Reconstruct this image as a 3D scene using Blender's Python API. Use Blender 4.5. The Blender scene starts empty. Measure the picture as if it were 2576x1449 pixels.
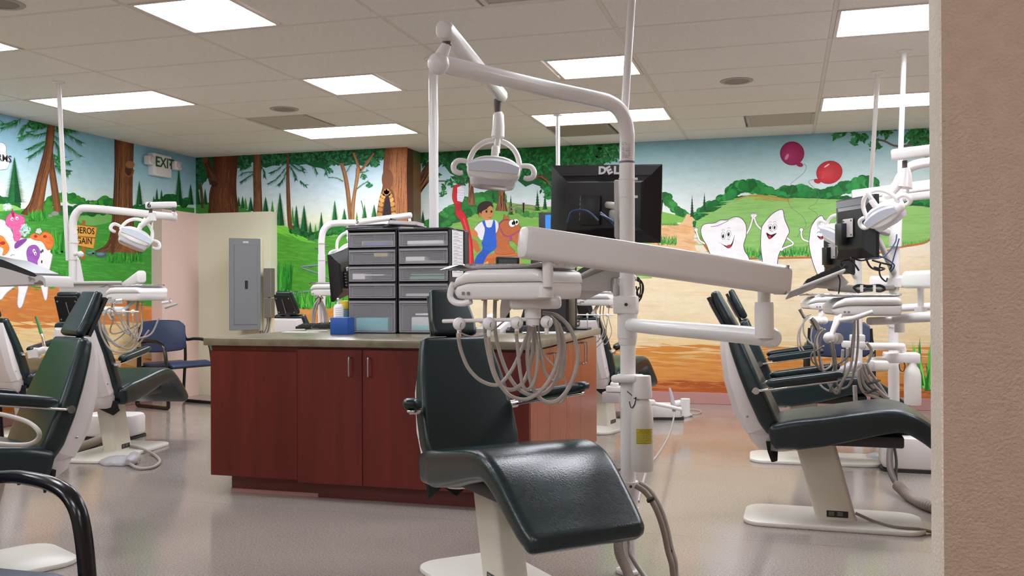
# Children's dental clinic, treatment bay with painted forest mural.
import bpy, bmesh, math, random
import numpy as np
from mathutils import Vector, Matrix

random.seed(7)
rng = np.random.default_rng(7)
SC = bpy.context.scene
COL = SC.collection

# ------------------------------------------------------------------ camera
H = 1.145                      # camera height
CEIL = H + 1.54                # ceiling height
FPX, CX, CY = 2350.0, 1288.0, 724.5
YAW, PITCH, ROLL = -0.28463443, 0.00364174, -0.00363788


def _axes():
    r = np.array([math.cos(YAW), -math.sin(YAW), 0.0])
    f = np.array([math.sin(YAW), math.cos(YAW), 0.0])
    u = np.array([0, 0, 1.0])
    f2 = f * math.cos(PITCH) + u * math.sin(PITCH)
    u2 = -f * math.sin(PITCH) + u * math.cos(PITCH)
    r3 = r * math.cos(ROLL) + u2 * math.sin(ROLL)
    u3 = -r * math.sin(ROLL) + u2 * math.cos(ROLL)
    return r3, u3, f2


AR, AU, AF = _axes()
CAM = np.array([0, 0, H])
cd = bpy.data.cameras.new('camera')
cam = bpy.data.objects.new('camera', cd)
COL.objects.link(cam)
cam.matrix_world = Matrix(((AR[0], AU[0], -AF[0], 0), (AR[1], AU[1], -AF[1], 0), (AR[2], AU[2], -AF[2], H), (0, 0, 0, 1)))
cd.sensor_width = 36.0
cd.lens = FPX / 2576 * 36.0
cd.clip_start = 0.05
SC.camera = cam

# ------------------------------------------------------------------ world, exposure, ceiling light strength
wd = bpy.data.worlds.new('world')
SC.world = wd
wd.use_nodes = True
wd.node_tree.nodes['Background'].inputs[0].default_value = (0.9, 0.86, 0.84, 1)
wd.node_tree.nodes['Background'].inputs[1].default_value = 0.05
SC.view_settings.view_transform = 'Standard'
SC.view_settings.look = 'None'
SC.view_settings.gamma = 1
SC.view_settings.use_curve_mapping = False
SC.view_settings.exposure = 0.0
LIGHT = 23.0                   # emission of the fluorescent diffusers


# ------------------------------------------------------------------ measuring from the photograph
def ray(x, y):
    return AR * ((x - CX) / FPX) - AU * ((y - CY) / FPX) + AF


def P(x, y, w):                # point at viewing depth w metres
    return Vector(CAM + ray(x, y) * w)


def PZ(x, y, z):               # point on a horizontal plane
    d = ray(x, y)
    return Vector(CAM + d * ((z - H) / d[2]))


def PY(x, y, Y):
    d = ray(x, y)
    return Vector(CAM + d * (Y / d[1]))


def PX(x, y, X):
    d = ray(x, y)
    return Vector(CAM + d * (X / d[0]))


# ------------------------------------------------------------------ materials
def s2l(c):
    return c / 12.92 if c <= 0.04045 else ((c + 0.055) / 1.055) ** 2.4


def hexc(h):
    h = h.lstrip('#')
    return tuple(s2l(int(h[i:i + 2], 16) / 255) for i in (0, 2, 4))


MATS = {}


def mat(name, col, rough=0.5, metal=0.0, var=0.0, vscale=8.0, bump=0.0, bscale=60.0, spec=0.5, emit=None, estr=1.0,
        trans=0.0, alpha=1.0, coat=0.0, stretch=None, col2=None, rvar=0.0):
    if name in MATS:
        return MATS[name]
    m = bpy.data.materials.new(name)
    m.use_nodes = True
    nt = m.node_tree
    b = nt.nodes['Principled BSDF']
    c = hexc(col) if isinstance(col, str) else col
    b.inputs['Base Color'].default_value = (*c, 1)
    b.inputs['Roughness'].default_value = rough
    b.inputs['Metallic'].default_value = metal
    b.inputs['Specular IOR Level'].default_value = spec
    b.inputs['Coat Weight'].default_value = coat
    b.inputs['Coat Roughness'].default_value = 0.1
    b.inputs['Transmission Weight'].default_value = trans
    b.inputs['Alpha'].default_value = alpha
    if emit:
        b.inputs['Emission Color'].default_value = (*hexc(emit), 1)
        b.inputs['Emission Strength'].default_value = estr
    tc = None
    if var > 0 or bump > 0 or rvar > 0:
        tc = nt.nodes.new('ShaderNodeTexCoord')
        mp = nt.nodes.new('ShaderNodeMapping')
        nt.links.new(tc.outputs['Object'], mp.inputs['Vector'])
        if stretch:
            mp.inputs['Scale'].default_value = stretch
    if var > 0:
        n = nt.nodes.new('ShaderNodeTexNoise')
        n.inputs['Scale'].default_value = vscale
        n.inputs['Detail'].default_value = 5
        nt.links.new(mp.outputs[0], n.inputs['Vector'])
        mx = nt.nodes.new('ShaderNodeMix')
        mx.data_type = 'RGBA'
        c2 = hexc(col2) if col2 else tuple(x * (1 - var) for x in c)
        c1 = c if col2 else tuple(min(1, x * (1 + var)) for x in c)
        mx.inputs[6].default_value = (*c1, 1)
        mx.inputs[7].default_value = (*c2, 1)
        rp = nt.nodes.new('ShaderNodeMapRange')
        rp.inputs['From Min'].default_value = 0.32
        rp.inputs['From Max'].default_value = 0.68
        nt.links.new(n.outputs['Fac'], rp.inputs['Value'])
        nt.links.new(rp.outputs[0], mx.inputs[0])
        nt.links.new(mx.outputs[2], b.inputs['Base Color'])
    if rvar > 0:
        n = nt.nodes.new('ShaderNodeTexNoise')
        n.inputs['Scale'].default_value = vscale
        nt.links.new(mp.outputs[0], n.inputs['Vector'])
        rp = nt.nodes.new('ShaderNodeMapRange')
        rp.inputs['To Min'].default_value = max(0, rough - rvar)
        rp.inputs['To Max'].default_value = rough + rvar
        nt.links.new(n.outputs['Fac'], rp.inputs['Value'])
        nt.links.new(rp.outputs[0], b.inputs['Roughness'])
    if bump > 0:
        n = nt.nodes.new('ShaderNodeTexNoise')
        n.inputs['Scale'].default_value = bscale
        n.inputs['Detail'].default_value = 4
        nt.links.new(mp.outputs[0], n.inputs['Vector'])
        bp = nt.nodes.new('ShaderNodeBump')
        bp.inputs['Strength'].default_value = bump
        bp.inputs['Distance'].default_value = 0.01
        nt.links.new(n.outputs['Fac'], bp.inputs['Height'])
        nt.links.new(bp.outputs[0], b.inputs['Normal'])
    MATS[name] = m
    return m


M_VINYL = mat('green_vinyl', '122225', 0.30, var=0.12, vscale=6, bump=0.05, bscale=220, rvar=0.05)
M_VINYLK = mat('worn_vinyl', '1a282b', 0.24, var=0.14, vscale=14, bump=0.09, bscale=160)
M_WHITE = mat('cream_white_plastic', 'e2ddda', 0.30, var=0.03, vscale=3)
M_WHITE2 = mat('white_plastic_smooth', 'eae6e4', 0.26)
M_ENAM = mat('cream_enamel', 'dad5cb', 0.36, var=0.03, vscale=3)
M_TUBE = mat('white_painted_steel', 'e8e4e3', 0.24, var=0.02, vscale=4)
M_HOSE = mat('grey_beige_hose', 'a69d95', 0.42)
M_HOSE2 = mat('ribbed_hose', '8d8075', 0.5)
M_CHROME = mat('chrome', 'd8d4d0', 0.14, metal=1.0)
M_STEEL = mat('brushed_steel', 'b8b4b0', 0.32, metal=1.0)
M_BLACK = mat('black_plastic', '121114', 0.38)
M_BLACKG = mat('black_gloss', '0c0b0e', 0.14)
M_DKGREY = mat('dark_grey_plastic', '2b2a2d', 0.45)
M_GREY = mat('mid_grey_plastic', '8d8985', 0.5)
M_LGREY = mat('light_grey_plastic', 'b4aeaa', 0.5)
M_BLUEV = mat('blue_vinyl', '24304e', 0.42, var=0.12, vscale=9, bump=0.04, bscale=200)
M_FOIL = mat('crinkled_foil_wrap', 'c9c6c6', 0.24, metal=0.85, bump=0.5, bscale=45)
M_CLEARW = mat('clear_wrap', 'd8d4da', 0.2, trans=0.35, bump=0.6, bscale=40)
M_PAPER = mat('paper', 'dcd7d3', 0.8)
M_INK = mat('ink', '26242a', 0.7)
M_DIM = mat('printed_grey', '77737a', 0.7)


# ------------------------------------------------------------------ geometry (V, F) builders
def join(*gs):
    V, F = [], []
    for v, f in gs:
        n = len(V)
        V += list(v)
        F += [tuple(i + n for i in q) for q in f]
    return V, F


def xf(g, M):
    return [M @ Vector(v) for v in g[0]], g[1]


def move(g, x, y, z):
    return xf(g, Matrix.Translation((x, y, z)))


def frame(origin, xdir, zdir=(0, 0, 1)):
    """matrix whose x follows xdir and z stays near zdir"""
    x = Vector(xdir).normalized()
    z = Vector(zdir)
    y = z.cross(x)
    if y.length < 1e-6:
        y = Vector((0, 1, 0)).cross(x)
    y.normalize()
    z = x.cross(y)
    m = Matrix((x, y, z)).transposed().to_4x4()
    m.translation = Vector(origin)
    return m


def rotz(a, loc=(0, 0, 0)):
    return Matrix.Translation(loc) @ Matrix.Rotation(math.radians(a), 4, 'Z')


def eul(rx, ry, rz, loc=(0, 0, 0)):
    from mathutils import Euler
    return Matrix.Translation(loc) @ Euler((math.radians(rx), math.radians(ry), math.radians(rz))).to_matrix().to_4x4()


def box(x0, x1, y0, y1, z0, z1, bev=0.0, seg=2):
    bm = bmesh.new()
    bmesh.ops.create_cube(bm, size=1)
    for v in bm.verts:
        v.co = Vector(((x0 + x1) / 2 + v.co.x * (x1 - x0), (y0 + y1) / 2 + v.co.y * (y1 - y0), (z0 + z1) / 2 + v.co.z * (z1 - z0)))
    if bev > 0:
        bev = min(bev, 0.49 * min(abs(x1 - x0), abs(y1 - y0), abs(z1 - z0)))
        bmesh.ops.bevel(bm, geom=bm.edges[:], offset=bev, segments=seg, affect='EDGES', profile=0.5)
    bm.verts.index_update()
    g = [v.co.copy() for v in bm.verts], [tuple(v.index for v in f.verts) for f in bm.faces]
    bm.free()
    return g


def loft(rings, cap=True, closed=True):
    n = len(rings[0])
    V = [Vector(p) for r in rings for p in r]
    F = []
    for i in range(len(rings) - 1):
        for j in range(n if closed else n - 1):
            k = (j + 1) % n
            F.append((i * n + j, i * n + k, (i + 1) * n + k, (i + 1) * n + j))
    if cap:
        F.append(tuple(range(n - 1, -1, -1)))
        F.append(tuple((len(rings) - 1) * n + j for j in range(n)))
    return V, F


def cat(pts, n=6, closed=False):
    """Catmull-Rom smoothing"""
    pts = [Vector(p) for p in pts]
    out = []
    m = len(pts)
    rngs = range(m if closed else m - 1)
    for i in rngs:
        if closed:
            a, b, c, d = pts[i - 1], pts[i], pts[(i + 1) % m], pts[(i + 2) % m]
        else:
            b, c = pts[i], pts[i + 1]
            a = pts[i - 1] if i > 0 else b * 2 - c
            d = pts[i + 2] if i + 2 < m else c * 2 - b
        for k in range(n):
            t = k / n
            out.append(0.5 * ((2 * b) + (c - a) * t + (2 * a - 5 * b + 4 * c - d) * t * t + (3 * b - a - 3 * c + d) * t ** 3))
    if not closed:
        out.append(pts[-1])
    return out


def tube(pts, r, seg=12, smooth=6, closed=False, flat=None):
    pts = [Vector(p) for p in pts]
    if smooth:
        rr = r if not isinstance(r, (list, tuple)) else None
        npts = cat(pts, smooth, closed)
        if rr is None:
            q = []
            for i in range(len(npts)):
                t = i / smooth
                a = min(int(t), len(r) - 1)
                b = min(a + 1, len(r) - 1)
                q.append(r[a] + (r[b] - r[a]) * (t - a))
            r = q
        pts = npts
    n = len(pts)
    R = r if isinstance(r, (list, tuple)) else [r] * n
    rings = []
    up = None
    for i in range(n):
        if closed:
            t = pts[(i + 1) % n] - pts[i - 1]
        else:
            t = pts[min(i + 1, n - 1)] - pts[max(i - 1, 0)]
        if t.length < 1e-9:
            t = Vector((0, 0, 1))
        t.normalize()
        if up is None:
            up = t.cross(Vector((0, 0, 1)))
            if up.length < 0.1:
                up = t.cross(Vector((0, 1, 0)))
        up = up - t * up.dot(t)
        if up.length < 1e-6:
            up = t.orthogonal()
        up.normalize()
        s = t.cross(up)
        ring = []
        for k in range(seg):
            a = 2 * math.pi * k / seg
            fx, fy = (1, 1) if flat is None else flat
            ring.append(pts[i] + up * (math.cos(a) * R[i] * fx) + s * (math.sin(a) * R[i] * fy))
        rings.append(ring)
    if closed:
        rings.append(rings[0])
        return loft(rings, cap=False)
    return loft(rings)


def lathe(prof, seg=20, M=None):
    """prof: (radius, z) along the z axis"""
    rings = [[Vector((max(r, 1e-4) * math.cos(2 * math.pi * k / seg), max(r, 1e-4) * math.sin(2 * math.pi * k / seg), z)) for k in range(seg)] for r, z in prof]
    g = loft(rings)
    return xf(g, M) if M else g


def ball(c, r, seg=14, rings=8, sq=(1, 1, 1)):
    g = lathe([(r * math.sin(math.pi * i / rings), -r * math.cos(math.pi * i / rings)) for i in range(rings + 1)], seg)
    return [Vector((v.x * sq[0], v.y * sq[1], v.z * sq[2])) + Vector(c) for v in g[0]], g[1]


def rrect(w, h, r, n=4):
    """rounded rectangle outline in 2d, centred"""
    r = min(r, w / 2 - 1e-4, h / 2 - 1e-4)
    out = []
    for cx, cy, a0 in ((w / 2 - r, h / 2 - r, 0), (-w / 2 + r, h / 2 - r, 90), (-w / 2 + r, -h / 2 + r, 180), (w / 2 - r, -h / 2 + r, 270)):
        for k in range(n + 1):
            a = math.radians(a0 + 90 * k / n)
            out.append((cx + r * math.cos(a), cy + r * math.sin(a)))
    return out


def prism(out2d, z0, z1, bev=0.0):
    """extrude a 2d outline along z with a small rounded edge"""
    n = len(out2d)
    cx = sum(p[0] for p in out2d) / n
    cy = sum(p[1] for p in out2d) / n

    def ring(z, s):
        o = []
        for x, y in out2d:
            d = math.hypot(x - cx, y - cy)
            k = max(0.05, (d - s) / d) if d > 1e-6 else 1
            o.append(Vector((cx + (x - cx) * k, cy + (y - cy) * k, z)))
        return o
    if bev > 0:
        sg = 1 if z1 > z0 else -1
        b = bev * sg
        return loft([ring(z0, bev), ring(z0 + b * .3, bev * .3), ring(z0 + b, 0), ring(z1 - b, 0), ring(z1 - b * .3, bev * .3), ring(z1, bev)])
    return loft([ring(z0, 0), ring(z1, 0)])


def cyl(p0, p1, r, seg=16, r2=None):
    return tube([p0, p1], [r, r if r2 is None else r2], seg, smooth=0)


def beam(p0, p1, w, h, bev=0.008, w2=None, h2=None, rn=4, up=(0, 0, 1)):
    """rounded rectangular bar between two points"""
    p0, p1 = Vector(p0), Vector(p1)
    m = frame(p0, p1 - p0, up)
    L = (p1 - p0).length
    w2 = w2 or w
    h2 = h2 or h
    rings = []
    for x, s in ((0, 1), (bev * .3, .35), (bev, 0), (L - bev, 0), (L - bev * .3, .35), (L, 1)):
        t = x / L
        ww, hh = w + (w2 - w) * t - 2 * bev * s * .7, h + (h2 - h) * t - 2 * bev * s * .7
        rings.append([m @ Vector((x, a, b)) for a, b in rrect(ww, hh, bev * 1.5, rn)])
    return loft(rings)


# ------------------------------------------------------------------ objects
WL = {}                        # world position of each parent at build time


def wloc(o):
    v = Vector((0, 0, 0))
    while o:
        v += Vector(o.location)
        o = o.parent
    return v


def obj(name, g, m, parent=None, smooth=35, label=None, kind=None):
    """one mesh object from world coordinates"""
    off = wloc(parent) if parent else Vector((0, 0, 0))
    me = bpy.data.meshes.new(name)
    me.from_pydata([tuple(Vector(v) - off) for v in g[0]], [], g[1])
    me.update()
    ms = m if isinstance(m, (list, tuple)) else [m]
    for x in ms:
        me.materials.append(x)
    if smooth:
        me.shade_smooth()
        me.set_sharp_from_angle(angle=math.radians(smooth))
    o = bpy.data.objects.new(name, me)
    COL.objects.link(o)
    if parent:
        o.parent = parent
    if label:
        o['label'] = label
    if kind:
        o['kind'] = kind
    return o


def fixnormals(o):
    bm = bmesh.new()
    bm.from_mesh(o.data)
    bmesh.ops.recalc_face_normals(bm, faces=bm.faces[:])
    bm.to_mesh(o.data)
    bm.free()


def thing(name, label, cat_, loc=(0, 0, 0), group=None):
    o = bpy.data.objects.new(name, None)
    o.empty_display_size = 0.1
    COL.objects.link(o)
    o.location = loc
    o['label'] = label
    o['category'] = cat_
    if group:
        o['group'] = group
    return o


def tag(o, label, cat_, group=None):
    o['label'] = label
    o['category'] = cat_
    if group:
        o['group'] = group
    return o


def solo(name, g, m, label, cat_, group=None, smooth=35):
    """a thing that is a single mesh; its origin sits at the base"""
    V = [Vector(v) for v in g[0]]
    lo = Vector((sum(v.x for v in V) / len(V), sum(v.y for v in V) / len(V), min(v.z for v in V)))
    o = obj(name, ([v - lo for v in V], g[1]), m, None, smooth)
    o.location = lo
    return tag(o, label, cat_, group)


def kids(o):
    return [c for c in bpy.data.objects if c.parent == o]


def dup(root, loc, rz, label, group=None):
    r = root.copy()
    COL.objects.link(r)
    r.location = loc
    r.rotation_euler = (0, 0, math.radians(rz))
    r['label'] = label
    if group:
        r['group'] = group

    def rec(a, b):
        for ch in kids(a):
            c = ch.copy()
            COL.objects.link(c)
            c.parent = b
            rec(ch, c)
    rec(root, r)
    return r


def struct(name, g, m, parent=None, smooth=0):
    return obj(name, g, m, parent, smooth, kind=None if parent else 'structure')


def text(name, body, size, m, M, parent=None, extrude=0.0006, align='CENTER', shear=0.0, bold=0.0):
    cu = bpy.data.curves.new(name, 'FONT')
    cu.body = body
    cu.size = size
    cu.extrude = extrude
    cu.align_x = align
    cu.align_y = 'CENTER'
    cu.shear = shear
    cu.offset = bold
    cu.resolution_u = 3
    t = bpy.data.objects.new(name + '_tmp', cu)
    COL.objects.link(t)
    dg = bpy.context.evaluated_depsgraph_get()
    me = bpy.data.meshes.new_from_object(t.evaluated_get(dg))
    V = [v.co.copy() for v in me.vertices]
    F = [tuple(p.vertices) for p in me.polygons]
    bpy.data.objects.remove(t)
    bpy.data.meshes.remove(me)
    g = ([M @ v for v in V], F)
    if name is None or parent == 'geo':
        return g
    return obj(name, g, m, parent, smooth=0)
# ================================================================== room shell
XL, YB1, YB2, XJ = -6.44, 9.2, 9.62, -3.86          # left wall, back wall (left part / right part), jog
XR, YF = 3.6, -3.2

M_FLOOR = bpy.data.materials.new('vinyl_floor')
M_FLOOR.use_nodes = True
nt = M_FLOOR.node_tree
b = nt.nodes['Principled BSDF']
tc = nt.nodes.new('ShaderNodeTexCoord')


def _noise(scale, detail=4):
    n = nt.nodes.new('ShaderNodeTexNoise')
    n.inputs['Scale'].default_value = scale
    n.inputs['Detail'].default_value = detail
    nt.links.new(tc.outputs['Object'], n.inputs['Vector'])
    return n


def _ramp(src, a, bb, lo, hi):
    r = nt.nodes.new('ShaderNodeMapRange')
    r.inputs['From Min'].default_value = a
    r.inputs['From Max'].default_value = bb
    r.inputs['To Min'].default_value = lo
    r.inputs['To Max'].default_value = hi
    nt.links.new(src, r.inputs['Value'])
    return r


n1 = _noise(130, 6)
mx = nt.nodes.new('ShaderNodeMix')
mx.data_type = 'RGBA'
mx.inputs[6].default_value = (*hexc('7f756e'), 1)
mx.inputs[7].default_value = (*hexc('a0968e'), 1)
nt.links.new(_ramp(n1.outputs['Fac'], .38, .62, 0, 1).outputs[0], mx.inputs[0])
n2 = _noise(1.1, 3)
mx2 = nt.nodes.new('ShaderNodeMix')
mx2.data_type = 'RGBA'
mx2.inputs[7].default_value = (*hexc('948a80'), 1)
nt.links.new(mx.outputs[2], mx2.inputs[6])
nt.links.new(_ramp(n2.outputs['Fac'], .4, .65, 0, .5).outputs[0], mx2.inputs[0])
nt.links.new(mx2.outputs[2], b.inputs['Base Color'])
nt.links.new(_ramp(_noise(2.2, 3).outputs['Fac'], .3, .7, .10, .19).outputs[0], b.inputs['Roughness'])
b.inputs['Specular IOR Level'].default_value = 0.62
bp = nt.nodes.new('ShaderNodeBump')
bp.inputs['Strength'].default_value = 0.05
bp.inputs['Distance'].default_value = 0.01
nt.links.new(_noise(7, 2).outputs['Fac'], bp.inputs['Height'])
nt.links.new(bp.outputs[0], b.inputs['Normal'])

M_CEIL = mat('mineral_ceiling_tile', 'e6e1dc', 0.9, var=0.05, vscale=90, bump=0.25, bscale=150)
M_RAIL = mat('ceiling_grid_paint', 'd8d0c8', 0.6)
M_PLAIN = mat('beige_wall_paint', 'cdbca8', 0.7, bump=0.15, bscale=120)
M_TAN = mat('tan_textured_paint', 'b99e88', 0.75, bump=0.55, bscale=150, var=0.04, vscale=30)
M_CREAM = mat('cream_textured_paint', 'e0d2c2', 0.7, bump=0.6, bscale=120, var=0.03, vscale=40)
M_PINK = mat('pink_wall_paint', 'e2c4b9', 0.65, bump=0.1, bscale=120)
M_YEL = mat('pale_yellow_wall_paint', 'ded8be', 0.65, bump=0.1, bscale=120)
M_BASE = mat('rose_vinyl_cove_base', 'b0807a', 0.42)

fl = struct('floor', box(XL - .1, XR + .1, YF - .1, YB2 + .1, -0.1, 0), M_FLOOR)
# welded sheet seams: real shallow strips
M_SEAM = mat('floor_seam', '7c716a', 0.2)
for k, yy in enumerate((2.55, 4.42, 6.25, 8.1)):
    struct('floor_seam', box(XL, XR, yy - .0012, yy + .0012, 0.0, 0.0002), M_SEAM, fl)

struct('wall_left', box(XL - .12, XL, YF, YB2 + .12, 0, CEIL + .1), M_PLAIN)
wb = struct('wall_back', join(box(XL - .12, XJ, YB1, YB2 + .12, 0, CEIL + .1), box(XJ, XR + .1, YB2, YB2 + .12, 0, CEIL + .1)), M_PLAIN)
struct('wall_right', box(XR, XR + .12, YF, YB2 + .12, 0, CEIL + .1), M_PLAIN)
struct('wall_front', box(XL - .12, XR + .12, YF - .12, YF, 0, CEIL + .1), M_PLAIN)
# wall end beside the camera, bullnose corners
YW0, YW1 = 1.9, 2.02
xw = PY(2366, 724, YW0).x
pts = [(XR, YW0), (XR, YW1), (xw - .005 + .012, YW1)]
for k in range(5):
    a = math.radians(90 + 90 * k / 4)
    pts.append((xw - .003 + .012 + .012 * math.cos(a), YW1 - .012 + .012 * math.sin(a)))
for k in range(5):
    a = math.radians(180 + 90 * k / 4)
    pts.append((xw + .006 + .006 * math.cos(a), YW0 + .006 + .006 * math.sin(a)))
n = len(pts)
V = [Vector((x, y, z)) for z in (0, CEIL) for x, y in pts]
F = [(i, (i + 1) % n, n + (i + 1) % n, n + i) for i in range(n)]
wp = obj('wall_partition', (V, F), [M_TAN, M_CREAM], None, smooth=40, kind='structure')
for p in wp.data.polygons:
    c = p.center
    if c.x < xw + .0035 and c.y > YW0 + .001:
        p.material_index = 1

# half-height furring in the far left corner
FZ = H + .885
struct('wall_furring_left', box(XL, -6.31, 8.42, YB1, 0, FZ), M_PINK).name = 'wall_furring_left'
struct('wall_furring_back', box(-6.31, -5.40, 9.06, YB1, 0, FZ), M_YEL)

# cove base
bz = .115
struct('baseboard_back', join(box(XJ - .006, XR, YB2 - .008, YB2, 0, bz, .003, 1), box(-5.40, XJ - .006, YB1 - .008, YB1, 0, bz, .003, 1),
                              box(XJ, XJ + .008, YB1, YB2 - .008, 0, bz)), M_BASE)
struct('baseboard_left', box(XL, XL + .008, YF, 8.42, 0, bz, .003, 1), M_BASE)

# ------------------------------------------------------------------ suspended ceiling
cz = CEIL
ce = struct('ceiling', box(XL - .1, XR + .1, YF - .1, YB2 + .1, cz + .03, cz + .09), M_RAIL)
TX, TY = 1.215, 0.61
gx = [0.27 + TX * k for k in range(-6, 4)]
gy = [6.02 + TY * k for k in range(-16, 7)]
for x in gx:
    if XL < x < XR:
        struct('grid_rail', box(x - .012, x + .012, YF, YB2, cz - .001, cz + .03), M_RAIL, ce)
for y in gy:
    if YF < y < YB2:
        struct('grid_rail', box(XL, XR, y - .012, y + .012, cz - .002, cz + .03), M_RAIL, ce)
# fixtures: (ix, iy, half) half: 0 whole 4x2 slot, 1 left half, 2 right half
X0, Y0 = gx[0], gy[0]


def slot(x, y):
    return int(math.floor((x - X0) / TX)), int(math.floor((y - Y0) / TY))


LIGHTS = [
    (-3.1, 4.5, 1, 'square ceiling light cut by the top edge, above the red cabinet front'),
    (-5.1, 4.5, 2, 'square ceiling light of which only a corner shows at the top left'),
    (-5.2, 6.3, 0, 'long ceiling light crossed by the conduit at the far left wall'),
    (-3.1, 6.3, 1, 'square ceiling light directly above the gray round speaker over the island'),
    (-4.0, 8.1, 0, 'long ceiling light touching the gray air grille above the painted forest'),
    (-1.3, 6.3, 2, 'square ceiling light behind the leaning conduit of the center unit'),
    (-1.5, 8.1, 0, 'long ceiling light behind the bend of the center light pole'),
    (0.9, 5.7, 0, 'long ceiling light at the top right corner beside the wall end'),
    (0.9, 8.1, 0, 'long ceiling light above the painted balloons beside the wall end'),
]
HIDDEN_LIGHTS = [(2.1, 6.3, 1), (2.1, 4.5, 1), (-0.3, 4.5, 0), (-3.1, 2.7, 1), (-5.2, 2.7, 0), (0.9, 0.2, 1), (-1.3, 0.2, 2), (2.1, -1.8, 1), (-1.3, -1.8, 2), (-4.0, 0.2, 0), (-4.0, -1.8, 0)]  # unseen; carry on the grid, hall ones added to brighten the wall end
taken = {}
for x, y, h, *_ in LIGHTS + HIDDEN_LIGHTS:
    taken.setdefault(slot(x, y), []).append(h)
GRILLES = [(-4.3, 7.5, 1, 'gray square air grille beside the round ceiling speaker over the island', 'bdb6ad'),
           (-1.9, 8.7, 1, 'soot-stained dark air grille behind the center light pole', '938980'),
           (0.0, 8.7, 2, 'gray square air grille above the pink painted balloon', 'b9b1a8'),
           (-1.2, 4.5, 2, 'plain framed ceiling hatch cut by the top edge of the picture', 'c3b8ac')]
for x, y, h, *_ in GRILLES:
    taken.setdefault(slot(x, y), []).append(h)
tg = box(-TX / 2 + .013, TX / 2 - .013, -TY / 2 + .013, TY / 2 - .013, -.004, .012, .003, 1)
hg = box(-TX / 4 + .010, TX / 4 - .010, -TY / 2 + .013, TY / 2 - .013, -.004, .012, .003, 1)
tile0 = half0 = None
for i in range(len(gx) - 1):
    for j in range(len(gy) - 1):
        xc, yc = gx[i] + TX / 2, gy[j] + TY / 2
        if xc + TX / 2 > XR + .3 or yc - TY / 2 > YB2 or yc + TY / 2 < 2.2 or xc - TX / 2 > 2.2 or xc + TX / 2 < XL - .8:
            continue
        x0, x1 = max(gx[i], XL), gx[i] + TX
        t = taken.get((i, j))
        if xc - TX / 2 < XL:
            obj('ceiling_tile', box(XL, gx[i + 1] - .013, gy[j] + .013, min(gy[j + 1], YB2) - .013, cz - .004, cz + .012, .003, 1), M_CEIL, ce, 0)
            continue
        if gy[j + 1] > YB2:
            obj('ceiling_tile', box(gx[i] + .013, gx[i + 1] - .013, gy[j] + .013, YB2, cz - .004, cz + .012, .003, 1), M_CEIL, ce, 0)
            continue
        if t is None:
            if tile0 is None:
                tile0 = obj('ceiling_tile', tg, M_CEIL, None, 0)
                o = tile0
            else:
                o = tile0.copy()
                COL.objects.link(o)
            o.parent = ce
            o.location = (xc, yc, cz)
            continue
        if 0 in t:
            continue
        for hh in (1, 2):
            if hh in t:
                continue
            if half0 is None:
                half0 = obj('ceiling_tile', hg, M_CEIL, None, 0)
                o = half0
            else:
                o = half0.copy()
                COL.objects.link(o)
            o.parent = ce
            o.location = (xc + (-TX / 4 if hh == 1 else TX / 4), yc, cz)

M_DIFF = mat('lit_diffuser', 'ffffff', 0.6, emit='f3f6ff', estr=LIGHT)
M_LFRAME = mat('light_frame', 'd8d0cc', 0.5)


def ceiling_light(x, y, half, label):
    i, j = slot(x, y)
    x0, x1, y0, y1 = gx[i] + .014, gx[i + 1] - .014, gy[j] + .014, gy[j + 1] - .014
    if half == 1:
        x1 = gx[i] + TX / 2 - .01
    if half == 2:
        x0 = gx[i] + TX / 2 + .01
    t = thing('ceiling_light', label, 'ceiling light', ((x0 + x1) / 2, (y0 + y1) / 2, cz))
    w = .022
    fr = join(box(x0, x1, y0, y0 + w, cz - .006, cz + .02, .002, 1), box(x0, x1, y1 - w, y1, cz - .006, cz + .02, .002, 1),
              box(x0, x0 + w, y0 + w, y1 - w, cz - .006, cz + .02, .002, 1), box(x1 - w, x1, y0 + w, y1 - w, cz - .006, cz + .02, .002, 1))
    obj('frame', fr, M_LFRAME, t, 0)
    obj('diffuser', box(x0 + w, x1 - w, y0 + w, y1 - w, cz - .001, cz + .012), M_DIFF, t, 0)


for L in LIGHTS:
    ceiling_light(*L)
HID = ['square ceiling light over the right-hand bay, behind the wall end', 'square ceiling light over the right-hand chairs, nearer than the wall end',
       'long ceiling light just above the top edge, over the center chair', 'square ceiling light above the near left chair', 'long ceiling light above the near left wall',
       'unseen square ceiling light added over the hall beside the wall end', 'unseen square ceiling light added over the hall entrance', 'unseen square ceiling light added at the hall corner',
       'unseen square ceiling light added at the hall back', 'unseen long ceiling light added at the left hall side', 'unseen long ceiling light added at the left hall back']
for (x, y, h), lb in zip(HIDDEN_LIGHTS, HID):
    ceiling_light(x, y, h, lb)

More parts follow.
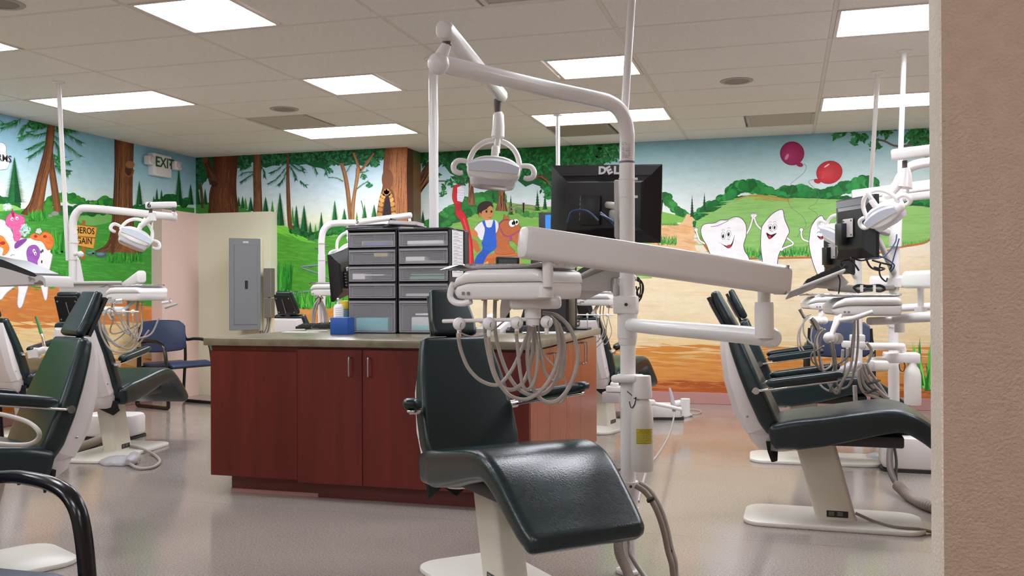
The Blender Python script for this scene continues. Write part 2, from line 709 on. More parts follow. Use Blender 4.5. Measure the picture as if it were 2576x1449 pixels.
for x, y, h, lb, colr in GRILLES:
    i, j = slot(x, y)
    x0, x1, y0, y1 = gx[i] + .014, gx[i + 1] - .014, gy[j] + .014, gy[j + 1] - .014
    if h == 1:
        x1 = gx[i] + TX / 2 - .01
    if h == 2:
        x0 = gx[i] + TX / 2 + .01
    hatch = 'hatch' in lb
    t = thing('ceiling_hatch' if hatch else 'air_grille', lb, 'hatch' if hatch else 'vent', ((x0 + x1) / 2, (y0 + y1) / 2, cz))
    gm = mat('grille_' + colr, colr, 0.7)
    w = .03
    fr = join(box(x0, x1, y0, y0 + w, cz - .005, cz + .02, .002, 1), box(x0, x1, y1 - w, y1, cz - .005, cz + .02, .002, 1),
              box(x0, x0 + w, y0 + w, y1 - w, cz - .010, cz + .02, .002, 1), box(x1 - w, x1, y0 + w, y1 - w, cz - .010, cz + .02, .002, 1))
    obj('frame', fr, gm if not hatch else M_LFRAME, t, 0)
    if hatch:
        obj('panel', box(x0 + w, x1 - w, y0 + w, y1 - w, cz + .003, cz + .015), gm, t, 0)
    else:
        obj('backing', box(x0 + w, x1 - w, y0 + w, y1 - w, cz + .012, cz + .02), mat('grille_dark', '8a827a', 0.9), t, 0)
        nsl = 22
        for k in range(nsl):
            yy = y0 + w + (y1 - y0 - 2 * w) * (k + .5) / nsl
            obj('slat', xf(box(x0 + w, x1 - w, -.0125, .0125, -.001, .001), eul(-14, 0, 0, (0, yy, cz))), gm, t, 0)
for (px, py), lb in zip(((715, 273), (1853, 202)), ('round gray ceiling speaker between the two left ceiling lights', 'round gray ceiling speaker over the right side of the room')):
    c = PZ(px, py, cz)
    t = thing('ceiling_speaker', lb, 'speaker', c, 'ceiling speakers')
    obj('rim', lathe([(.088, .0), (.118, -.001), (.12, -.005), (.116, -.009), (.09, -.009), (.088, -.003)], 28, Matrix.Translation(c)), mat('speaker_rim', 'aaa29a', 0.6), t)
    obj('grille', lathe([(0, -.005), (.05, -.0055), (.089, -.004), (.089, .0)], 28, Matrix.Translation(c)), mat('speaker_mesh', '8f8881', 0.8), t)
c = PZ(2, 6, cz)
t = thing('ceiling_speaker', 'round gray ceiling speaker cut by the top left corner', 'speaker', c, 'ceiling speakers')
obj('rim', lathe([(.088, .0), (.118, -.001), (.12, -.005), (.116, -.009), (.09, -.009), (.088, -.003)], 28, Matrix.Translation(c)), MATS['speaker_rim'], t)
obj('grille', lathe([(0, -.005), (.05, -.0055), (.089, -.004), (.089, .0)], 28, Matrix.Translation(c)), MATS['speaker_mesh'], t)

# ------------------------------------------------------------------ electrical panel, boxes and EXIT sign
c = PY(635, 828, 9.05)
t = thing('electrical_panel', 'gray steel electrical panel on the pale yellow wall', 'electrical panel', c)
M_PANEL = mat('panel_grey_enamel', '6f7072', 0.45)
A, B_ = PY(663.5, 604, 9.055), PY(663.5, 829, 9.055)
hz0, hz1 = B_.z, A.z + .01
xr = A.x
obj('tub', box(xr - .285, xr - .02, 8.99, 9.06, hz0 - .01, hz1 + .012, .004, 1), M_YEL, t)
# cover stands proud at its left edge, hinged on the right
m = Matrix.Translation((xr, 8.985, 0)) @ Matrix.Rotation(math.radians(46), 4, 'Z')
w = .335
obj('cover', xf(box(-w, 0, -.012, .0, hz0, hz1, .003, 1), m), M_PANEL, t)
dr = obj('door', xf(box(-w + .05, -.035, -.018, -.012, hz0 + .06, hz1 - .07, .003, 1), m), M_PANEL, t)
obj('latch', xf(box(-.17, -.14, -.026, -.018, (hz0 + hz1) / 2 - .05, (hz0 + hz1) / 2 + .04, .004, 1), m), M_BLACK, dr)
obj('name_plate', xf(box(-.19, -.13, -.0145, -.012, hz1 - .05, hz1 - .03), m), M_STEEL, t)
M_JB = mat('box_grey_brown', '6f675e', 0.6)
for (x0, y0, x1, y1), lb in (((666, 675, 685, 748), 'upper gray-brown junction box at the edge of the yellow wall'), ((668, 750, 685, 800), 'lower gray-brown junction box below the other one')):
    a, bq = PY(x0, y0, 9.0), PY(x1, y1, 9.0)
    solo('junction_box', box(a.x, bq.x, 8.97, 9.058, bq.z, a.z, .005, 1), M_JB, lb, 'junction box', 'boxes beside the electrical panel')
solo('electric_cable', join(tube([PY(655, 832, 9.04), PY(656, 840, 9.03), PY(668, 840, 9.03), PY(675, 830, 9.03), PY(679, 800, 9.03)], .007, 8),
                            tube([PY(660, 832, 9.04), PY(664, 838, 9.03), PY(672, 815, 9.03), PY(671, 790, 9.03)], .005, 8)), mat('cable_grey', '6b625b', 0.5),
     'gray cable looping under the electrical panel on the yellow wall', 'cable')

XF = XL + .07
c = PX(400, 443, XL)
t = thing('exit_sign', 'white EXIT sign with green letters and two emergency lamps', 'exit sign', c)
y0, y1 = PX(371, 410, XL).y, PX(432, 410, XF).y
z0, z1 = PX(405, 443, XF).z, PX(405, 388, XF).z
obj('housing', box(XL, XF, y0, y1, z0, z1, .008, 2), M_WHITE2, t)
obj('face_plate', box(XF, XF + .004, y0 + .06, y1 - .01, z0 + .02, z1 - .01, .002, 1), M_WHITE, t)
ym, zm = y0 + (y1 - y0) * .60, (z0 + z1) / 2 + .025
Mx = Matrix(((0, 0, 1, XF + .0055), (1, 0, 0, ym), (0, 1, 0, zm), (0, 0, 0, 1)))
text('lettering', 'EXIT', .150, mat('exit_green', '23502f', 0.6), Mx, t, bold=.003)
chev = [Vector((XF + .006, y1 - .045, zm - .025)), Vector((XF + .006, y1 - .045, zm + .025)), Vector((XF + .006, y1 - .018, zm))]
obj('arrow', (chev, [(0, 1, 2)]), mat('exit_green', '23502f', 0.6), t, 0)
for yy, hw, edge in ((y0 - .045, .05, y0), (y1 + .085, .06, y1)):
    zc = z1 - .085
    h_ = obj('lamp_head', join(box(XL + .02, XL + .10, yy - hw, yy + hw, zc - .05, zc + .045, .018, 2), cyl((XL + .05, yy, zc), (XL + .05, edge, zc), .018, 10)), M_WHITE2, t)
    obj('lens', xf(lathe([(0, .02), (.02, .018), (.036, .008), (.042, 0)], 16), frame((XL + .10, yy, zc), (0, 1, 0), (1, 0, 0))), mat('lens_grey', 'c8c4c8', 0.15), h_)
# ================================================================== painted mural (flat paint on the walls, in thin layers)
M_MURAL = bpy.data.materials.new('mural_paint')
M_MURAL.use_nodes = True
nt = M_MURAL.node_tree
b = nt.nodes['Principled BSDF']
at_ = nt.nodes.new('ShaderNodeAttribute')
at_.attribute_name = 'paint'
tc = nt.nodes.new('ShaderNodeTexCoord')
n = nt.nodes.new('ShaderNodeTexNoise')
n.inputs['Scale'].default_value = 9
n.inputs['Detail'].default_value = 7
n.inputs['Roughness'].default_value = .65
mp = nt.nodes.new('ShaderNodeMapping')
mp.inputs['Scale'].default_value = (1, 1, 2.2)
nt.links.new(tc.outputs['Object'], mp.inputs['Vector'])
nt.links.new(mp.outputs[0], n.inputs['Vector'])
rp = nt.nodes.new('ShaderNodeMapRange')
rp.inputs['From Min'].default_value = .3
rp.inputs['From Max'].default_value = .7
rp.inputs['To Min'].default_value = .93
rp.inputs['To Max'].default_value = 1.06
nt.links.new(n.outputs['Fac'], rp.inputs['Value'])
vm = nt.nodes.new('ShaderNodeVectorMath')
vm.operation = 'SCALE'
nt.links.new(at_.outputs['Color'], vm.inputs[0])
nt.links.new(rp.outputs[0], vm.inputs['Scale'])
nt.links.new(vm.outputs[0], b.inputs['Base Color'])
b.inputs['Roughness'].default_value = .55
b.inputs['Specular IOR Level'].default_value = .25


def mixc(a, c, t):
    return tuple(x + (y - x) * t for x, y in zip(a, c))


def C(h, j=0.0):
    c = hexc(h) if isinstance(h, str) else h
    if j:
        k = 1 + random.uniform(-j, j)
        c = tuple(min(1, x * k) for x in c)
    return c


class Paint:
    """collects coloured flat polygons; coordinates are read off the photograph and laid on one wall plane"""

    def __init__(s, plane, nrm, off=(0, 0), sc=1.0):
        s.plane, s.nrm, s.V, s.F, s.K = plane, Vector(nrm), [], [], []
        s.off, s.sc = off, sc

    def view(s, ox, oy, sc):
        s.off, s.sc = (ox, oy), sc

    def pt(s, p, z):
        return s.plane(s.off[0] + p[0] / s.sc, s.off[1] + p[1] / s.sc) + s.nrm * (0.0004 + z * 6e-4)

    def add(s, pts, cols, z):
        i = len(s.V)
        s.V += [s.pt(p, z) for p in pts]
        if not isinstance(cols, list):
            cols = [cols] * len(pts)
        s.K += cols
        s.F.append(tuple(range(i, i + len(pts))))

    def poly(s, pts, col, z=1, smooth=0, closed=True):
        if smooth:
            pts = [(v.x, v.y) for v in cat([(x, y, 0) for x, y in pts], smooth, True)]
        s.add(pts, C(col), z)
        return pts

    def line(s, pts, w, col, z=5, smooth=4, closed=False, w2=None):
        q = [Vector((x, y, 0)) for x, y in pts]
        if smooth:
            q = cat(q, smooth, closed)
        if closed:
            q.append(q[0])
        m = len(q)
        L, R = [], []
        for i in range(m):
            t = (q[min(i + 1, m - 1)] - q[max(i - 1, 0)])
            if t.length < 1e-9:
                t = Vector((1, 0, 0))
            t.normalize()
            ww = (w if w2 is None else w + (w2 - w) * i / (m - 1)) / 2
            L.append((q[i].x - t.y * ww, q[i].y + t.x * ww))
            R.append((q[i].x + t.y * ww, q[i].y - t.x * ww))
        c = C(col)
        for i in range(m - 1):
            s.add([L[i], L[i + 1], R[i + 1], R[i]], c, z)

    def strip(s, A, B, cols, z=2, n=6):
        """band between two polylines, colours run across from A to B"""
        A = cat([(x, y, 0) for x, y in A], n)
        B = cat([(x, y, 0) for x, y in B], n)
        k = len(cols)
        cols = [C(c) for c in cols]
        m = max(len(A), len(B))

        def samp(Q, t):
            f = t * (len(Q) - 1)
            i = min(int(f), len(Q) - 2)
            return Q[i].lerp(Q[i + 1], f - i)
        for i in range(m - 1):
            a0, a1, b0, b1 = samp(A, i / (m - 1)), samp(A, (i + 1) / (m - 1)), samp(B, i / (m - 1)), samp(B, (i + 1) / (m - 1))
            for j in range(k - 1):
                t0, t1 = j / (k - 1), (j + 1) / (k - 1)
                p = [a0.lerp(b0, t0), a0.lerp(b0, t1), a1.lerp(b1, t1), a1.lerp(b1, t0)]
                s.add([(v.x, v.y) for v in p], [cols[j], cols[j + 1], cols[j + 1], cols[j]], z)

    def trunk(s, A, B, cols=('5a3420', '8a5733', 'a06a40', '6b4228'), z=4, streaks=40):
        s.strip(A, B, list(cols), z)
        A2 = cat([(x, y, 0) for x, y in A], 6)
        B2 = cat([(x, y, 0) for x, y in B], 6)
        m = min(len(A2), len(B2))
        for _ in range(streaks):
            u = random.random()
            i0 = random.randrange(0, max(1, m - 3))
            ln = random.randint(2, max(3, m // 2))
            q = []
            for i in range(i0, min(m, i0 + ln)):
                fa, fb = A2[min(len(A2) - 1, int(i * (len(A2) - 1) / (m - 1)))], B2[min(len(B2) - 1, int(i * (len(B2) - 1) / (m - 1)))]
                v = fa.lerp(fb, min(.97, max(.03, u + random.uniform(-.02, .02))))
                q.append((v.x, v.y))
            if len(q) > 1:
                s.line(q, random.uniform(.8, 2.2), C(random.choice(('4a2a1a', '6d4429', 'b07c4c', '5d3822')), .15), z + .5, smooth=0)

    def disc(s, x, y, rx, ry, col, z=3, n=18, rot=0, col2=None, hx=0, hy=0):
        ca, sa = math.cos(rot), math.sin(rot)
        ring = []
        for k in range(n):
            a = 2 * math.pi * k / n
            u, v = rx * math.cos(a), ry * math.sin(a)
            ring.append((x + u * ca - v * sa, y + u * sa + v * ca))
        if col2 is None:
            s.add(ring, C(col), z)
        else:
            for k in range(n):
                s.add([(x + hx, y + hy), ring[k], ring[(k + 1) % n]], [C(col2), C(col), C(col)], z)
        return ring

    def bush(s, path, r, n, cols, z=3, dy=1.0):
        """scalloped bushes along a path, rear ones darker"""
        q = cat([(x, y, 0) for x, y in path], 12)
        n = int(n * 2.4)
        r = r * .72
        for k in range(n):
            t = (k + .5) / n * (len(q) - 1)
            i = min(int(t), len(q) - 2)
            v = q[i].lerp(q[i + 1], t - i)
            rr = r * random.uniform(.75, 1.2)
            c = C(random.choice(cols), .12)
            s.disc(v.x + random.uniform(-.3, .3) * r, v.y + random.uniform(-.45, .95) * r, rr, rr * .9 * dy, mixc(c, (0, 0, 0), .22), z + .7 * ((k * 7) % 24) / 24, 12, col2=c, hx=-rr * .2, hy=-rr * .4)

    def pine(s, x, y0, y1, hw, cols=('1d5a2c', '12431f'), z=4, n=None):
        hgt = y1 - y0
        n = n or max(7, int(hgt / 6))
        s.add([(x, y0), (x - hw * .55, y1), (x + hw * .55, y1)], C(cols[1]), z)
        for k in range(n):
            t = (k + .3) / n
            w = hw * (t ** .85) * random.uniform(.8, 1.1) + hgt * .008
            yy = y0 + hgt * t
            d = hgt / n
            for sx in (-1, 1):
                c = C(cols[0] if sx < 0 else cols[1], .2)
                s.add([(x, yy - d * .7), (x + sx * w, yy + d * .9), (x + sx * w * .55, yy + d * .6), (x, yy + d * .8)], c, z + .1 + t * .5)

    def grass(s, x0, x1, y, h, n, cols, z=6, lean=.3, slope=0):
        for _ in range(n):
            t = random.random()
            x = x0 + (x1 - x0) * t
            yy = y + slope * (x - x0) + random.uniform(-.1, .25) * h
            hh = h * random.uniform(.4, 1.1)
            l = random.uniform(-lean, lean) * hh
            w = max(.6, hh * .07)
            s.add([(x - w, yy), (x + w, yy), (x + l, yy - hh)], C(random.choice(cols), .2), z + random.uniform(0, .8))

    def dabs(s, x, y, rx, ry, n, size, cols, z=5, ang=None, asp=.45):
        """leaf dabs filling an ellipse"""
        for _ in range(n):
            a, r_ = random.uniform(0, 6.283), math.sqrt(random.random())
            px, py = x + rx * r_ * math.cos(a), y + ry * r_ * math.sin(a)
            sz = size * random.uniform(.6, 1.4)
            th = random.uniform(0, 6.283) if ang is None else ang + random.uniform(-.5, .5)
            c_, s_ = math.cos(th) * sz, math.sin(th) * sz
            s.add([(px - c_, py - s_), (px - s_ * asp, py + c_ * asp), (px + c_, py + s_), (px + s_ * asp, py - c_ * asp)], C(random.choice(cols), .2), z + random.uniform(0, .8))

    def frond(s, pts, n, ln, cols, z=5, w=2.0):
        """hanging needle branch"""
        q = cat([(x, y, 0) for x, y in pts], 8)
        s.line(pts, w, cols[-1], z)
        for _ in range(n):
            f = random.random() ** .8
            i = min(int(f * (len(q) - 1)), len(q) - 2)
            v = q[i]
            t = (q[i + 1] - q[i]).normalized()
            sd = random.choice((-1, 1))
            d = (t * .8 + Vector((-t.y, t.x, 0)) * sd * .6 + Vector((0, .35, 0))).normalized() * ln * random.uniform(.5, 1.2)
            p = Vector((-d.y, d.x, 0)).normalized() * max(.7, ln * .07)
            s.add([(v.x - p.x, v.y - p.y), (v.x + d.x, v.y + d.y), (v.x + p.x, v.y + p.y)], C(random.choice(cols), .25), z + random.uniform(0, .9))

    def wash(s, x0, x1, ys, cols, z=0, n=24):
        """horizontal colour bands from top to bottom"""
        for k in range(n):
            a, c = x0 + (x1 - x0) * k / n, x0 + (x1 - x0) * (k + 1) / n
            for i in range(len(ys) - 1):
                ya = ys[i] if not callable(ys[i]) else None
                s.add([(a, ys[i]), (c, ys[i]), (c, ys[i + 1]), (a, ys[i + 1])], [C(cols[i]), C(cols[i]), C(cols[i + 1]), C(cols[i + 1])], z)

    def strokes(s, pts, n, ln, th, cols, z=3, slope=0.0, soft=.74):
        """soft horizontal brush strokes inside a polygon's bounding box rows"""
        xs = [p[0] for p in pts]
        ys = [p[1] for p in pts]
        cc = [C(c) for c in cols]
        mean = tuple(sum(c[i] for c in cc) / len(cc) for i in range(3))
        for _ in range(n):
            x, y = random.uniform(min(xs), max(xs)), random.uniform(min(ys), max(ys))
            # inside test
            ins = False
            j = len(pts) - 1
            for i in range(len(pts)):
                if (pts[i][1] > y) != (pts[j][1] > y) and x < (pts[j][0] - pts[i][0]) * (y - pts[i][1]) / (pts[j][1] - pts[i][1] + 1e-9) + pts[i][0]:
                    ins = not ins
                j = i
            if not ins:
                continue
            l = ln * random.uniform(.4, 1.2)
            t = th * random.uniform(.5, 1.3)
            c = mixc(C(random.choice(cols), .04), mean, soft)
            s.add([(x - l, y - slope * l), (x, y - t), (x + l, y + slope * l), (x, y + t)], c, z + random.uniform(0, .8))

    def worldwash(s, fn, a0, a1, zs, cols, n=10, lay=0):
        """bands at constant height over the whole wall; fn(a, z) gives the wall point"""
        for k in range(n):
            u, v = a0 + (a1 - a0) * k / n, a0 + (a1 - a0) * (k + 1) / n
            for i in range(len(zs) - 1):
                j = len(s.V)
                s.V += [Vector(fn(u, zs[i])), Vector(fn(v, zs[i])), Vector(fn(v, zs[i + 1])), Vector(fn(u, zs[i + 1]))]
                s.K += [C(cols[i]), C(cols[i]), C(cols[i + 1]), C(cols[i + 1])]
                s.F.append((j, j + 1, j + 2, j + 3))

    def write(s, body, size, M, col):
        g = text('t', body, size, None, M, 'geo', extrude=0, bold=size * .012)
        i = len(s.V)
        s.V += [Vector(v) for v in g[0]]
        s.K += [C(col)] * len(g[0])
        s.F += [tuple(k + i for k in f) for f in g[1]]

    def build(s, name, parent, label):
        me = bpy.data.meshes.new(name)
        me.from_pydata([tuple(v) for v in s.V], [], s.F)
        me.update()
        ca = me.color_attributes.new('paint', 'FLOAT_COLOR', 'POINT')
        arr = np.ones((len(s.V), 4), dtype=np.float32)
        arr[:, :3] = np.array(s.K, dtype=np.float32)
        ca.data.foreach_set('color', arr.ravel())
        me.materials.append(M_MURAL)
        o = bpy.data.objects.new(name, me)
        COL.objects.link(o)
        o.parent = parent
        o['label'] = label
        return o


GR = ('2f8a3a', '1f7030', '3fa046', '287d34')
DK = ('0f4a24', '16582c', '0c3d1d', '1c6534')
LF = ('1e6a33', '2d8040', '145228', '3d9150')

# ------------------------------------------------------------------ right part of the back wall: teeth, balloons, hills, rider
R = Paint(lambda x, y: PY(x, y, YB2), (0, -1, 0))
zz = [PY(1740, y, YB2).z for y in (340, 380, 430, 490, 560, 640, 700, 760, 830, 880, 905, 930, 960, 990, 1016)]
R.worldwash(lambda a, z: (a, YB2 - .0003, z), XJ, XR, [CEIL] + zz[1:], ['8cbccb', '9fcad3', 'bcd8da', 'd6e3e1', 'e8eae2', 'e4d6bc', 'e6d2ac', 'e6d6b4', 'e4cea4', 'debb82', 'd4a05f', 'd39452', 'c87c42', 'b06030', '9b4e26'], 12)
# sand: soft strokes
R.strokes([(1400, 640), (2600, 640), (2600, 880), (1400, 880)], 420, 70, 3, ('e0ca9f', 'e8d9ba', 'e4cfa8', 'debf8e', 'e8dbc0'), 1, .02)
R.strokes([(1400, 860), (2600, 880), (2600, 985), (1400, 965)], 380, 60, 4, ('cc8236', 'c2722f', 'd79848', 'b8672d', 'd9a254'), 1, .02)
R.strokes([(1400, 950), (2600, 975), (2600, 1000), (1400, 985)], 200, 40, 4, ('a34f25', '93471f', 'b8662e'), 1.5, .02)
# left grove: canopy, trunks, hills
R.poly([(1030, 560), (1110, 560), (1180, 520), (1260, 505), (1340, 520), (1420, 520), (1520, 510), (1665, 540), (1700, 556), (1728, 600), (1690, 640), (1640, 655), (1640, 700), (1030, 705)], '78b04c', 1.2)
R.strokes([(1110, 560), (1260, 510), (1400, 530), (1660, 545), (1660, 690), (1110, 690)], 420, 26, 3, ('86bc54', '6aa444', '92c460', '5d9a3e', 'a3b35c'), 1.8, -.05)
R.bush([(1112, 548), (1150, 520), (1200, 500), (1240, 490), (1262, 498)], 17, 46, GR, 2)
R.bush([(1108, 562), (1160, 540), (1220, 518)], 12, 26, ('1f7030', '2f8a3a'), 2.4)
R.trunk([(1180, 430), (1179, 480), (1176, 515)], [(1190, 430), (1192, 480), (1196, 517)], ('7d4e33', '9b6945', '7b4c31'), 3, 12)
R.trunk([(1252, 450), (1253, 500), (1246, 530)], [(1270, 450), (1271, 500), (1278, 532)], ('6b4530', '9a6948', '714731'), 3, 18)
for x, y0, y1, w in ((1285, 492, 540, 9), (1352, 478, 530, 9), (1371, 488, 527, 9), (1240, 476, 500, 6)):
    R.pine(x, y0, y1, w, z=2.5)
R.bush([(1300, 528), (1340, 540), (1395, 535)], 9, 16, ('3a8a3c', '5aa04a'), 2.2)
for y in (519, 528):
    R.line([(1279, y + 6), (1300, y - 2), (1325, y - 3), (1354, y + 1)], 3.2, '8a7a66', 3, 4)
for x in (1283, 1316, 1318):
    R.line([(x, 510), (x, 535)], 4, '75664f', 3.2, 0)
# canopy masses
R.poly([(1010, 366), (1560, 350), (1552, 392), (1530, 398), (1515, 420), (1480, 428), (1455, 440), (1420, 446), (1400, 470), (1380, 500), (1362, 470), (1340, 462), (1322, 470), (1300, 452), (1255, 440), (1200, 470), (1165, 452), (1132, 436), (1120, 420), (1100, 395), (1075, 402), (1052, 392), (1020, 400)], '155c2b', 2)
for x, y, rx, ry, n in ((1100, 395, 60, 25, 160), (1200, 420, 60, 30, 200), (1310, 410, 80, 40, 260), (1430, 405, 70, 40, 300), (1505, 385, 50, 25, 260), (1165, 445, 25, 18, 80), (1380, 475, 22, 25, 80), (1060, 392, 36, 14, 60)):
    R.dabs(x, y, rx, ry, n, 7, ('1a6a31', '247a3a', '0f4d24', '2e8a44', '176030'), 2.6)
R.dabs(1540, 385, 22, 22, 120, 5, ('2b7d42', '5a9f6a', '1d6a35'), 3)
R.trunk([(1030, 560), (1032, 500), (1045, 465), (1062, 430), (1085, 396)], [(1056, 565), (1056, 500), (1064, 478), (1085, 450), (1105, 410)], ('4b3524', '7a5233', '9a6a43', '6b462c'), 3.2, 40)
R.line([(1052, 448), (1075, 446), (1100, 455), (1132, 455)], 3, '5d4430', 3.3, 4)
for x, y in ((1115, 470), (1128, 458), (1116, 486), (1100, 440), (1137, 462)):
    R.dabs(x, y, 8, 7, 9, 6, LF, 4)
R.trunk([(1345, 442), (1362, 440), (1377, 450)], [(1346, 450), (1360, 448), (1388, 470)], ('6b4630', '8a5c3c'), 3.4, 6)
for x, y0, y1, w in ((1040, 515, 560, 7), (1064, 530, 562, 9)):
    R.pine(x, y0, y1, w, z=3.4)
R.bush([(1062, 572), (1090, 556), (1108, 545)], 13, 18, GR, 3)
# path and hills on the right
R.bush([(1650, 500), (1672, 492), (1690, 515), (1712, 535), (1726, 545)], 13, 34, GR, 2)
R.poly([(1655, 530), (1690, 538), (1722, 548), (1722, 560), (1700, 560), (1655, 568)], '7fb552', 2.8)
R.poly([(1728, 538), (1736, 540), (1750, 555), (1765, 568), (1752, 580), (1745, 600), (1748, 620), (1762, 655), (1500, 690), (1640, 640), (1664, 608), (1664, 565), (1700, 568), (1718, 558)], 'e2b98a', 2.9)
R.strokes([(1664, 572), (1745, 565), (1755, 650), (1600, 680)], 200, 22, 3, ('d89a5c', 'eccba0', 'cf8545', 'e6bd8a'), 3.2, .12)
R.grass(1660, 1710, 566, 7, 70, ('4e8f3c', '72a94c', '3a7a34'), 4)
R.grass(1655, 1702, 612, 22, 90, ('3f8f3a', '66a848', '2a7034'), 4)
R.bush([(1745, 548), (1785, 520), (1830, 498), (1850, 470), (1890, 465), (1920, 478), (1955, 492), (1985, 480), (2030, 482), (2065, 492), (2105, 475), (2150, 462), (2190, 455), (2215, 490), (2290, 510), (2420, 500), (2520, 480)], 17, 170, ('1f8038', '2a9044', '187030', '35a04c'), 2)
R.bush([(1745, 565), (1800, 530), (1860, 505), (1930, 500), (2000, 505), (2100, 505), (2200, 500), (2330, 520), (2520, 510)], 13, 150, ('166a2c', '1f7a36', '125c26'), 2.6)
R.pine(1741, 492, 545, 7, ('2a4a34', '1c3626'), 3)
R.pine(1772, 486, 530, 8, ('2a5a34', '1c4626'), 2.4)
R.pine(2191, 455, 485, 9, z=3)
hill = [(1752, 556), (1800, 530), (1850, 500), (1890, 489), (1935, 492), (1980, 500), (2050, 499), (2120, 505), (2200, 515), (2343, 522), (2600, 520), (2600, 600), (2343, 600), (2310, 612), (2260, 618), (2200, 632), (2100, 640), (2000, 642), (1880, 646), (1800, 640), (1760, 600), (1748, 580)]
R.poly(hill, '8fc06a', 3.4)
R.strokes(hill, 700, 36, 3.2, ('86b85f', '9bc877', '7bb056', 'a5cd80', '74a850'), 3.7, -.04)
R.line([(1850, 503), (1890, 491), (1935, 494), (1985, 503)], 3, 'b08a3c', 4.4, 4)
R.strokes([(1880, 488), (1990, 500), (1990, 512), (1880, 500)], 60, 14, 1.5, ('a98f45', 'b9993f'), 4.4, .1)
R.line([(1748, 580), (1765, 605), (1800, 645), (1880, 650), (2000, 648), (2100, 646), (2200, 638), (2262, 622), (2320, 612), (2343, 600)], 5, 'b5702f', 4.2, 4)
R.grass(1752, 1800, 588, 12, 60, ('4e9a3c', '72b94c'), 4.6, slope=.9)
R.grass(1868, 1925, 644, 22, 120, ('3f9a3c', '72b94c', '2a7a34'), 4.6)
R.grass(1955, 2080, 640, 24, 170, ('3f9a3c', '72b94c', '2a7a34'), 4.6)
R.grass(2180, 2343, 628, 10, 120, ('3f8a34', '5aa044'), 4.6, slope=-.14)
R.poly([(1903, 650), (1906, 641), (1918, 640), (1924, 650), (1914, 656)], '7d8d93', 4.8)
# leaves at the top right
for _ in range(70):
    x = random.triangular(2090, 2560, 2460)
    y = 322 + (random.random() ** 1.6) * (18 + (x - 2090) * .28)
    R.dabs(x, y, 7, 6, 5, 8, LF, 4.5)
R.dabs(2320, 345, 40, 22, 150, 9, LF, 4.4)
R.line([(2200, 350), (2225, 355), (2260, 368), (2343, 360), (2430, 380)], 5, '6f5a4c', 4.3, 4)
for x, y in ((2203, 375), (2200, 362), (2150, 355), (2168, 345), (2102, 340), (2120, 332), (2335, 398), (2232, 330)):
    R.dabs(x, y, 10, 8, 8, 9, LF, 4.6)
# grass blades painted low at the right
R.view(0, 0, 1)
for _ in range(60):
    x = random.uniform(2292, 2420)
    hgt = random.uniform(40, 125)
    l = random.uniform(-22, 16)
    y = 975 + random.uniform(-10, 10)
    R.add([(x - 4, y), (x + 4, y), (x + l * .4 + 4, y - hgt * .5), (x + l, y - hgt), (x + l * .4 - 4, y - hgt * .5)], C(random.choice(('2a9a34', '4fb83a', '1c7a2a', '86c850')), .15), 5 + random.uniform(0, .8))
# balloons
R.view(1640, 300, 3.578)
for cx_, cy_, rx, ry, c, c2, kn, rot in ((1262, 308, 106, 104, '9a2050', 'b23a72', (1330, 408), .2), (1597, 478, 116, 100, 'c02a34', 'd8484c', (1488, 558), -.3)):
    R.disc(cx_, cy_, rx + 3, ry + 3, '5f1830', 5, 40, rot)
    R.disc(cx_, cy_, rx, ry, c, 5.2, 40, rot, c2, -rx * .35, ry * .15)
    R.disc(cx_ - rx * .45, cy_ + ry * .3, 14, 30, 'd08fb0' if kn[0] < 1400 else 'd8484c', 5.6, 14, .5)
    R.disc(cx_ - rx * .2, cy_ - ry * .6, 30, 7, 'f0c8cc' if kn[0] > 1400 else 'a8305f', 5.7, 12, -.6)
    R.disc(kn[0], kn[1], 32, 20, c, 5.3, 14, .3)
R.line([(1365, 400), (1390, 425), (1360, 490), (1250, 580), (1270, 600), (1240, 680), (1225, 730), (1260, 800), (1350, 870), (1385, 930), (1380, 975), (1345, 1000), (1310, 1060)], 3, '5d6f66', 5.5)
R.line([(1470, 540), (1410, 560), (1450, 610), (1500, 660), (1480, 750), (1410, 800), (1490, 860), (1400, 980), (1340, 1000)], 3, '5d6f66', 5.5)


def tooth(out, eyes, mouth, tongue, brows=(), closed=False):
    q = R.poly(out, 'f2eeee', 6, 5)
    R.line(out, 5, '2d3033', 6.2, 5, True)
    R.line([(x + 12, y + 6) for x, y in out[3:7]], 3, 'a8a6ac', 6.3)
    for (x, y, rx, ry) in eyes:
        if closed:
            R.line([(x - rx, y + 6), (x, y - 8), (x + rx, y + 6)], 4, '2a2226', 6.6)
        else:
            R.disc(x, y, rx + 2, ry + 2, '3a3236', 6.4, 20)
            R.disc(x, y, rx - 1, ry - 1, 'f8f6f6', 6.5, 20)
            R.disc(x - 2, y + ry * .1, rx * .55, ry * .62, '17130f', 6.7, 16)
            R.disc(x - 4, y - ry * .25, rx * .16, ry * .16, 'ffffff', 6.8, 8)
        R.line([(x - 16, y - ry - 12), (x, y - ry - 22), (x + 14, y - ry - 14)], 2.5, '4a4246', 6.6)
    R.poly(mouth, '2a1216', 6.5, 4)
    R.poly(tongue, 'c23344', 6.7, 4)


def limb(pts, w=15):
    R.line(pts, w + 5, '2d3033', 5.7)
    R.line(pts, w, 'eeeaea', 5.9)


def hand(x, y, a=0):
    for k in (-.8, -.2, .4, 1.0):
        dx, dy = math.sin(k + a), -math.cos(k + a)
        R.line([(x, y), (x + dx * 26, y + dy * 26)], 12, '2d3033', 5.8, 0)
        R.line([(x, y), (x + dx * 24, y + dy * 24)], 7, 'f0ecec', 6, 0)
    R.disc(x, y, 12, 12, 'f0ecec', 6.05, 12)


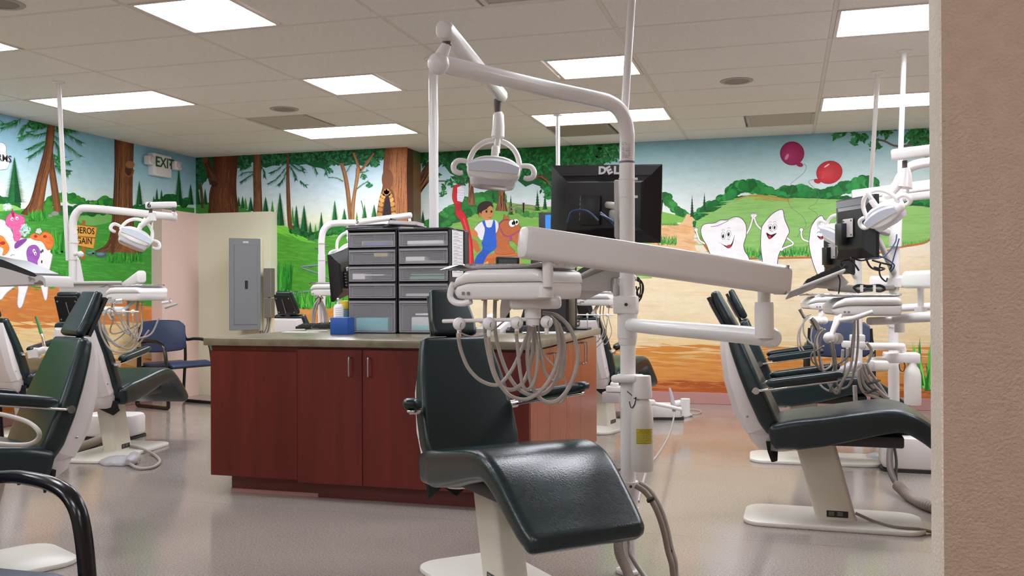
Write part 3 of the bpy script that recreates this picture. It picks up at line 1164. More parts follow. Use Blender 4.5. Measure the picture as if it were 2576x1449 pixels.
limb([(475, 1120), (430, 1090), (410, 1040), (402, 1010)])
hand(398, 1000, -.2)
limb([(850, 1035), (880, 980), (905, 900), (908, 875)])
hand(905, 872, -.2)
limb([(985, 992), (945, 950), (925, 900), (918, 880)])
hand(928, 870, .2)
limb([(1212, 1065), (1272, 1118), (1225, 1145), (1170, 1165)])
R.disc(1165, 1170, 18, 15, 'f0ecec', 6.9, 12)
limb([(1412, 1102), (1360, 1080), (1345, 1040), (1345, 1005)])
R.disc(1345, 995, 20, 20, '2d3033', 5.8, 14)
R.disc(1345, 995, 16, 16, 'f0ecec', 6, 14)
tooth([(440, 1010), (452, 962), (490, 940), (560, 935), (615, 908), (680, 905), (740, 880), (790, 884), (830, 918), (850, 970), (848, 1050), (826, 1130), (838, 1190), (862, 1225), (885, 1290), (900, 1420), (620, 1420), (560, 1270), (520, 1205), (490, 1130), (455, 1070)],
      ((642, 1048, 18, 32), (692, 1030, 18, 32)), [(598, 1100), (640, 1128), (690, 1140), (722, 1110), (745, 1040), (725, 1130), (692, 1162), (650, 1140)], [(668, 1142), (700, 1128), (712, 1138), (695, 1160)])
R.line([(530, 968), (600, 955), (690, 912)], 4, '2d3033', 6.3)
R.line([(675, 1080), (695, 1078), (690, 1090)], 3, '4a4246', 6.6)
tooth([(985, 995), (1010, 935), (1080, 855), (1150, 815), (1180, 822), (1195, 900), (1236, 1005), (1215, 1060), (1180, 1140), (1142, 1220), (1128, 1310), (1125, 1430), (1010, 1430), (996, 1280), (980, 1150)],
      ((1066, 972, 18, 28), (1106, 970, 16, 28)), [(1030, 1020), (1070, 1040), (1122, 1024), (1090, 1060), (1058, 1080), (1040, 1058)], [(1044, 1052), (1068, 1048), (1072, 1066), (1058, 1078)])
R.line([(1064, 1000), (1078, 1012), (1092, 1002)], 3, '4a4246', 6.6)
tooth([(1418, 1060), (1430, 980), (1470, 908), (1520, 868), (1545, 890), (1560, 940), (1590, 970), (1625, 1100), (1640, 1300), (1620, 1450), (1520, 1440), (1462, 1330), (1425, 1200), (1413, 1110)],
      ((1502, 1020, 17, 20), (1548, 1014, 15, 20)), [(1488, 1048), (1520, 1056), (1562, 1040), (1545, 1072), (1520, 1082), (1500, 1068)], [(1506, 1066), (1525, 1062), (1535, 1072), (1520, 1080)], closed=True)
# rider, brush and horse
R.view(980, 350, 3.623)
R.poly([(900, 1050), (1010, 1035), (1130, 1030), (1185, 1050), (1190, 1075), (1150, 1085), (900, 1100), (840, 1130), (850, 1080)], 'c4713f', 5)
R.poly([(850, 1090), (1160, 1060), (1190, 1090), (1215, 1170), (1180, 1170), (1150, 1100), (960, 1110), (960, 1160), (900, 1160), (900, 1110), (840, 1140), (830, 1120)], 'b86434', 5.1)
R.poly([(1160, 1085), (1190, 1080), (1215, 1165), (1225, 1300), (1190, 1300)], 'd08a52', 5.2)
R.poly([(860, 1110), (940, 1100), (935, 1300), (850, 1300)], 'd9a066', 5)
R.poly([(740, 900), (800, 930), (830, 1010), (800, 1040), (760, 990)], 'c06a3c', 5)
horse = [(968, 880), (985, 810), (1020, 750), (1038, 735), (1045, 685), (1062, 715), (1080, 695), (1092, 735), (1130, 735), (1165, 760), (1192, 800), (1215, 860), (1225, 930), (1195, 975), (1160, 965), (1125, 930), (1085, 930), (1100, 980), (1140, 1035), (965, 1040)]
R.line(horse, 5, '5a2c1c', 5.3, 3, True)
R.poly(horse, 'b9683c', 5.4, 3)
R.strokes(horse, 160, 10, 3, ('c87a48', 'a8572f', 'd08850'), 5.6, .8)
R.line([(1000, 790), (1040, 870), (1095, 885), (1160, 850), (1205, 825)], 14, 'a04a70', 6)
R.line([(975, 860), (985, 800), (1030, 742), (1085, 735)], 12, '8f3a60', 6)
R.line([(1105, 880), (1108, 930)], 18, 'a04a90', 6.1, 0)
for x, y, r in ((1118, 768, 30), (1152, 756, 26)):
    R.disc(x, y, r + 3, r + 6, '3a2420', 6.2)
    R.disc(x, y, r, r + 3, 'f8f4f2', 6.3)
    R.disc(x + 8, y, r * .4, r * .5, '14100e', 6.5)
# boy
leg = [(845, 930), (970, 960), (965, 1000), (900, 1050), (860, 1120), (840, 1190), (770, 1190), (775, 1120), (800, 1060), (850, 1000)]
R.poly(leg, '2c56b4', 6.6, 3)
R.poly([(775, 810), (810, 770), (850, 745), (930, 735), (975, 745), (995, 790), (970, 860), (930, 880), (870, 900), (835, 920), (800, 870)], 'e4e2e6', 6.4, 3)
R.line([(775, 810), (810, 770), (850, 745)], 4, '3c3a44', 6.5)
R.poly([(735, 820), (780, 830), (805, 860), (800, 890), (760, 890), (735, 860)], 'cf7f3f', 6.7, 3)
R.poly([(845, 755), (870, 742), (885, 800), (930, 800), (945, 742), (962, 748), (970, 860), (972, 1000), (870, 1010), (850, 930), (865, 860), (868, 810)], '2f62c4', 6.9, 2)
R.strokes([(865, 810), (965, 810), (970, 1000), (860, 1010)], 50, 12, 3, ('3f72d0', '254ea4', '3566c2'), 7.1, .3)
R.strokes(leg, 60, 12, 3, ('3f72d0', '254ea4', '234a9c'), 6.9, -.6)
R.disc(890, 668, 56, 72, 'c98a52', 7.2, 24)
R.poly([(800, 640), (812, 600), (850, 572), (900, 566), (935, 585), (948, 625), (935, 615), (915, 610), (880, 640), (845, 660), (835, 700), (815, 705)], '33211c', 7.5, 4)
R.disc(826, 690, 12, 20, 'b8763f', 7.6)
for x in (884, 930):
    R.disc(x, 660, 9, 12, '1f1512', 7.6)
R.line([(868, 642), (884, 636), (898, 642)], 4, '2a1a14', 7.6)
R.line([(900, 712), (915, 718), (930, 708)], 4, '6b2d22', 7.6)
R.line([(912, 680), (922, 686), (926, 676)], 3, '8f5a34', 7.6)
# brush
brush = [(575, 545), (578, 470), (590, 428), (622, 416), (655, 422), (625, 445), (612, 540), (650, 575), (655, 640), (695, 700), (735, 850), (758, 1000), (766, 1260), (700, 1260), (708, 1000), (690, 860), (650, 745), (605, 690), (600, 610)]
R.line(brush, 5, '5d1416', 7.3, 3, True)
R.poly(brush, 'c9262c', 7.4, 3)
R.line([(672, 720), (712, 850), (735, 1000), (738, 1240)], 12, 'dc4a4a', 7.7)
R.poly([(618, 440), (655, 425), (685, 455), (680, 540), (665, 575), (618, 562)], 'e6e2ea', 7.8, 0)
for k in range(5):
    R.line([(622, 462 + k * 24), (678, 468 + k * 24)], 2.5, 'b0a8b8', 7.9, 0)
R.poly([(600, 600), (650, 580), (655, 640), (620, 660)], 'b42026', 7.6)
R.view(0, 0, 1)
R.build('mural', wb, 'hill and teeth part of the painted mural')

# ------------------------------------------------------------------ left part of the back wall and the jog
B = Paint(lambda x, y: PY(x, y, YB1), (0, -1, 0))
zz = [PY(700, y, YB1).z for y in (380, 430, 480, 530, 560, 600, 700, 760, 775, 830, 1000)]
B.worldwash(lambda a, z: (a, YB1 - .0003, z), XL, XJ, [CEIL] + zz[1:] + [0], ['a4cada', 'b8d6e6', 'd0e2ea', 'e2eae0', 'eaecce', '58a834', '48982c', '64aa3c', 'd98a3a', 'e0a85c', 'cf7d3a', '9b4e26'], 10)
B.view(480, 350, 4.14)
mead = [(855, 880), (960, 900), (1080, 960), (1200, 1010), (1400, 1030), (1640, 1000), (1960, 900), (2010, 900), (2010, 1700), (855, 1700)]
B.poly(mead, '4c9a2c', 1)
B.strokes(mead, 700, 90, 12, ('57a634', '3f8a28', '6ab242', '357d22', '5fac38'), 1.6, .12)
B.poly([(0, 660), (200, 660), (500, 700), (640, 760), (860, 780), (860, 900), (0, 900)], '3f8a34', 1)
B.poly([(855, 880), (960, 900), (1080, 950), (1240, 1050), (1300, 1080), (1150, 1060), (1000, 980), (860, 960)], '6cc03a', 2.4, 3)
B.strokes([(860, 880), (1080, 950), (1300, 1080), (860, 980)], 90, 60, 7, ('7acb44', '5cb032', '86d050'), 2.8, .35)
# far firs
for x, y0, y1, w, c in ((70, 470, 680, 60, 0), (150, 515, 680, 45, 0), (500, 600, 700, 30, 0), (540, 590, 720, 40, 0), (570, 610, 730, 40, 1), (625, 600, 750, 50, 0), (780, 600, 760, 55, 0), (850, 640, 760, 30, 1), (930, 560, 900, 80, 0),
                        (1060, 700, 880, 30, 1), (1100, 690, 960, 60, 0), (1180, 690, 960, 70, 0), (1245, 860, 1020, 40, 0), (1300, 880, 1010, 30, 1), (1360, 760, 980, 45, 0), (1500, 640, 860, 50, 2), (1600, 720, 860, 45, 2), (1730, 760, 850, 25, 1), (1810, 680, 840, 45, 2), (1910, 680, 830, 55, 2)):
    B.pine(x, y0, y1, w, (('1f6a38', '114824'), ('5a9f3a', '3f8430'), ('2b8040', '17582c'))[c], 3)
B.bush([(1040, 930), (1150, 970), (1250, 1000), (1330, 990), (1450, 960), (1640, 960)], 40, 60, ('1f6a2c', '2a7a34', '14521f'), 3)
B.line([(1775, 640), (1790, 700), (1800, 760)], 8, '1f6a38', 3.2)
B.dabs(1500, 930, 140, 40, 160, 22, ('1f6a2c', '2a7a34', '3a8a3a'), 3.6)
# stream of grey stones
for pts, w in ((((1230, 1045), (1310, 1050), (1260, 1060)), 9), (((1310, 1130), (1400, 1115), (1440, 1110)), 14), (((1320, 1150), (1500, 1185), (1400, 1215)), 12), (((1330, 1290), (1430, 1275), (1330, 1310), (1150, 1330), (1240, 1370), (1330, 1400), (1420, 1440), (1480, 1470)), 18),
               (((860, 1640), (1100, 1600), (1400, 1570)), 22), (((900, 1660), (1200, 1640)), 16)):
    B.line(list(pts), w, '7f9790', 3.4)
    B.line([(x, y + w * .4) for x, y in pts], w * .35, '4a5d58', 3.6)
for x, y in ((1250, 1330), (1420, 1280), (1240, 1048), (1100, 1590), (1320, 1140)):
    B.disc(x, y, 26, 9, '5b5f58', 3.8, 10)
B.view(0, 0, 1)
B.grass(688, 730, 720, 60, 160, ('2f8f2c', '4fae38', '1f7022'), 4, .15)
B.grass(745, 868, 768, 42, 220, ('2f8f2c', '4fae38', '1f7022', '6ac044'), 4, .2)
B.strokes([(688, 770), (966, 770), (966, 850), (688, 850)], 120, 30, 4, ('d98a3a', 'cf7a30', 'e6b06a'), 3)
B.disc(702, 782, 14, 26, 'cfc9c2', 4.2)
B.disc(704, 765, 9, 8, '6a6058', 4.4)
B.view(480, 350, 4.14)
# dark canopy
B.poly([(0, 140), (500, 120), (2060, 60), (2010, 200), (1900, 230), (1840, 290), (1700, 260), (1600, 280), (1480, 260), (1400, 320), (1350, 300), (1280, 290), (1200, 260), (1120, 270), (980, 250), (900, 260), (780, 300), (640, 240), (560, 300), (500, 300), (180, 400), (60, 560), (20, 560)], '195c36', 2)
for x, y, rx, ry, n in ((90, 330, 90, 130, 220), (560, 240, 70, 70, 140), (860, 210, 130, 60, 240), (1150, 190, 200, 60, 340), (1500, 190, 220, 70, 420), (1860, 170, 170, 60, 360), (1920, 240, 50, 40, 90)):
    B.dabs(x, y, rx, ry, n, 22, ('17552f', '20663b', '0f4427', '2a7a4a', '3b8a5c'), 2.6)
for pts in ([(800, 240), (700, 330), (560, 350), (520, 380)], [(660, 360), (580, 410), (515, 455)], [(700, 230), (760, 330), (770, 400)], [(560, 220), (520, 330)]):
    B.frond(pts, 60, 42, ('1d5f38', '2a7648', '12452a'), 4, 5)
trunkx = 1010
for pts in ([(1005, 240), (900, 320), (820, 360)], [(1000, 290), (900, 410), (800, 470)], [(1005, 330), (960, 430), (910, 485)], [(1030, 250), (1110, 310), (1190, 350)], [(1030, 280), (1080, 370), (1100, 430)], [(1140, 430), (1170, 470), (1205, 480)], [(1040, 240), (1140, 280), (1180, 320)],
            [(1250, 200), (1280, 270), (1320, 370)], [(1370, 220), (1400, 300), (1410, 370)]):
    B.frond(pts, 46, 46, ('1f6a42', '2f8056', '164f30'), 4, 5)
# trunks
B.trunk([(60, 300), (90, 500), (110, 720)], [(85, 300), (120, 500), (140, 720)], ('4a3a26', '6b5232'), 3, 10)
B.trunk([(235, 150), (235, 400), (195, 560), (190, 700), (180, 790)], [(500, 130), (478, 400), (478, 560), (495, 700), (500, 790)], ('4f2a1a', '6e3c24', '7a452a', '64341f', '562d1b'), 5, 160)
B.trunk([(120, 215), (160, 330), (200, 480)], [(180, 200), (235, 330), (290, 440)], ('4a2a1a', '6a4026', '54301e'), 5.4, 30)
B.disc(148, 218, 32, 32, '8a5733', 5.9)
B.disc(245, 465, 42, 30, '4a2616', 5.8, 16, .5)
B.trunk([(655, 120), (650, 400), (655, 600), (648, 790)], [(735, 120), (735, 400), (742, 600), (750, 790)], ('5a3826', '80553a', '8c5f40', '64402b'), 5, 70)
B.trunk([(1000, 150), (995, 430), (1000, 700), (1010, 880), (1020, 930)], [(1022, 150), (1030, 430), (1042, 700), (1055, 880), (1075, 940)], ('5c3826', '86573c', '6b432e'), 5, 40)
B.trunk([(1550, 250), (1590, 400), (1620, 600), (1640, 800), (1645, 860)], [(1590, 250), (1635, 400), (1665, 600), (1680, 800), (1690, 860)], ('8a5c3a', 'b07f54', '8f6340'), 5, 30)
B.trunk([(1720, 300), (1715, 400), (1690, 560), (1668, 700), (1665, 860)], [(1765, 310), (1755, 400), (1725, 560), (1710, 700), (1705, 860)], ('8f6340', 'c0905f', '9c6f48'), 5.2, 30)
B.trunk([(1680, 140), (1715, 230), (1735, 330)], [(1715, 140), (1745, 230), (1775, 330)], ('8a5c3a', 'b58557', '80552f'), 5.1, 10)
B.trunk([(1900, 140), (1840, 220), (1755, 330)], [(1915, 150), (1855, 240), (1770, 360)], ('8a5c3a', 'b07f54'), 5.1, 8)
for pts in ([(1590, 440), (1520, 405), (1430, 400)], [(1610, 360), (1650, 300), (1670, 260)], [(1730, 520), (1790, 470), (1850, 440)], [(1560, 260), (1500, 230), (1450, 200)], [(1760, 350), (1820, 340), (1840, 320)]):
    B.line(pts, 10, '6b4a30', 5.3, 4, w2=4)
    B.frond(pts, 34, 30, ('3f8a50', '2f7442', '5aa068'), 5.6, 3)
for x, y in ((1900, 230), (1925, 260), (1990, 150), (1450, 330), (1860, 480), (1800, 390)):
    B.dabs(x, y, 30, 28, 30, 16, ('2f7a48', '4a9460', '1f6a38'), 5.6)
# hollow tree on the column face
B.trunk([(2025, 60), (2005, 300), (2000, 480), (1960, 700), (1955, 1200)], [(2260, 60), (2250, 300), (2250, 480), (2255, 700), (2260, 1200)], ('7c4a2c', 'a5673f', 'b47448', 'ad6c42', 'a8653d'), 6, 260)
B.disc(2050, 420, 60, 110, '7a4a2c', 6.8, 20)
B.poly([(1955, 820), (1950, 700), (1985, 560), (2040, 520), (2090, 520), (2120, 580), (2130, 700), (2120, 820)], '6f4626', 7, 4)
for k in range(16):
    a = math.pi * (k / 15)
    B.disc(2040 - 74 * math.cos(a), 800 - 260 * math.sin(a) + 40 * abs(math.cos(a)), 30, 22, C(random.choice(('c08a44', 'a87436', 'd09c58'))), 7.3, 12, a)
B.poly([(2005, 850), (2010, 720), (2035, 600), (2065, 600), (2085, 720), (2085, 850)], '2a2024', 7.8, 4)
B.view(0, 0, 1)
B.build('mural', wb, 'forest part of the painted mural, left of the hollow tree')

J = Paint(lambda x, y: PX(x, y, XJ), (1, 0, 0))
J.worldwash(lambda a, z: (XJ + .0003, a, z), YB1, YB2, [CEIL, H + .75, H + .4, H + .1, 0], ['2c5a3a', '5a4a30', '5f4a30', '6a5a34', '8a5a2c'], 1)
zj = [CEIL, H + 1.1, H + .7, H + .45, H + .3]
for i in range(4):
    pass
J.worldwash(lambda a, z: (XJ + .0005, a, z), YB1, YB1 + .2, [CEIL, H + .8, 0], ['5c3a24', '6b4529', '6b4529'], 1)
J.worldwash(lambda a, z: (XJ + .0005, a, z), YB1 + .2, YB2, [CEIL, H + 1.3, H + .9, H + .5, H + .35], ['2a6a3c', '8f6a44', '7a5a3a', '9fb8a8', '4f8a40'], 1)
J.build('mural', wb, 'painted mural on the narrow side of the column')

# ------------------------------------------------------------------ left wall
W = Paint(lambda x, y: PX(x, y, XL), (1, 0, 0))
zz = [PX(200, y, XL).z for y in (335, 400, 460, 510, 540, 600, 680, 730, 760, 800, 850, 900, 950, 1000)]
W.worldwash(lambda a, z: (XL + .0003, a, z), YF, YB1, [CEIL] + zz[1:] + [0], ['8abcd4', '9ccada', 'bedce0', 'dce8e0', 'e4ecd8', '55a23f', '3f9030', '4a8a30', 'd08040', 'd99a58', 'e8d0a4', 'e6c492', 'da9c58', 'c8752f', '9b4e26'], 14)
W.view(0, 250, 3.623)
W.poly([(-2600, 1080), (-100, 990), (200, 1000), (420, 960), (700, 1060), (1000, 1010), (1250, 1000), (1500, 960), (1770, 990), (1770, 1900), (-2600, 1800)], '3f9334', 1)
green = [(-300, 1000), (300, 1000), (1500, 1000), (1500, 1750), (-300, 1650)]
W.strokes(green, 700, 70, 9, ('4aa23c', '348a2c', '57ad44', '2a7a28', '63b54c'), 1.6, .1)
W.bush([(-60, 900), (60, 930), (160, 960)], 48, 22, ('1a6a2c', '237a34'), 2)
W.bush([(420, 950), (500, 900), (600, 880), (700, 910), (800, 960), (900, 960), (960, 920), (1060, 950)], 46, 50, ('3f9a2c', '57b038', '2a8a30', '1f7a2c'), 2)
W.bush([(560, 1000), (700, 1000), (850, 1010), (1000, 1000), (1250, 990), (1400, 970), (1560, 900), (1700, 940)], 46, 54, ('145c26', '1a6a2c', '1f7a34'), 2.5)
W.poly([(700, 1080), (900, 1040), (1020, 1060), (1000, 1120), (800, 1150)], '6fae58', 2.8, 4)
W.poly([(-200, 960), (60, 955), (170, 985), (160, 1010), (-200, 1020)], '8fc46a', 2.8, 4)
for x, y0, y1, w in ((130, 530, 940, 115), (1268, 745, 960, 50), (1428, 810, 960, 32), (1470, 820, 960, 34), (1628, 640, 960, 62), (1735, 770, 960, 50), (805, 910, 980, 20), (890, 905, 980, 20), (1400, 880, 980, 30)):
    W.pine(x, y0, y1, w, ('1f6a36', '0f4a24'), 3.4)
# leaning trunks
W.trunk([(430, 215), (400, 450), (335, 700), (270, 930), (185, 1040)], [(500, 225), (472, 560), (432, 720), (398, 950), (385, 1100)], ('54301e', '7d4b2c', '9c6238', '6d4026'), 5, 110)
W.trunk([(470, 470), (445, 640), (468, 850), (485, 1020)], [(480, 470), (492, 590), (525, 800), (562, 1035)], ('6b4228', '8f5a34', '6b4026'), 4.6, 40)
W.trunk([(1042, 340), (1040, 700), (1012, 1150), (965, 1320), (840, 1390)], [(1218, 380), (1206, 900), (1228, 1250), (1260, 1360), (1300, 1400)], ('4a2a1a', '70432a', '8a5733', '7d4b2c', '54301e'), 5, 220)
W.poly([(1010, 1150), (1060, 1250), (1030, 1420), (1010, 1420)], '5a3420', 5.8)
W.poly([(1160, 1200), (1200, 1300), (1225, 1440), (1200, 1440), (1150, 1320)], '8a5733', 5.8)
W.disc(1160, 650, 36, 50, '4a2a1a', 5.9, 18)
W.disc(1182, 595, 42, 34, '9c6a40', 6, 18)
W.line([(1135, 610), (1130, 660), (1160, 700), (1200, 690), (1215, 640)], 14, '8a5733', 6)
ND = ('1f6a36', '2f8a44', '124a26', '3f9a50')
for pts in ([(430, 225), (330, 270), (230, 330), (170, 355)], [(430, 300), (330, 330), (240, 310)], [(420, 380), (330, 420), (250, 460)], [(410, 420), (340, 480), (255, 535)], [(190, 175), (120, 230), (5, 270)], [(150, 190), (60, 225), (15, 215)],
            [(500, 240), (600, 270), (715, 290)], [(495, 280), (640, 340), (745, 400)], [(490, 330), (600, 420), (740, 525)], [(490, 380), (540, 480), (520, 560)], [(480, 500), (540, 540), (560, 520)], [(485, 540), (570, 570), (630, 570)], [(490, 560), (560, 630), (640, 660)], [(500, 600), (560, 660), (620, 690)],
            [(260, 190), (330, 220), (425, 240)], [(300, 230), (220, 250), (180, 320)]):
    W.frond(pts, 90, 50, ND, 5.5, 5)
W.dabs(340, 230, 90, 35, 160, 22, ND, 5.4)
W.dabs(600, 270, 90, 30, 100, 22, ND, 4.4)
W.grass(260, 420, 1090, 90, 120, ('2f8f2c', '4fae38', '1f7022'), 6, .2)
W.grass(460, 600, 1370, 190, 120, ('2f8f2c', '4fae38', '1f7022'), 5, .15)
W.grass(980, 1300, 1470, 90, 160, ('2f8f2c', '4fae38', '1f7022'), 6.4, .2)
for x, y, r in ((500, 1040, 34), (455, 1060, 22)):
    W.disc(x, y, r, r * .6, '8a9088', 5)
for x, y, r in ((920, 1415, 52), (820, 1405, 34), (850, 1395, 28)):
    W.disc(x, y, r, r * .5, '4a5f68', 6.6, 16)
    W.disc(x - 6, y - 6, r * .7, r * .25, '6f8890', 6.8, 12)
# wooden sign board
W.poly([(745, 1100), (775, 1105), (770, 1460), (735, 1460)], 'a8642f', 6)
W.poly([(690, 1140), (880, 1165), (870, 1260), (690, 1245)], 'e0a548', 6.4)
W.poly([(690, 1250), (860, 1268), (850, 1362), (690, 1330)], 'dda044', 6.4)
for a, c_ in (((690, 1140), (880, 1165)), ((690, 1245), (870, 1262)), ((690, 1330), (850, 1362))):
    W.line([a, c_], 7, '9c5f2a', 6.7, 0)
W.line([(880, 1165), (866, 1262), (850, 1362)], 7, 'b8762f', 6.7, 0)


def wallM(x, y, z=9, slant=0.0):
    p = PX(W.off[0] + x / W.sc, W.off[1] + y / W.sc, XL)
    return Matrix(((0, 0, 1, XL + .0064), (1, 0, 0, p.y), (slant, 1, 0, p.z), (0, 0, 0, 1)))


W.write('HEROS', .085, wallM(768, 1198), '2a1c14')
W.write('GAIN', .085, wallM(765, 1292), '2a1c14')
# speech bubble, cut by the picture edge
bub = [(-200, 480), (-100, 400), (10, 395), (50, 430), (52, 500), (85, 560), (60, 630), (10, 640), (-100, 650), (-200, 600)]
W.line(bub, 6, '6a6a70', 6.1, 4, True)
W.poly(bub, 'eceaee', 6.2, 4)
W.write('RMS', .085, wallM(36, 540), '3a3638')
# germs and the tooth they ride on
tooth_o = [(-300, 1120), (-60, 1090), (60, 1120), (120, 1230), (230, 1270), (330, 1250), (430, 1280), (478, 1340), (470, 1450), (440, 1600), (430, 1780), (415, 1830), (395, 1800), (340, 1600), (290, 1600), (230, 1780), (200, 1880), (170, 1900), (155, 1850), (160, 1700), (60, 1760), (-20, 1830), (-200, 1700)]
W.poly(tooth_o, 'f0ecec', 5.2, 3)
W.line(tooth_o, 6, 'b9b4b8', 5.6, 3, True)


def germ(pts, col, dark, horns=(), eyes=()):
    W.line(pts, 6, dark, 6.6, 4, True)
    q = W.poly(pts, col, 6.8, 4)
    W.strokes([(x, y) for x, y in q], 60, 16, 5, (col, dark, col), 7, .3)
    for a, c_, d in horns:
        W.add([a, c_, d], C(dark), 6.5)
    for x, y in eyes:
        W.disc(x, y, 12, 17, 'f6f2f2', 7.9, 14)
        W.disc(x + 2, y + 4, 5, 8, '17130f', 8.0, 10)


germ([(50, 1100), (90, 1040), (150, 1045), (215, 1080), (215, 1130), (180, 1180), (195, 1230), (160, 1290), (125, 1280), (110, 1190), (60, 1150)], 'e0649c', 'b03c74', [((95, 1045), (110, 990), (130, 1045)), ((180, 1060), (225, 1060), (205, 1090))], ((105, 1090), (150, 1085)))
W.poly([(100, 1035), (125, 1030), (130, 1075), (108, 1072)], 'a82438', 8)
germ([(270, 1250), (310, 1220), (360, 1240), (400, 1210), (460, 1230), (485, 1290), (470, 1350), (430, 1370), (400, 1320), (370, 1290), (310, 1280)], 'e8803a', 'c0541f', [((400, 1210), (420, 1190), (430, 1215))], ())
W.disc(405, 1250, 18, 14, 'b82a28', 8, 12)
W.disc(320, 1248, 16, 14, 'b82a28', 8, 12)
germ([(240, 1390), (265, 1340), (320, 1330), (355, 1370), (355, 1430), (335, 1480), (340, 1540), (320, 1620), (280, 1620), (275, 1500), (250, 1460)], 'a05cb4', '6f3a86', (), ((305, 1380), (318, 1405)))
germ([(130, 1350), (140, 1310), (190, 1280), (240, 1275), (200, 1320), (150, 1355)], '8f4f9c', '6f3a86')
germ([(-40, 1240), (20, 1250), (50, 1290), (80, 1350), (60, 1400), (20, 1420), (30, 1360), (-40, 1320)], 'e88a3a', 'c0541f')
germ([(395, 1620), (430, 1600), (450, 1560), (455, 1640), (450, 1700), (420, 1690)], 'd9683a', 'b04a22')
W.disc(20, 1310, 26, 16, 'b82a28', 8, 12)
for x, y in ((370, 1390), (385, 1380), (130, 1480), (150, 1480), (376, 1480)):
    W.disc(x, y, 7, 15, '2a2426', 7.6, 12)
W.line([(90, 1430), (110, 1415), (130, 1420)], 4, '4a4246', 7.6)
W.dabs(60, 980, 40, 30, 60, 14, ('cfe6e0', 'dff0ea', 'b8d8cc'), 6.3)
W.dabs(220, 1190, 50, 50, 90, 14, ('cfe6e0', '9fd0b8', 'b8d8cc'), 6.3)
W.dabs(350, 1200, 26, 22, 50, 12, ('e6dce0', 'f0e8ea', 'd0c8cc'), 6.3)
# earth under the grass
W.view(0, 0, 1)
earth = [(-200, 745), (60, 722), (130, 728), (170, 705), (300, 770), (400, 790), (400, 1020), (-200, 1150)]
W.poly([(-620, 790), (30, 728), (100, 730), (170, 708), (215, 740), (300, 765), (400, 772), (402, 810), (-620, 860)], 'cd7d3c', 1.9)
W.strokes([(-100, 735), (170, 712), (400, 775), (400, 812), (-100, 815)], 240, 26, 4, ('c06a2e', 'd98f4c', 'b05c28', 'e0a464'), 2.4, .12)
W.strokes([(-100, 812), (400, 812), (400, 900), (-100, 900)], 240, 40, 4, ('e8cf98', 'e0b874', 'f0dcae', 'd9a85c'), 1.4, .08)
W.strokes([(-100, 890), (400, 890), (400, 1010), (-100, 1090)], 260, 40, 5, ('cf8238', 'c0702e', 'dc9c50', 'b8642a'), 1.4, .08)
W.grass(120, 170, 716, 40, 60, ('2f8f2c', '4fae38', '1f7022'), 5, .2)
W.build('mural', bpy.data.objects['wall_left'], 'germ and forest part of the painted mural')
# ================================================================== dental chairs
M_COLUMN = mat('cream_column_enamel', 'cfc8b8', 0.4, var=0.03, vscale=3)
M_SHELL = mat('white_back_shell', 'd8d0cd', 0.4, var=0.03, vscale=3)
M_CLOTH = mat('black_dust_cloth', '141317', 0.85, bump=.3, bscale=40)


def seclerp(tab, t):
    for i in range(len(tab) - 1):
        if t <= tab[i + 1][0]:
            a, b_ = tab[i], tab[i + 1]
            f = (t - a[0]) / (b_[0] - a[0])
            return [p + (q - p) * f for p, q in zip(a[1:], b_[1:])]
    return list(tab[-1][1:])


def pad(path, width, thick, r=.03, n=5, smooth=5, endr=.03, crown=0.0):
    """upholstered pad: path of (x, z) along the front/top surface, widths and thicknesses per path point"""
    q = cat([Vector((x, 0, z)) for x, z in path], smooth)
    m = len(q)
    rings = []
    L = [0]
    for i in range(1, m):
        L.append(L[-1] + (q[i] - q[i - 1]).length)
    tot = L[-1]

    def val(tab, i):
        t = i / (m - 1) * (len(tab) - 1)
        k = min(int(t), len(tab) - 2)
        return tab[k] + (tab[k + 1] - tab[k]) * (t - k)
    ext = []
    for i in range(m):
        d0, d1 = L[i], tot - L[i]
        ext.append((i, 0))
    seq = [(0, e) for e in (1, .7, .35)] + [(i, 0) for i in range(m)] + [(m - 1, e) for e in (.35, .7, 1)]
    for i, e in seq:
        t = (q[min(i + 1, m - 1)] - q[max(i - 1, 0)]).normalized()
        nrm = Vector((-t.z, 0, t.x))
        sh = endr * (1 - math.sqrt(max(0, 1 - e * e)))
        adv = endr * e
        w_, th = val(width, i) - 2 * sh, val(thick, i) - 2 * sh
        c = q[i] - nrm * (val(thick, i) / 2)
        if e > 0:
            c = c + t * (adv * (-1 if i == 0 else 1))
        ring = []
        for a, b_ in rrect(w_, th, r - sh * .5, n):
            lift = crown * (1 - (2 * a / w_) ** 2) if b_ > 0 else 0
            ring.append(c + Vector((0, a, 0)) + nrm * (b_ - lift))
        rings.append(ring)
    return loft(rings)


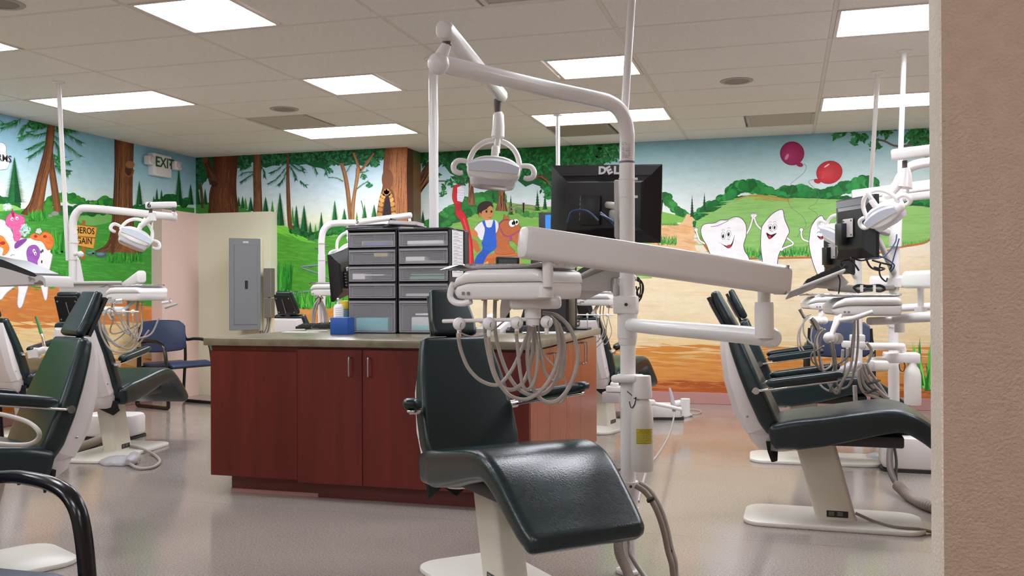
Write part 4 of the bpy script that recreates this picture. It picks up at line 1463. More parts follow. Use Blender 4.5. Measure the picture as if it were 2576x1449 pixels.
def dental_chair(label, loc, heading, arms=((0, 0), (0, 0)), flap=True, lean=22, worn=False):
    M = rotz(heading, loc)
    t = thing('dental_chair', label, 'dental chair', (0, 0, 0), None)
    t.location = loc
    # everything is built around the base, then turned
    t.rotation_euler = (0, 0, math.radians(heading))
    O = Matrix.Translation(loc)

    def part(name, g, m, parent=None, **k):
        # g is in chair space; obj() expects world coordinates of an unrotated parent
        return obj(name, xf(g, O), m, parent or t, **k)
    part('base_plate', move(prism(rrect(.84, .42, .10, 5), 0, .022, .008), -.02, 0, 0), M_ENAM)
    # slanted column
    rings = []
    for z, xc, lx, ly in ((.02, 0, .20, .125), (.03, -.002, .19, .115), (.40, -.10, .19, .115), (.45, -.115, .19, .115)):
        rings.append([Vector((xc + a, b_, z)) for a, b_ in rrect(lx, ly, .02, 3)])
    col = part('column', loft(rings), M_COLUMN)
    part('data_plate', box(-.045, .055, -.0598, -.0570, .035, .066), mat('data_plate_black', '1d1b1e', .4), col)
    part('data_plate_text', join(*[box(-.035 + .04 * k, -.01 + .04 * k, -.0604, -.0597, z_, z_ + .003) for k in (0, 1) for z_ in (.043, .05, .057)]), M_GREY, col, smooth=0)
    part('seat_frame', join(box(-.27, .30, -.17, .17, .40, .455, .01), box(-.05, .34, -.12, .12, .455, .49, .01), box(-.34, -.24, -.15, .15, .40, .47, .01)), M_DKGREY)
    seat = part('seat', pad([(-.29, .505), (-.2, .528), (-.08, .545), (.05, .568), (.16, .586), (.25, .592), (.33, .575), (.41, .528), (.49, .462), (.56, .402), (.60, .370)],
                            [.49, .50, .50, .50, .50, .50, .50, .49, .48, .47, .455], [.13, .15, .145, .135, .125, .115, .10, .095, .09, .085, .08], r=.035, endr=.035, crown=.006), M_VINYLK if worn else M_VINYL)
    # seam line around the front edge
    rad = math.radians(lean)
    d = Vector((-math.sin(rad), 0, math.cos(rad)))
    nrm = Vector((math.cos(rad), 0, math.sin(rad)))
    p0 = Vector((-.255, 0, .49))

    def bp_(s, off=0):
        v = p0 + d * s + nrm * off
        return (v.x, v.z)
    back = part('backrest', pad([bp_(s) for s in (.485, .42, .30, .18, .06, .0)], [.32, .35, .395, .425, .43, .41], [.065, .075, .085, .09, .09, .08], r=.03, endr=.022, crown=.006), M_VINYL)
    # white shell behind the pad
    rings = []
    for s, w_, a, c_ in ((-.02, .34, -.075, -.12), (.02, .37, -.085, -.17), (.14, .37, -.088, -.185), (.3, .35, -.084, -.165), (.44, .30, -.07, -.125), (.485, .28, -.065, -.105)):
        o0, o1 = p0 + d * s + nrm * a, p0 + d * s + nrm * c_
        c0 = .035
        ring = [o0 + Vector((0, w_ / 2, 0)), o1 + Vector((0, w_ / 2, 0)) + nrm * .03, o1 + Vector((0, w_ / 2 - c0, 0)), o1 - Vector((0, w_ / 2 - c0, 0)), o1 - Vector((0, w_ / 2, 0)) + nrm * .03, o0 - Vector((0, w_ / 2, 0))]
        rings.append(ring)
    shell = part('back_shell', loft(rings), M_SHELL, smooth=20)
    # rounded skirt under the shell
    rings = []
    for z, xc, lx, w_ in ((.50, -.345, .16, .355), (.46, -.335, .17, .35), (.40, -.305, .19, .33), (.365, -.28, .17, .30), (.355, -.27, .12, .26)):
        rings.append([Vector((xc + a, b_, z)) for a, b_ in rrect(lx, w_, .05, 4)])
    part('skirt', loft(rings), M_SHELL, shell)
    for sy in (-1, 1):
        part('screw', lathe([(.006, 0), (.006, .003), (.003, .005)], 8, frame(p0 + d * .1 + nrm * -.13 + Vector((0, sy * .185, 0)), Vector((0, 0, 1)), (0, sy, 0))), M_STEEL, shell)
    # headrest
    e = p0 + d * .53
    hd = Vector((-math.sin(rad + .09), 0, math.cos(rad + .09)))
    hn = Vector((hd.z, 0, -hd.x))
    pts = [e + hd * s for s in (0, .05, .12, .185)]
    hr = part('headrest', pad([(v.x, v.z) for v in pts[::-1]], [.165, .19, .21, .205], [.04, .05, .05, .045], r=.022, endr=.016), M_VINYL)
    bk = e - hn * .052
    Mp = frame(bk, (0, 1, 0), -hn)
    # backing plate in the headrest plane
    out = [(-.098, .0), (.098, .0), (.078, .187), (-.078, .187)]
    V = [bk + Vector((0, a, 0)) + hd * s + hn * o for o in (.004, -.012) for a, s in out]
    part('headrest_plate', (V, [(3, 2, 1, 0), (4, 5, 6, 7), (0, 1, 5, 4), (1, 2, 6, 5), (2, 3, 7, 6), (3, 0, 4, 7)]), M_BLACK, hr, smooth=0)
    a0, a1 = bk + hd * .015 - hn * .013, bk + hd * .15 - hn * .013
    part('slide_bar', beam(a0 + Vector((0, .004, 0)), a1, .02, .006, .002, up=(0, 1, 0)), M_STEEL, hr)
    for a, s in ((-.08, .02), (.08, .02), (.065, .155), (-.065, .155)):
        part('screw', lathe([(.006, 0), (.006, .002), (.003, .004)], 8, frame(bk + Vector((0, a, 0)) + hd * s - hn * .0125, hd, -hn)), M_STEEL, hr)
    part('neck_post', beam(p0 + d * .40 - nrm * .06, e - hn * .05 + hd * .06, .05, .018, .004), M_DKGREY, hr)
    # armrests
    for sy, (sw, up) in zip((1, -1), arms):
        pv = Vector((-.37, sy * .225, .665))
        A = Matrix.Translation(pv) @ Matrix.Rotation(math.radians(sw), 4, 'Z') @ Matrix.Rotation(math.radians(-9 - up), 4, 'Y')
        ar = part('armrest', xf(pad([(.06, .035), (.09, .042), (.25, .042), (.37, .042), (.40, .036)], [.05, .062, .062, .06, .05], [.03, .045, .045, .042, .03], r=.018, endr=.014), A), M_VINYL)
        part('chrome_bar', xf(join(beam((-.02, 0, -.006), (.38, 0, -.006), .030, .012, .004), cyl((0, -sy * .06, -.004), (0, sy * .022, -.004), .017, 14)), A), M_CHROME, ar)
    if flap:
        # torn dust cloth under the rear of the seat
        rings = []
        for k in range(8):
            y = -.2 + .4 * k / 7
            dz = .045 + .06 * abs(math.sin(k * 2.1 + heading)) * (1 if k in (0, 1, 2, 6) else .4)
            rings.append([Vector((-.325, y, .41)), Vector((-.318, y + .01, .41 - dz * .5)), Vector((-.30 + .02 * math.sin(k), y, .41 - dz)), Vector((-.29 + .02 * math.sin(k), y, .41 - dz)), Vector((-.305, y + .01, .41 - dz * .5)), Vector((-.305, y, .41))])
        part('dust_cloth', loft(rings), M_CLOTH)
    return t


ch_main = dental_chair('green dental chair facing the camera in front of the red cabinet', (-1.035, 3.44, 0), -46, arms=((22, 2), (-24, -2)), worn=True)
ch_rf = dental_chair('nearer green dental chair seen from the side at the wall end', (.235, 4.89, 0), -1, lean=24)
ch_rb = dental_chair('farther green dental chair half hidden behind the side-on chair', (.20, 6.62, 0), 2)
ch_c6 = dental_chair('green dental chair seen from behind under the lamp numbered 6', (-4.60, 5.64, 0), 97)
ch_a = dental_chair('green dental chair cut by the left edge, turned to the left', (-3.235, 2.995, 0), 243)
ch_mid = dental_chair('green dental chair behind the counter, seen right of the cabinet', (-1.45, 7.78, 0), 76)
ch_c5 = dental_chair('green dental chair behind the counter, beside the electrical panel', (-4.13, 7.80, 0), 84)

# ================================================================== blue guest chairs
M_FRAMEB = mat('black_steel_tube', '0f0e11', 0.22)


def guest_chair(label, loc, heading):
    t = thing('guest_chair', label, 'chair', loc, 'blue guest chairs')
    t.rotation_euler = (0, 0, math.radians(heading))
    O = Matrix.Translation(loc)

    def part(name, g, m, parent=None, **k):
        return obj(name, xf(g, O), m, parent or t, **k)
    for sy in (1, -1):
        y = sy * .275
        pts = [(-.22, y * .93, .80), (-.215, y * .95, .70), (-.19, y, .655), (-.06, y, .665), (.08, y, .66), (.16, y, .63), (.20, y, .56), (.225, y, .40), (.245, y, .15), (.25, y, .04), (.24, y, .017), (.20, y, .016), (-.10, y, .016), (-.20, y, .016), (-.235, y, .03), (-.24, y, .08), (-.225, y, .30), (-.21, y, .46), (-.215, y, .60)]
        part('side_frame', tube(pts, .016, 12, 4, flat=(1, 1.35)), M_FRAMEB)
    part('cross_bar', join(cyl((-.21, -.27, .40), (-.21, .27, .40), .012, 10), cyl((.19, -.27, .40), (.19, .27, .40), .012, 10)), M_FRAMEB)
    part('seat', pad([(-.21, .445), (-.1, .44), (.05, .45), (.17, .46), (.24, .445), (.265, .425)], [.46, .48, .49, .49, .48, .46], [.035, .05, .05, .05, .045, .03], r=.022, endr=.012, crown=.008), M_BLUEV)
    # curved back
    q = []
    rings = []
    for k in range(13):
        u = -1 + 2 * k / 12
        y = u * .255
        xb = -.235 + .035 * u * u
        hgt = .165 * (1 - .10 * u * u) if abs(u) < .99 else .12
        ring = []
        for a, b_ in rrect(.035, 2 * hgt, .017, 3):
            z = .70 + b_
            ring.append(Vector((xb + a - (b_ * .16), y, z)))
        rings.append(ring)
    part('backrest', loft(rings), M_BLUEV)
    return t


guest_chair('blue guest chair with black tube frame against the pink wall', (-5.93, 8.13, 0), -17)
guest_chair('blue guest chair with black tube frame behind the right-hand hoses', PY(2112, 900, 8.75).xy.to_3d(), -94)
guest_chair('blue guest chair cut by the lower left corner', (-1.93, 1.70, 0), -14)
# ================================================================== delivery units, poles, lamps, monitors
def px(pts, w0, w1=None, ox=0, oy=0, sc=1.0):
    """polyline measured on the photograph, viewing depth running from w0 to w1"""
    w1 = w0 if w1 is None else w1
    n = len(pts)
    return [P(ox + p[0] / sc, oy + p[1] / sc, w0 + (w1 - w0) * i / max(1, n - 1)) for i, p in enumerate(pts)]


def heading_axes(a):
    a = math.radians(a)
    return Vector((math.cos(a), math.sin(a), 0)), Vector((-math.sin(a), math.cos(a), 0))


M_LENS = mat('lamp_lens', 'd5d0d6', 0.12, trans=0.25)
M_REFL = mat('lamp_shield_blue', 'd6dae6', 0.15)
M_RUBBER = mat('dark_collar', '5a504c', 0.5)
M_SCREEN = mat('dark_screen', '0a0c10', 0.08)


def exam_lamp(label, root_at, hang, M, links, group='overhead exam lamps'):
    """lamp head in its own space (x across, z up, y away from the viewer); links are world pieces"""
    t = thing('exam_lamp', label, 'lamp', root_at, group)
    for nm, g, m in links:
        obj(nm, g, m, t)

    def part(name, g, m, parent=None, **k):
        return obj(name, xf(g, M), m, parent or t, **k)
    # ring yoke over the head
    a = [(-.112, 0, .012), (-.108, 0, .05), (-.088, 0, .095), (-.05, 0, .128), (0, 0, .14), (.05, 0, .128), (.088, 0, .095), (.108, 0, .05), (.112, 0, .012)]
    part('yoke_ring', tube(a, .012, 12, 4), M_WHITE2)
    head = []
    for y, s in ((-.055, .78), (-.048, .92), (-.03, 1), (.02, .98), (.05, .85), (.065, .6)):
        pts = []
        for k in range(28):
            ang = 2 * math.pi * k / 28
            c_, s_ = math.cos(ang), math.sin(ang)
            ex = math.copysign(abs(c_) ** .65, c_) * .118 * s
            ez = math.copysign(abs(s_) ** .75, s_) * .05 * s - .01 + (.02 * (1 - (ex / .118) ** 2) if s_ > 0 else .006 * (ex / .118) ** 2)
            pts.append(Vector((ex, y, ez)))
        head.append(pts)
    hd = part('reflector_head', loft(head), M_WHITE)
    # visor and lens
    vis = []
    for k in range(15):
        u = -1 + 2 * k / 14
        zt = .018 + .022 * (1 - u * u)
        vis.append([Vector((u * .108, -.058, zt)), Vector((u * .112, -.066, zt - .012)), Vector((u * .108, -.060, zt - .04 - .02 * (1 - u * u))), Vector((u * .104, -.052, zt - .04 - .02 * (1 - u * u)))])
    part('shield', loft(vis), M_REFL, hd)
    lens = []
    for z_, s in ((-.048, 1), (-.062, .98), (-.078, .9), (-.082, .7)):
        lens.append([Vector((x * s, y * s, z_ - .0 + .006 * (x / .1) ** 2)) for x, y in rrect(.205, .095, .035, 5)])
    part('lens', loft(lens), M_LENS, hd)
    part('boss', join(beam((0, -.035, .015), (0, -.03, .105), .034, .03, .008, up=(0, 1, 0)), beam((.004, -.03, .09), (.008, -.03, .155), .024, .022, .006, up=(0, 1, 0))), M_WHITE2)
    for sx in (-1, 1):
        z0 = .0
        hnd = [(sx * .108, 0, .03), (sx * .14, 0, .035), (sx * .165, 0, .03), (sx * .178, 0, .008), (sx * .172, 0, -.014), (sx * .15, 0, -.022), (sx * .135, 0, -.018)]
        part('handle', tube(hnd, [.010, .011, .012, .013, .013, .012, .009], 10, 4), M_WHITE2)
    return t


def lens_axes(view, roll=0.0, pitch=0.0, yaw=0.0):
    """lamp space seen from the viewing direction at a pixel"""
    d = Vector(ray(*view)).normalized()
    y = Vector((d.x, d.y, 0)).normalized()
    x = y.cross(Vector((0, 0, 1)))
    z = Vector((0, 0, 1))
    m = Matrix((x, y, z)).transposed()
    m = m @ Matrix.Rotation(math.radians(yaw), 3, 'Z') @ Matrix.Rotation(math.radians(pitch), 3, 'X') @ Matrix.Rotation(math.radians(roll), 3, 'Y')
    return m.to_4x4()


def lamp_matrix(x, y, w, **k):
    m = lens_axes((x, y), **k)
    m.translation = P(x, y, w)
    return m


def delivery_head(label, at, ang, tray='foil', group='dental instrument consoles', hoses=(), bar=True, arm=None, tubes=(), scale=1.0, handle=True, bar_pts=None, front_taper=True):
    """instrument head: local x across the front, y depth, z up; the tapered end is at -x"""
    t = thing('instrument_console', label, 'dental instrument unit', at, group)
    M = Matrix.Translation(at) @ Matrix.Rotation(math.radians(ang), 4, 'Z') @ Matrix.Scale(scale, 4)

    def part(name, g, m, parent=None, **k):
        return obj(name, xf(g, M), m, parent or t, **k)
    tub, lid = [], []
    for x, zt, zm, zb, dy in ((-.172, .006, .0, -.006, .20), (-.168, .012, -.004, -.026, .24), (-.15, .03, .004, -.036, .27), (-.11, .05, .012, -.04, .285), (-.06, .054, .014, -.04, .29), (.06, .054, .014, -.04, .29), (.14, .054, .014, -.04, .285), (.16, .046, .014, -.036, .275), (.17, .024, .012, -.02, .25)):
        tub.append([Vector((x, a, (zm + zb) / 2 + b_)) for a, b_ in rrect(dy - .012, max(.004, zm - zb), .012, 3)])
        lid.append([Vector((x, a, (zt + zm) / 2 + b_ + .001)) for a, b_ in rrect(dy, max(.004, zt - zm), .016, 3)])
    part('tub', loft(tub), M_WHITE)
    part('lid', loft(lid), M_WHITE2)
    if handle:
        part('handle', tube([(-.10, -.12, -.045), (-.13, -.12, -.052), (-.165, -.12, -.048), (-.182, -.12, -.03), (-.176, -.12, .0), (-.168, -.12, .012)], .0105, 10, 4), M_WHITE2)
    for k in range(2):
        part('gauge_mark', box(-.12 + .02 * k, -.11 + .02 * k, -.1425, -.141, -.025, -.015), M_DIM, smooth=0)
    return t, M, part


def hose_geo(pts, r, seg=10, smooth=7):
    return tube(pts, r, seg, smooth)


def holder(part, x, y, z, r=.02, parent=None, m=None):
    h = part('holder', join(ball((x, y, z), r, 14, 8), lathe([(.006, -r * 1.55), (.0075, -r * 1.4), (.0075, -r * .7)], 10, Matrix.Translation((x, y, z)))), m or M_WHITE2, parent)
    return h


def foil_tray(label, c, ang, L=.32, D=.25, foil=True, lip=.012, papers=None):
    t = thing('instrument_tray', label, 'tray', c, 'wrapped instrument trays')
    M = Matrix.Translation(c) @ Matrix.Rotation(math.radians(ang), 4, 'Z')
    out = rrect(L, D, .045, 6)
    n = len(out)
    rings = []
    for s, z in ((.90, .0), (.94, .004), (.985, lip * .7), (1.0, lip), (.985, lip + .001), (.96, lip * .75), (.92, .007), (.2, .006)):
        rings.append([Vector((x * s, y * s, z + (.0025 * math.sin(k * 1.7) if .95 < s <= 1 else 0))) for k, (x, y) in enumerate(out)])
    obj('wrapped_tray', xf(loft(rings), M), M_FOIL if foil else M_PAPER, t, 50)
    # loose corner of the wrap
    V = []
    for k in range(9):
        a = k / 8
        V += [Vector((-L / 2 + .01, -D / 2 + D * .8 * a, lip)), Vector((-L / 2 - .03 - .014 * math.sin(k * 2.3), -D / 2 + D * .8 * a, lip - .004 - .006 * math.cos(k * 1.9))), Vector((-L / 2 - .045 - .012 * math.cos(k * 2.9), -D / 2 + D * .8 * a, lip - .013 + .004 * math.sin(k * 3.1)))]
    F = []
    for k in range(8):
        for j in range(2):
            i = k * 3 + j
            F.append((i, i + 1, i + 4, i + 3))
    V2 = [v + Vector((0, 0, -.0015)) for v in V]
    F2 = [tuple(len(V) + i for i in reversed(f)) for f in F]
    obj('wrap_corner', xf((V + V2, F + F2), M), M_FOIL, t, 60)
    if papers:
        for (dx, dy, a, col, z) in papers:
            obj('sheet', xf(xf(box(-.09, .09, -.06, .06, 0, .001), rotz(a, (dx, dy, lip + z))), M), mat('sheet_' + col, col, .8), t, 0)
    return t


# ------------------------------------------------------------------ center unit: pole, bent light pole, conduit
WP = 3.8
base = P(1580, 733 + 1.145 * 2350 / WP, WP)
base.z = 0
t = thing('equipment_pole', 'white equipment pole with bent top right of the center chair', 'pole', base)
up = []
for y in (1441, 1200, 1000, 800, 600, 470, 408):
    q = P(1578 if y < 1000 else 1580, y, WP)
    up.append(q)
up[0].z = 0
lowz = P(1578, 805, WP).z
pole_low = tube([up[0], P(1580, 1000, WP), P(1578, 690, WP), P(1577, 408, WP)], .0315, 20, 0)
obj('pole', pole_low, M_TUBE, t)
bend = [P(1577, 408, WP), P(1578, 370, WP), P(1577, 335, WP - .01), P(1571, 300, WP - .02), P(1555, 273, WP - .04), P(1530, 257, WP - .07), P(1495, 248, WP - .11), P(1377, 223, 3.56), P(1240, 191, 3.33), P(1108, 160, 3.14)]
bp2 = obj('light_pole', tube(bend, .0305, 20, 5), M_TUBE, t)
obj('seam_ring', tube([P(1577, 411, WP), P(1577, 406, WP)], .0322, 20, 0), M_DIM, bp2)
obj('tip_ball', join(ball(P(1103, 160, 3.12), .037, 18, 10), tube([P(1106, 150, 3.12), P(1116, 128, 3.12), P(1124, 112, 3.12)], [.026, .02, .016], 14, 4)), M_WHITE2, bp2)
# printed decal near the top of the pole
decal = []
cen = P(1577, 375, WP)
for k in range(7):
    a = math.radians(-118 + 10 * k)
    decal.append((cen.x + .0318 * math.cos(a), cen.y + .0318 * math.sin(a)))
zt, zb = P(1577, 346, WP - .02).z, P(1577, 402, WP).z
dc = obj('decal', ([Vector((x, y, z)) for x, y in decal for z in (zb, zt)], [(2 * k, 2 * k + 2, 2 * k + 3, 2 * k + 1) for k in range(6)]), M_PAPER, t)
rows = []
for r_ in range(13):
    z = zt - (zt - zb) * (r_ + .6) / 13.5
    if r_ in (2, 5):
        continue
    for k in range(6):
        if random.random() < .3:
            continue
        a0, a1 = math.radians(-117 + 10 * k), math.radians(-117 + 10 * k + random.uniform(4, 9))
        rr = .0322
        rows.append(([Vector((cen.x + rr * math.cos(a), cen.y + rr * math.sin(a), z + dz)) for a in (a0, a1) for dz in (0, .0022)], [(0, 2, 3, 1)]))
obj('decal_print', join(*rows), M_DIM, dc, 0)
# collars and clamps
def ringz(y0, y1, r, m=M_WHITE, x=1578, w=WP, name='collar', r2=None, parent=None):
    return obj(name, tube([P(x, y0, w), P(x, (y0 + y1) / 2, w), P(x, y1, w)], [r, r, r2 or r], 22, 0), m, parent or t)


ringz(765, 850, .0405)
ringz(850, 867, .0375, r2=.034)
ringz(743, 789, .0385, name='clamp')
obj('clamp_block', box(*sorted((P(1545, 760, WP).x, P(1606, 760, WP).x)), P(1578, 760, WP).y - .047, P(1578, 760, WP).y + .03, P(1578, 789, WP).z, P(1578, 744, WP).z, .008), M_WHITE, t)
obj('bolt', lathe([(.007, 0), (.007, .004), (.003, .006)], 10, frame(P(1575, 766, 3.74), (1, 0, 0), (0, -1, 0))), M_DKGREY, t)
obj('clamp_stub', join(tube([P(1549, 745, 3.78), P(1549, 715, 3.78)], .011, 12, 0), tube([P(1549, 716, 3.78), P(1549, 700, 3.78)], .006, 10, 0)), M_LGREY, t)
ringz(1210, 1276, .0405, M_WHITE, 1580)
ringz(1276, 1286, .043, M_WHITE, 1580)
obj('floor_flange', prism([(base.x + .05 * math.cos(2 * math.pi * k / 24), base.y + .05 * math.sin(2 * math.pi * k / 24)) for k in range(24)], 0, .015, .004), M_WHITE, t)
for dy in (12, 58):
    obj('screw', lathe([(.006, 0), (.006, .003), (.002, .005)], 10, frame(P(1587, 1212 + dy, 3.745), (1, 0, 0), (0, -1, 0))), M_DKGREY, t)
for y, x in ((448, 1600), (493, 1600), (697, 1598)):
    obj('cable_tie', join(tube([P(1577, y, WP), P(1577, y + 4, WP)], .0335, 20, 0), box(P(x, y, 3.77).x - .004, P(x, y, 3.77).x + .006, P(x, y, 3.77).y - .004, P(x, y, 3.77).y + .004, P(x, y + 5, 3.77).z, P(x, y - 1, 3.77).z)), M_WHITE2, t)
ARM_POLE = t
# conduit up to the ceiling
ct = P(1589, 0, 3.85)
d = (ct - P(1570, 290, 3.85)).normalized()
top = ct + d * ((CEIL - ct.z) / d.z)
c0 = P(1570, 300, 3.85)
tt = thing('ceiling_conduit', 'white pipe from the bend of the center pole up to the ceiling', 'pipe', c0, 'pipes up to the ceiling')
obj('pipe', tube([c0, top], .0165, 16, 0), M_TUBE, tt)
obj('escutcheon', lathe([(.05, 0), (.05, -.006), (.018, -.014)], 18, Matrix.Translation((top.x, top.y, CEIL - .001))), M_TUBE, tt)

# lower arm, riser and spring arm
wa = 2.76
arm_t = obj('delivery_arm', tube([P(1588, 817, 3.76), P(1640, 823, 3.56), P(1800, 836, 3.1), P(1942, 849, wa)], [.0275, .0275, .028, .029], 20, 3), M_TUBE, ARM_POLE)
obj('end_cap', join(xf(lathe([(0, .012), (.022, .011), (.029, .004), (.0305, -.004), (.0305, -.012)], 22), frame(P(1943, 850, wa - .0), P(1943, 850, wa) - P(1800, 840, 3.1), (0, 0, 1)) @ Matrix.Rotation(math.radians(90), 4, 'Y'))), M_WHITE, arm_t)
obj('riser_sleeve', tube([P(1923, 850, wa), P(1922, 770, wa), P(1922, 760, wa)], [.0275, .0275, .026], 20, 0), M_WHITE, arm_t)
obj('riser', tube([P(1922, 765, wa), P(1922, 725, wa)], .0185, 16, 0), M_WHITE, arm_t)
wb_ = 2.40
obj('spring_arm', beam(P(1978, 706, wa - .02), P(1312, 608, wb_), .062, .085, .012, .062, .084, 5), M_WHITE, arm_t)
for a, b_ in ((1966, 1968), ):
    obj('arm_end_seam', beam(P(1967, 704.4, wa - .024), P(1965, 704.1, wa - .0248), .0632, .0862, .0012, rn=5), M_DIM, arm_t)
obj('drop_post', tube([P(1378, 630, 2.43), P(1378, 722, 2.43)], .0142, 16, 0), M_WHITE, arm_t)
obj('drop_collar', tube([P(1369, 716, 2.45), P(1369, 720, 2.45), P(1369, 748, 2.45)], [.022, .0245, .0245], 18, 0), M_WHITE, arm_t)

# delivery head with its bar, holders and looping hoses
WH = 2.60
hc = P(1302, 722, WH)
va = -16.3
dh, DM, dpart = delivery_head('large white instrument head with looping hoses in the center', hc, va, scale=.86)
obj('mount_block', beam(P(1284, 762, 2.52), P(1411, 760, 2.50), .045, .036, .010), M_WHITE, dh)
obj('mount_foot', loft([[P(1262 + a, 748, 2.60 + b_) for a, b_ in ((0, -.03), (32, -.03), (32, .03), (0, .03))], [P(1258 + a, 775, 2.60 + b_) for a, b_ in ((0, -.025), (30, -.025), (30, .025), (0, .025))], [P(1258 + a, 808, 2.60 + b_) for a, b_ in ((0, -.012), (8, -.012), (8, .012), (0, .012))]]), M_WHITE, dh)
obj('hub', tube([P(1340, 776, 2.52), P(1340, 800, 2.52), P(1340, 802, 2.52), P(1340, 818, 2.52)], [.0225, .0225, .019, .018], 18, 0), M_WHITE, dh)
for x in (1203, 1235):
    obj('inlet', box(P(x, 755, 2.5).x - .006, P(x, 755, 2.5).x + .006, P(x, 755, 2.55).y - .006, P(x, 755, 2.55).y + .006, P(x, 757, 2.53).z, P(x, 748, 2.53).z, .002), mat('yellow_fitting', 'c9a41c', .4), dh)
bar = obj('holder_bar', beam(P(1112, 808, 2.52), P(1335, 803, 2.52), .012, .0105, .004), M_WHITE2, dh)
for x, y in ((1155, 815), (1230, 814), (1300, 812), (1375, 810)):
    c = P(x, y, 2.51)
    h = obj('holder', join(ball(c, .0165, 16, 10, (1, 1, 1.1)) if False else ball((c.x, c.y, c.z), .0175, 16, 10), lathe([(.006, -.034), (.0062, -.03), (.0062, -.014)], 10, Matrix.Translation(c))), M_WHITE2, dh)
    s0 = P(x + 6, y - 2, 2.488)
    obj('slot', tube([P(x + 6, y - 3, 2.4925), P(x + 3, y + 3, 2.4915), P(x + 4, y + 9, 2.4925)], .0011, 6, 2), M_DIM, h)
HO = (1000, 620, 3.623)
HOSES = [
    ([(555, 830), (562, 880), (582, 960), (640, 1100), (740, 1210), (860, 1262), (950, 1240), (1050, 1110), (1130, 940), (1190, 790), (1210, 725)], 2.48, 2.56, .0052),
    ([(800, 470), (796, 640), (802, 820), (835, 1010), (885, 1180), (950, 1280), (1040, 1306), (1120, 1265), (1180, 1170), (1235, 950), (1245, 725)], 2.55, 2.58, .0056),
    ([(890, 470), (886, 640), (892, 780), (930, 960), (1000, 1150), (1090, 1285), (1210, 1355), (1330, 1340), (1420, 1255), (1490, 1080), (1512, 900), (1470, 720), (1390, 640)], 2.57, 2.60, .0056),
    ([(1082, 790), (1096, 930), (1112, 1100), (1140, 1260), (1180, 1305), (1230, 1260), (1272, 1110), (1272, 900), (1245, 725)], 2.50, 2.58, .0050),
    ([(1225, 725), (1190, 900), (1186, 1060), (1222, 1260), (1300, 1385), (1400, 1425), (1500, 1370), (1590, 1230), (1640, 1050), (1625, 880), (1560, 730), (1450, 630), (1320, 605)], 2.54, 2.62, .0058),
    ([(826, 830), (850, 1000), (900, 1190), (1000, 1340), (1120, 1392), (1220, 1375), (1330, 1290), (1420, 1150), (1472, 950), (1450, 730), (1400, 650)], 2.50, 2.60, .0054),
    ([(1250, 725), (1265, 860), (1310, 1010), (1345, 1150), (1420, 1228), (1470, 1210), (1510, 1130), (1525, 980), (1510, 820), (1470, 700)], 2.57, 2.62, .0044),
    ([(560, 770), (600, 800), (680, 822), (760, 815), (820, 790), (900, 740), (960, 690), (1000, 660)], 2.49, 2.56, .0022),
    ([(1290, 640), (1290, 800), (1330, 980), (1430, 1090), (1500, 1160), (1540, 1260), (1530, 1370), (1480, 1435)], 2.60, 2.62, .0026),
]
for pts, w0, w1, r in HOSES:
    g = hose_geo(px(pts, w0, w1, *HO), r)
    obj('hose', g, M_HOSE, dh)
obj('coupling', tube(px([(555, 790), (557, 828)], 2.485, 2.485, *HO), .0062, 12, 0), M_CHROME, dh)
obj('coupling', tube(px([(1084, 770), (1084, 800)], 2.495, 2.495, *HO), .0056, 12, 0), M_CHROME, dh)
foil_tray('foil-wrapped tray on the large instrument head in the center', hc + Vector((0, 0, .0495)) + Vector((math.cos(math.radians(va)), math.sin(math.radians(va)), 0)) * .012, va, .285, .22)

# lamp of the center unit
wl = 4.12
lk = [('link_block', beam(P(1117, 78, 3.10) - Vector(AF) * .03, P(1264, 243, wl + .02), .058, .064, .016, .050, .056, 5), M_WHITE),
      ('collar', tube([P(1123, 90, 3.12), P(1124, 114, 3.12)], .0165, 14, 0), M_RUBBER),
      ('swivel', tube([P(1252, 250, wl), P(1252, 262, wl), P(1252, 288, wl)], [.018, .018, .014], 14, 0), M_RUBBER),
      ('neck', tube([P(1253, 283, wl), P(1254, 290, wl), P(1254, 320, wl), P(1252, 344, wl), P(1252, 350, wl)], [.018, .024, .027, .030, .022], 18, 0), M_WHITE2),
      ('stem', tube([P(1252, 348, wl), P(1250, 385, wl)], .014, 12, 0), M_WHITE2)]
exam_lamp('white exam lamp hanging from the bent pole over the center chair', P(1245, 470, wl), None, lamp_matrix(1242, 430, wl, roll=5, pitch=-8), lk)

# water bottle on the pole
wq = 3.72
bt = thing('water_bottle', 'white water bottle with yellow caution label on the center pole', 'bottle', P(1615, 1184, wq))
c = P(1616, 1184, wq)


def zat(y):
    return P(1616, y, wq).z


obj('bottle_body', lathe([(0, zat(1184)), (.040, zat(1184)), (.0445, zat(1178)), (.0445, zat(1060)), (.043, zat(1035)), (.035, zat(1015)), (.025, zat(1003)), (.022, zat(990))], 26, Matrix.Translation((c.x, c.y, 0))), mat('bottle_milky', 'd9d4cc', .35), bt)
obj('cap_housing', join(lathe([(.040, zat(1001)), (.041, zat(998)), (.036, zat(950)), (.034, zat(945)), (0, zat(944))], 24, Matrix.Translation((c.x, c.y, 0)))), M_WHITE, bt)
obj('bracket', join(beam(P(1548, 952, 3.8), P(1612, 952, wq), .075, .032, .01), tube([P(1579, 942, 3.8), P(1579, 962, 3.8)], .043, 20, 0)), M_WHITE, bt)
obj('knob', lathe([(.006, 0), (.006, .004), (.002, .006)], 10, frame(P(1577, 951, 3.745), (1, 0, 0), (0, -1, 0))), M_DKGREY, bt)
lab = []
vd = math.degrees(math.atan2(-c.y, -c.x))
for k in range(13):
    a = math.radians(vd - 32 + 7.4 * k)
    lab.append((c.x + .0449 * math.cos(a), c.y + .0449 * math.sin(a)))
lz0, lz1 = zat(1113), zat(1076)
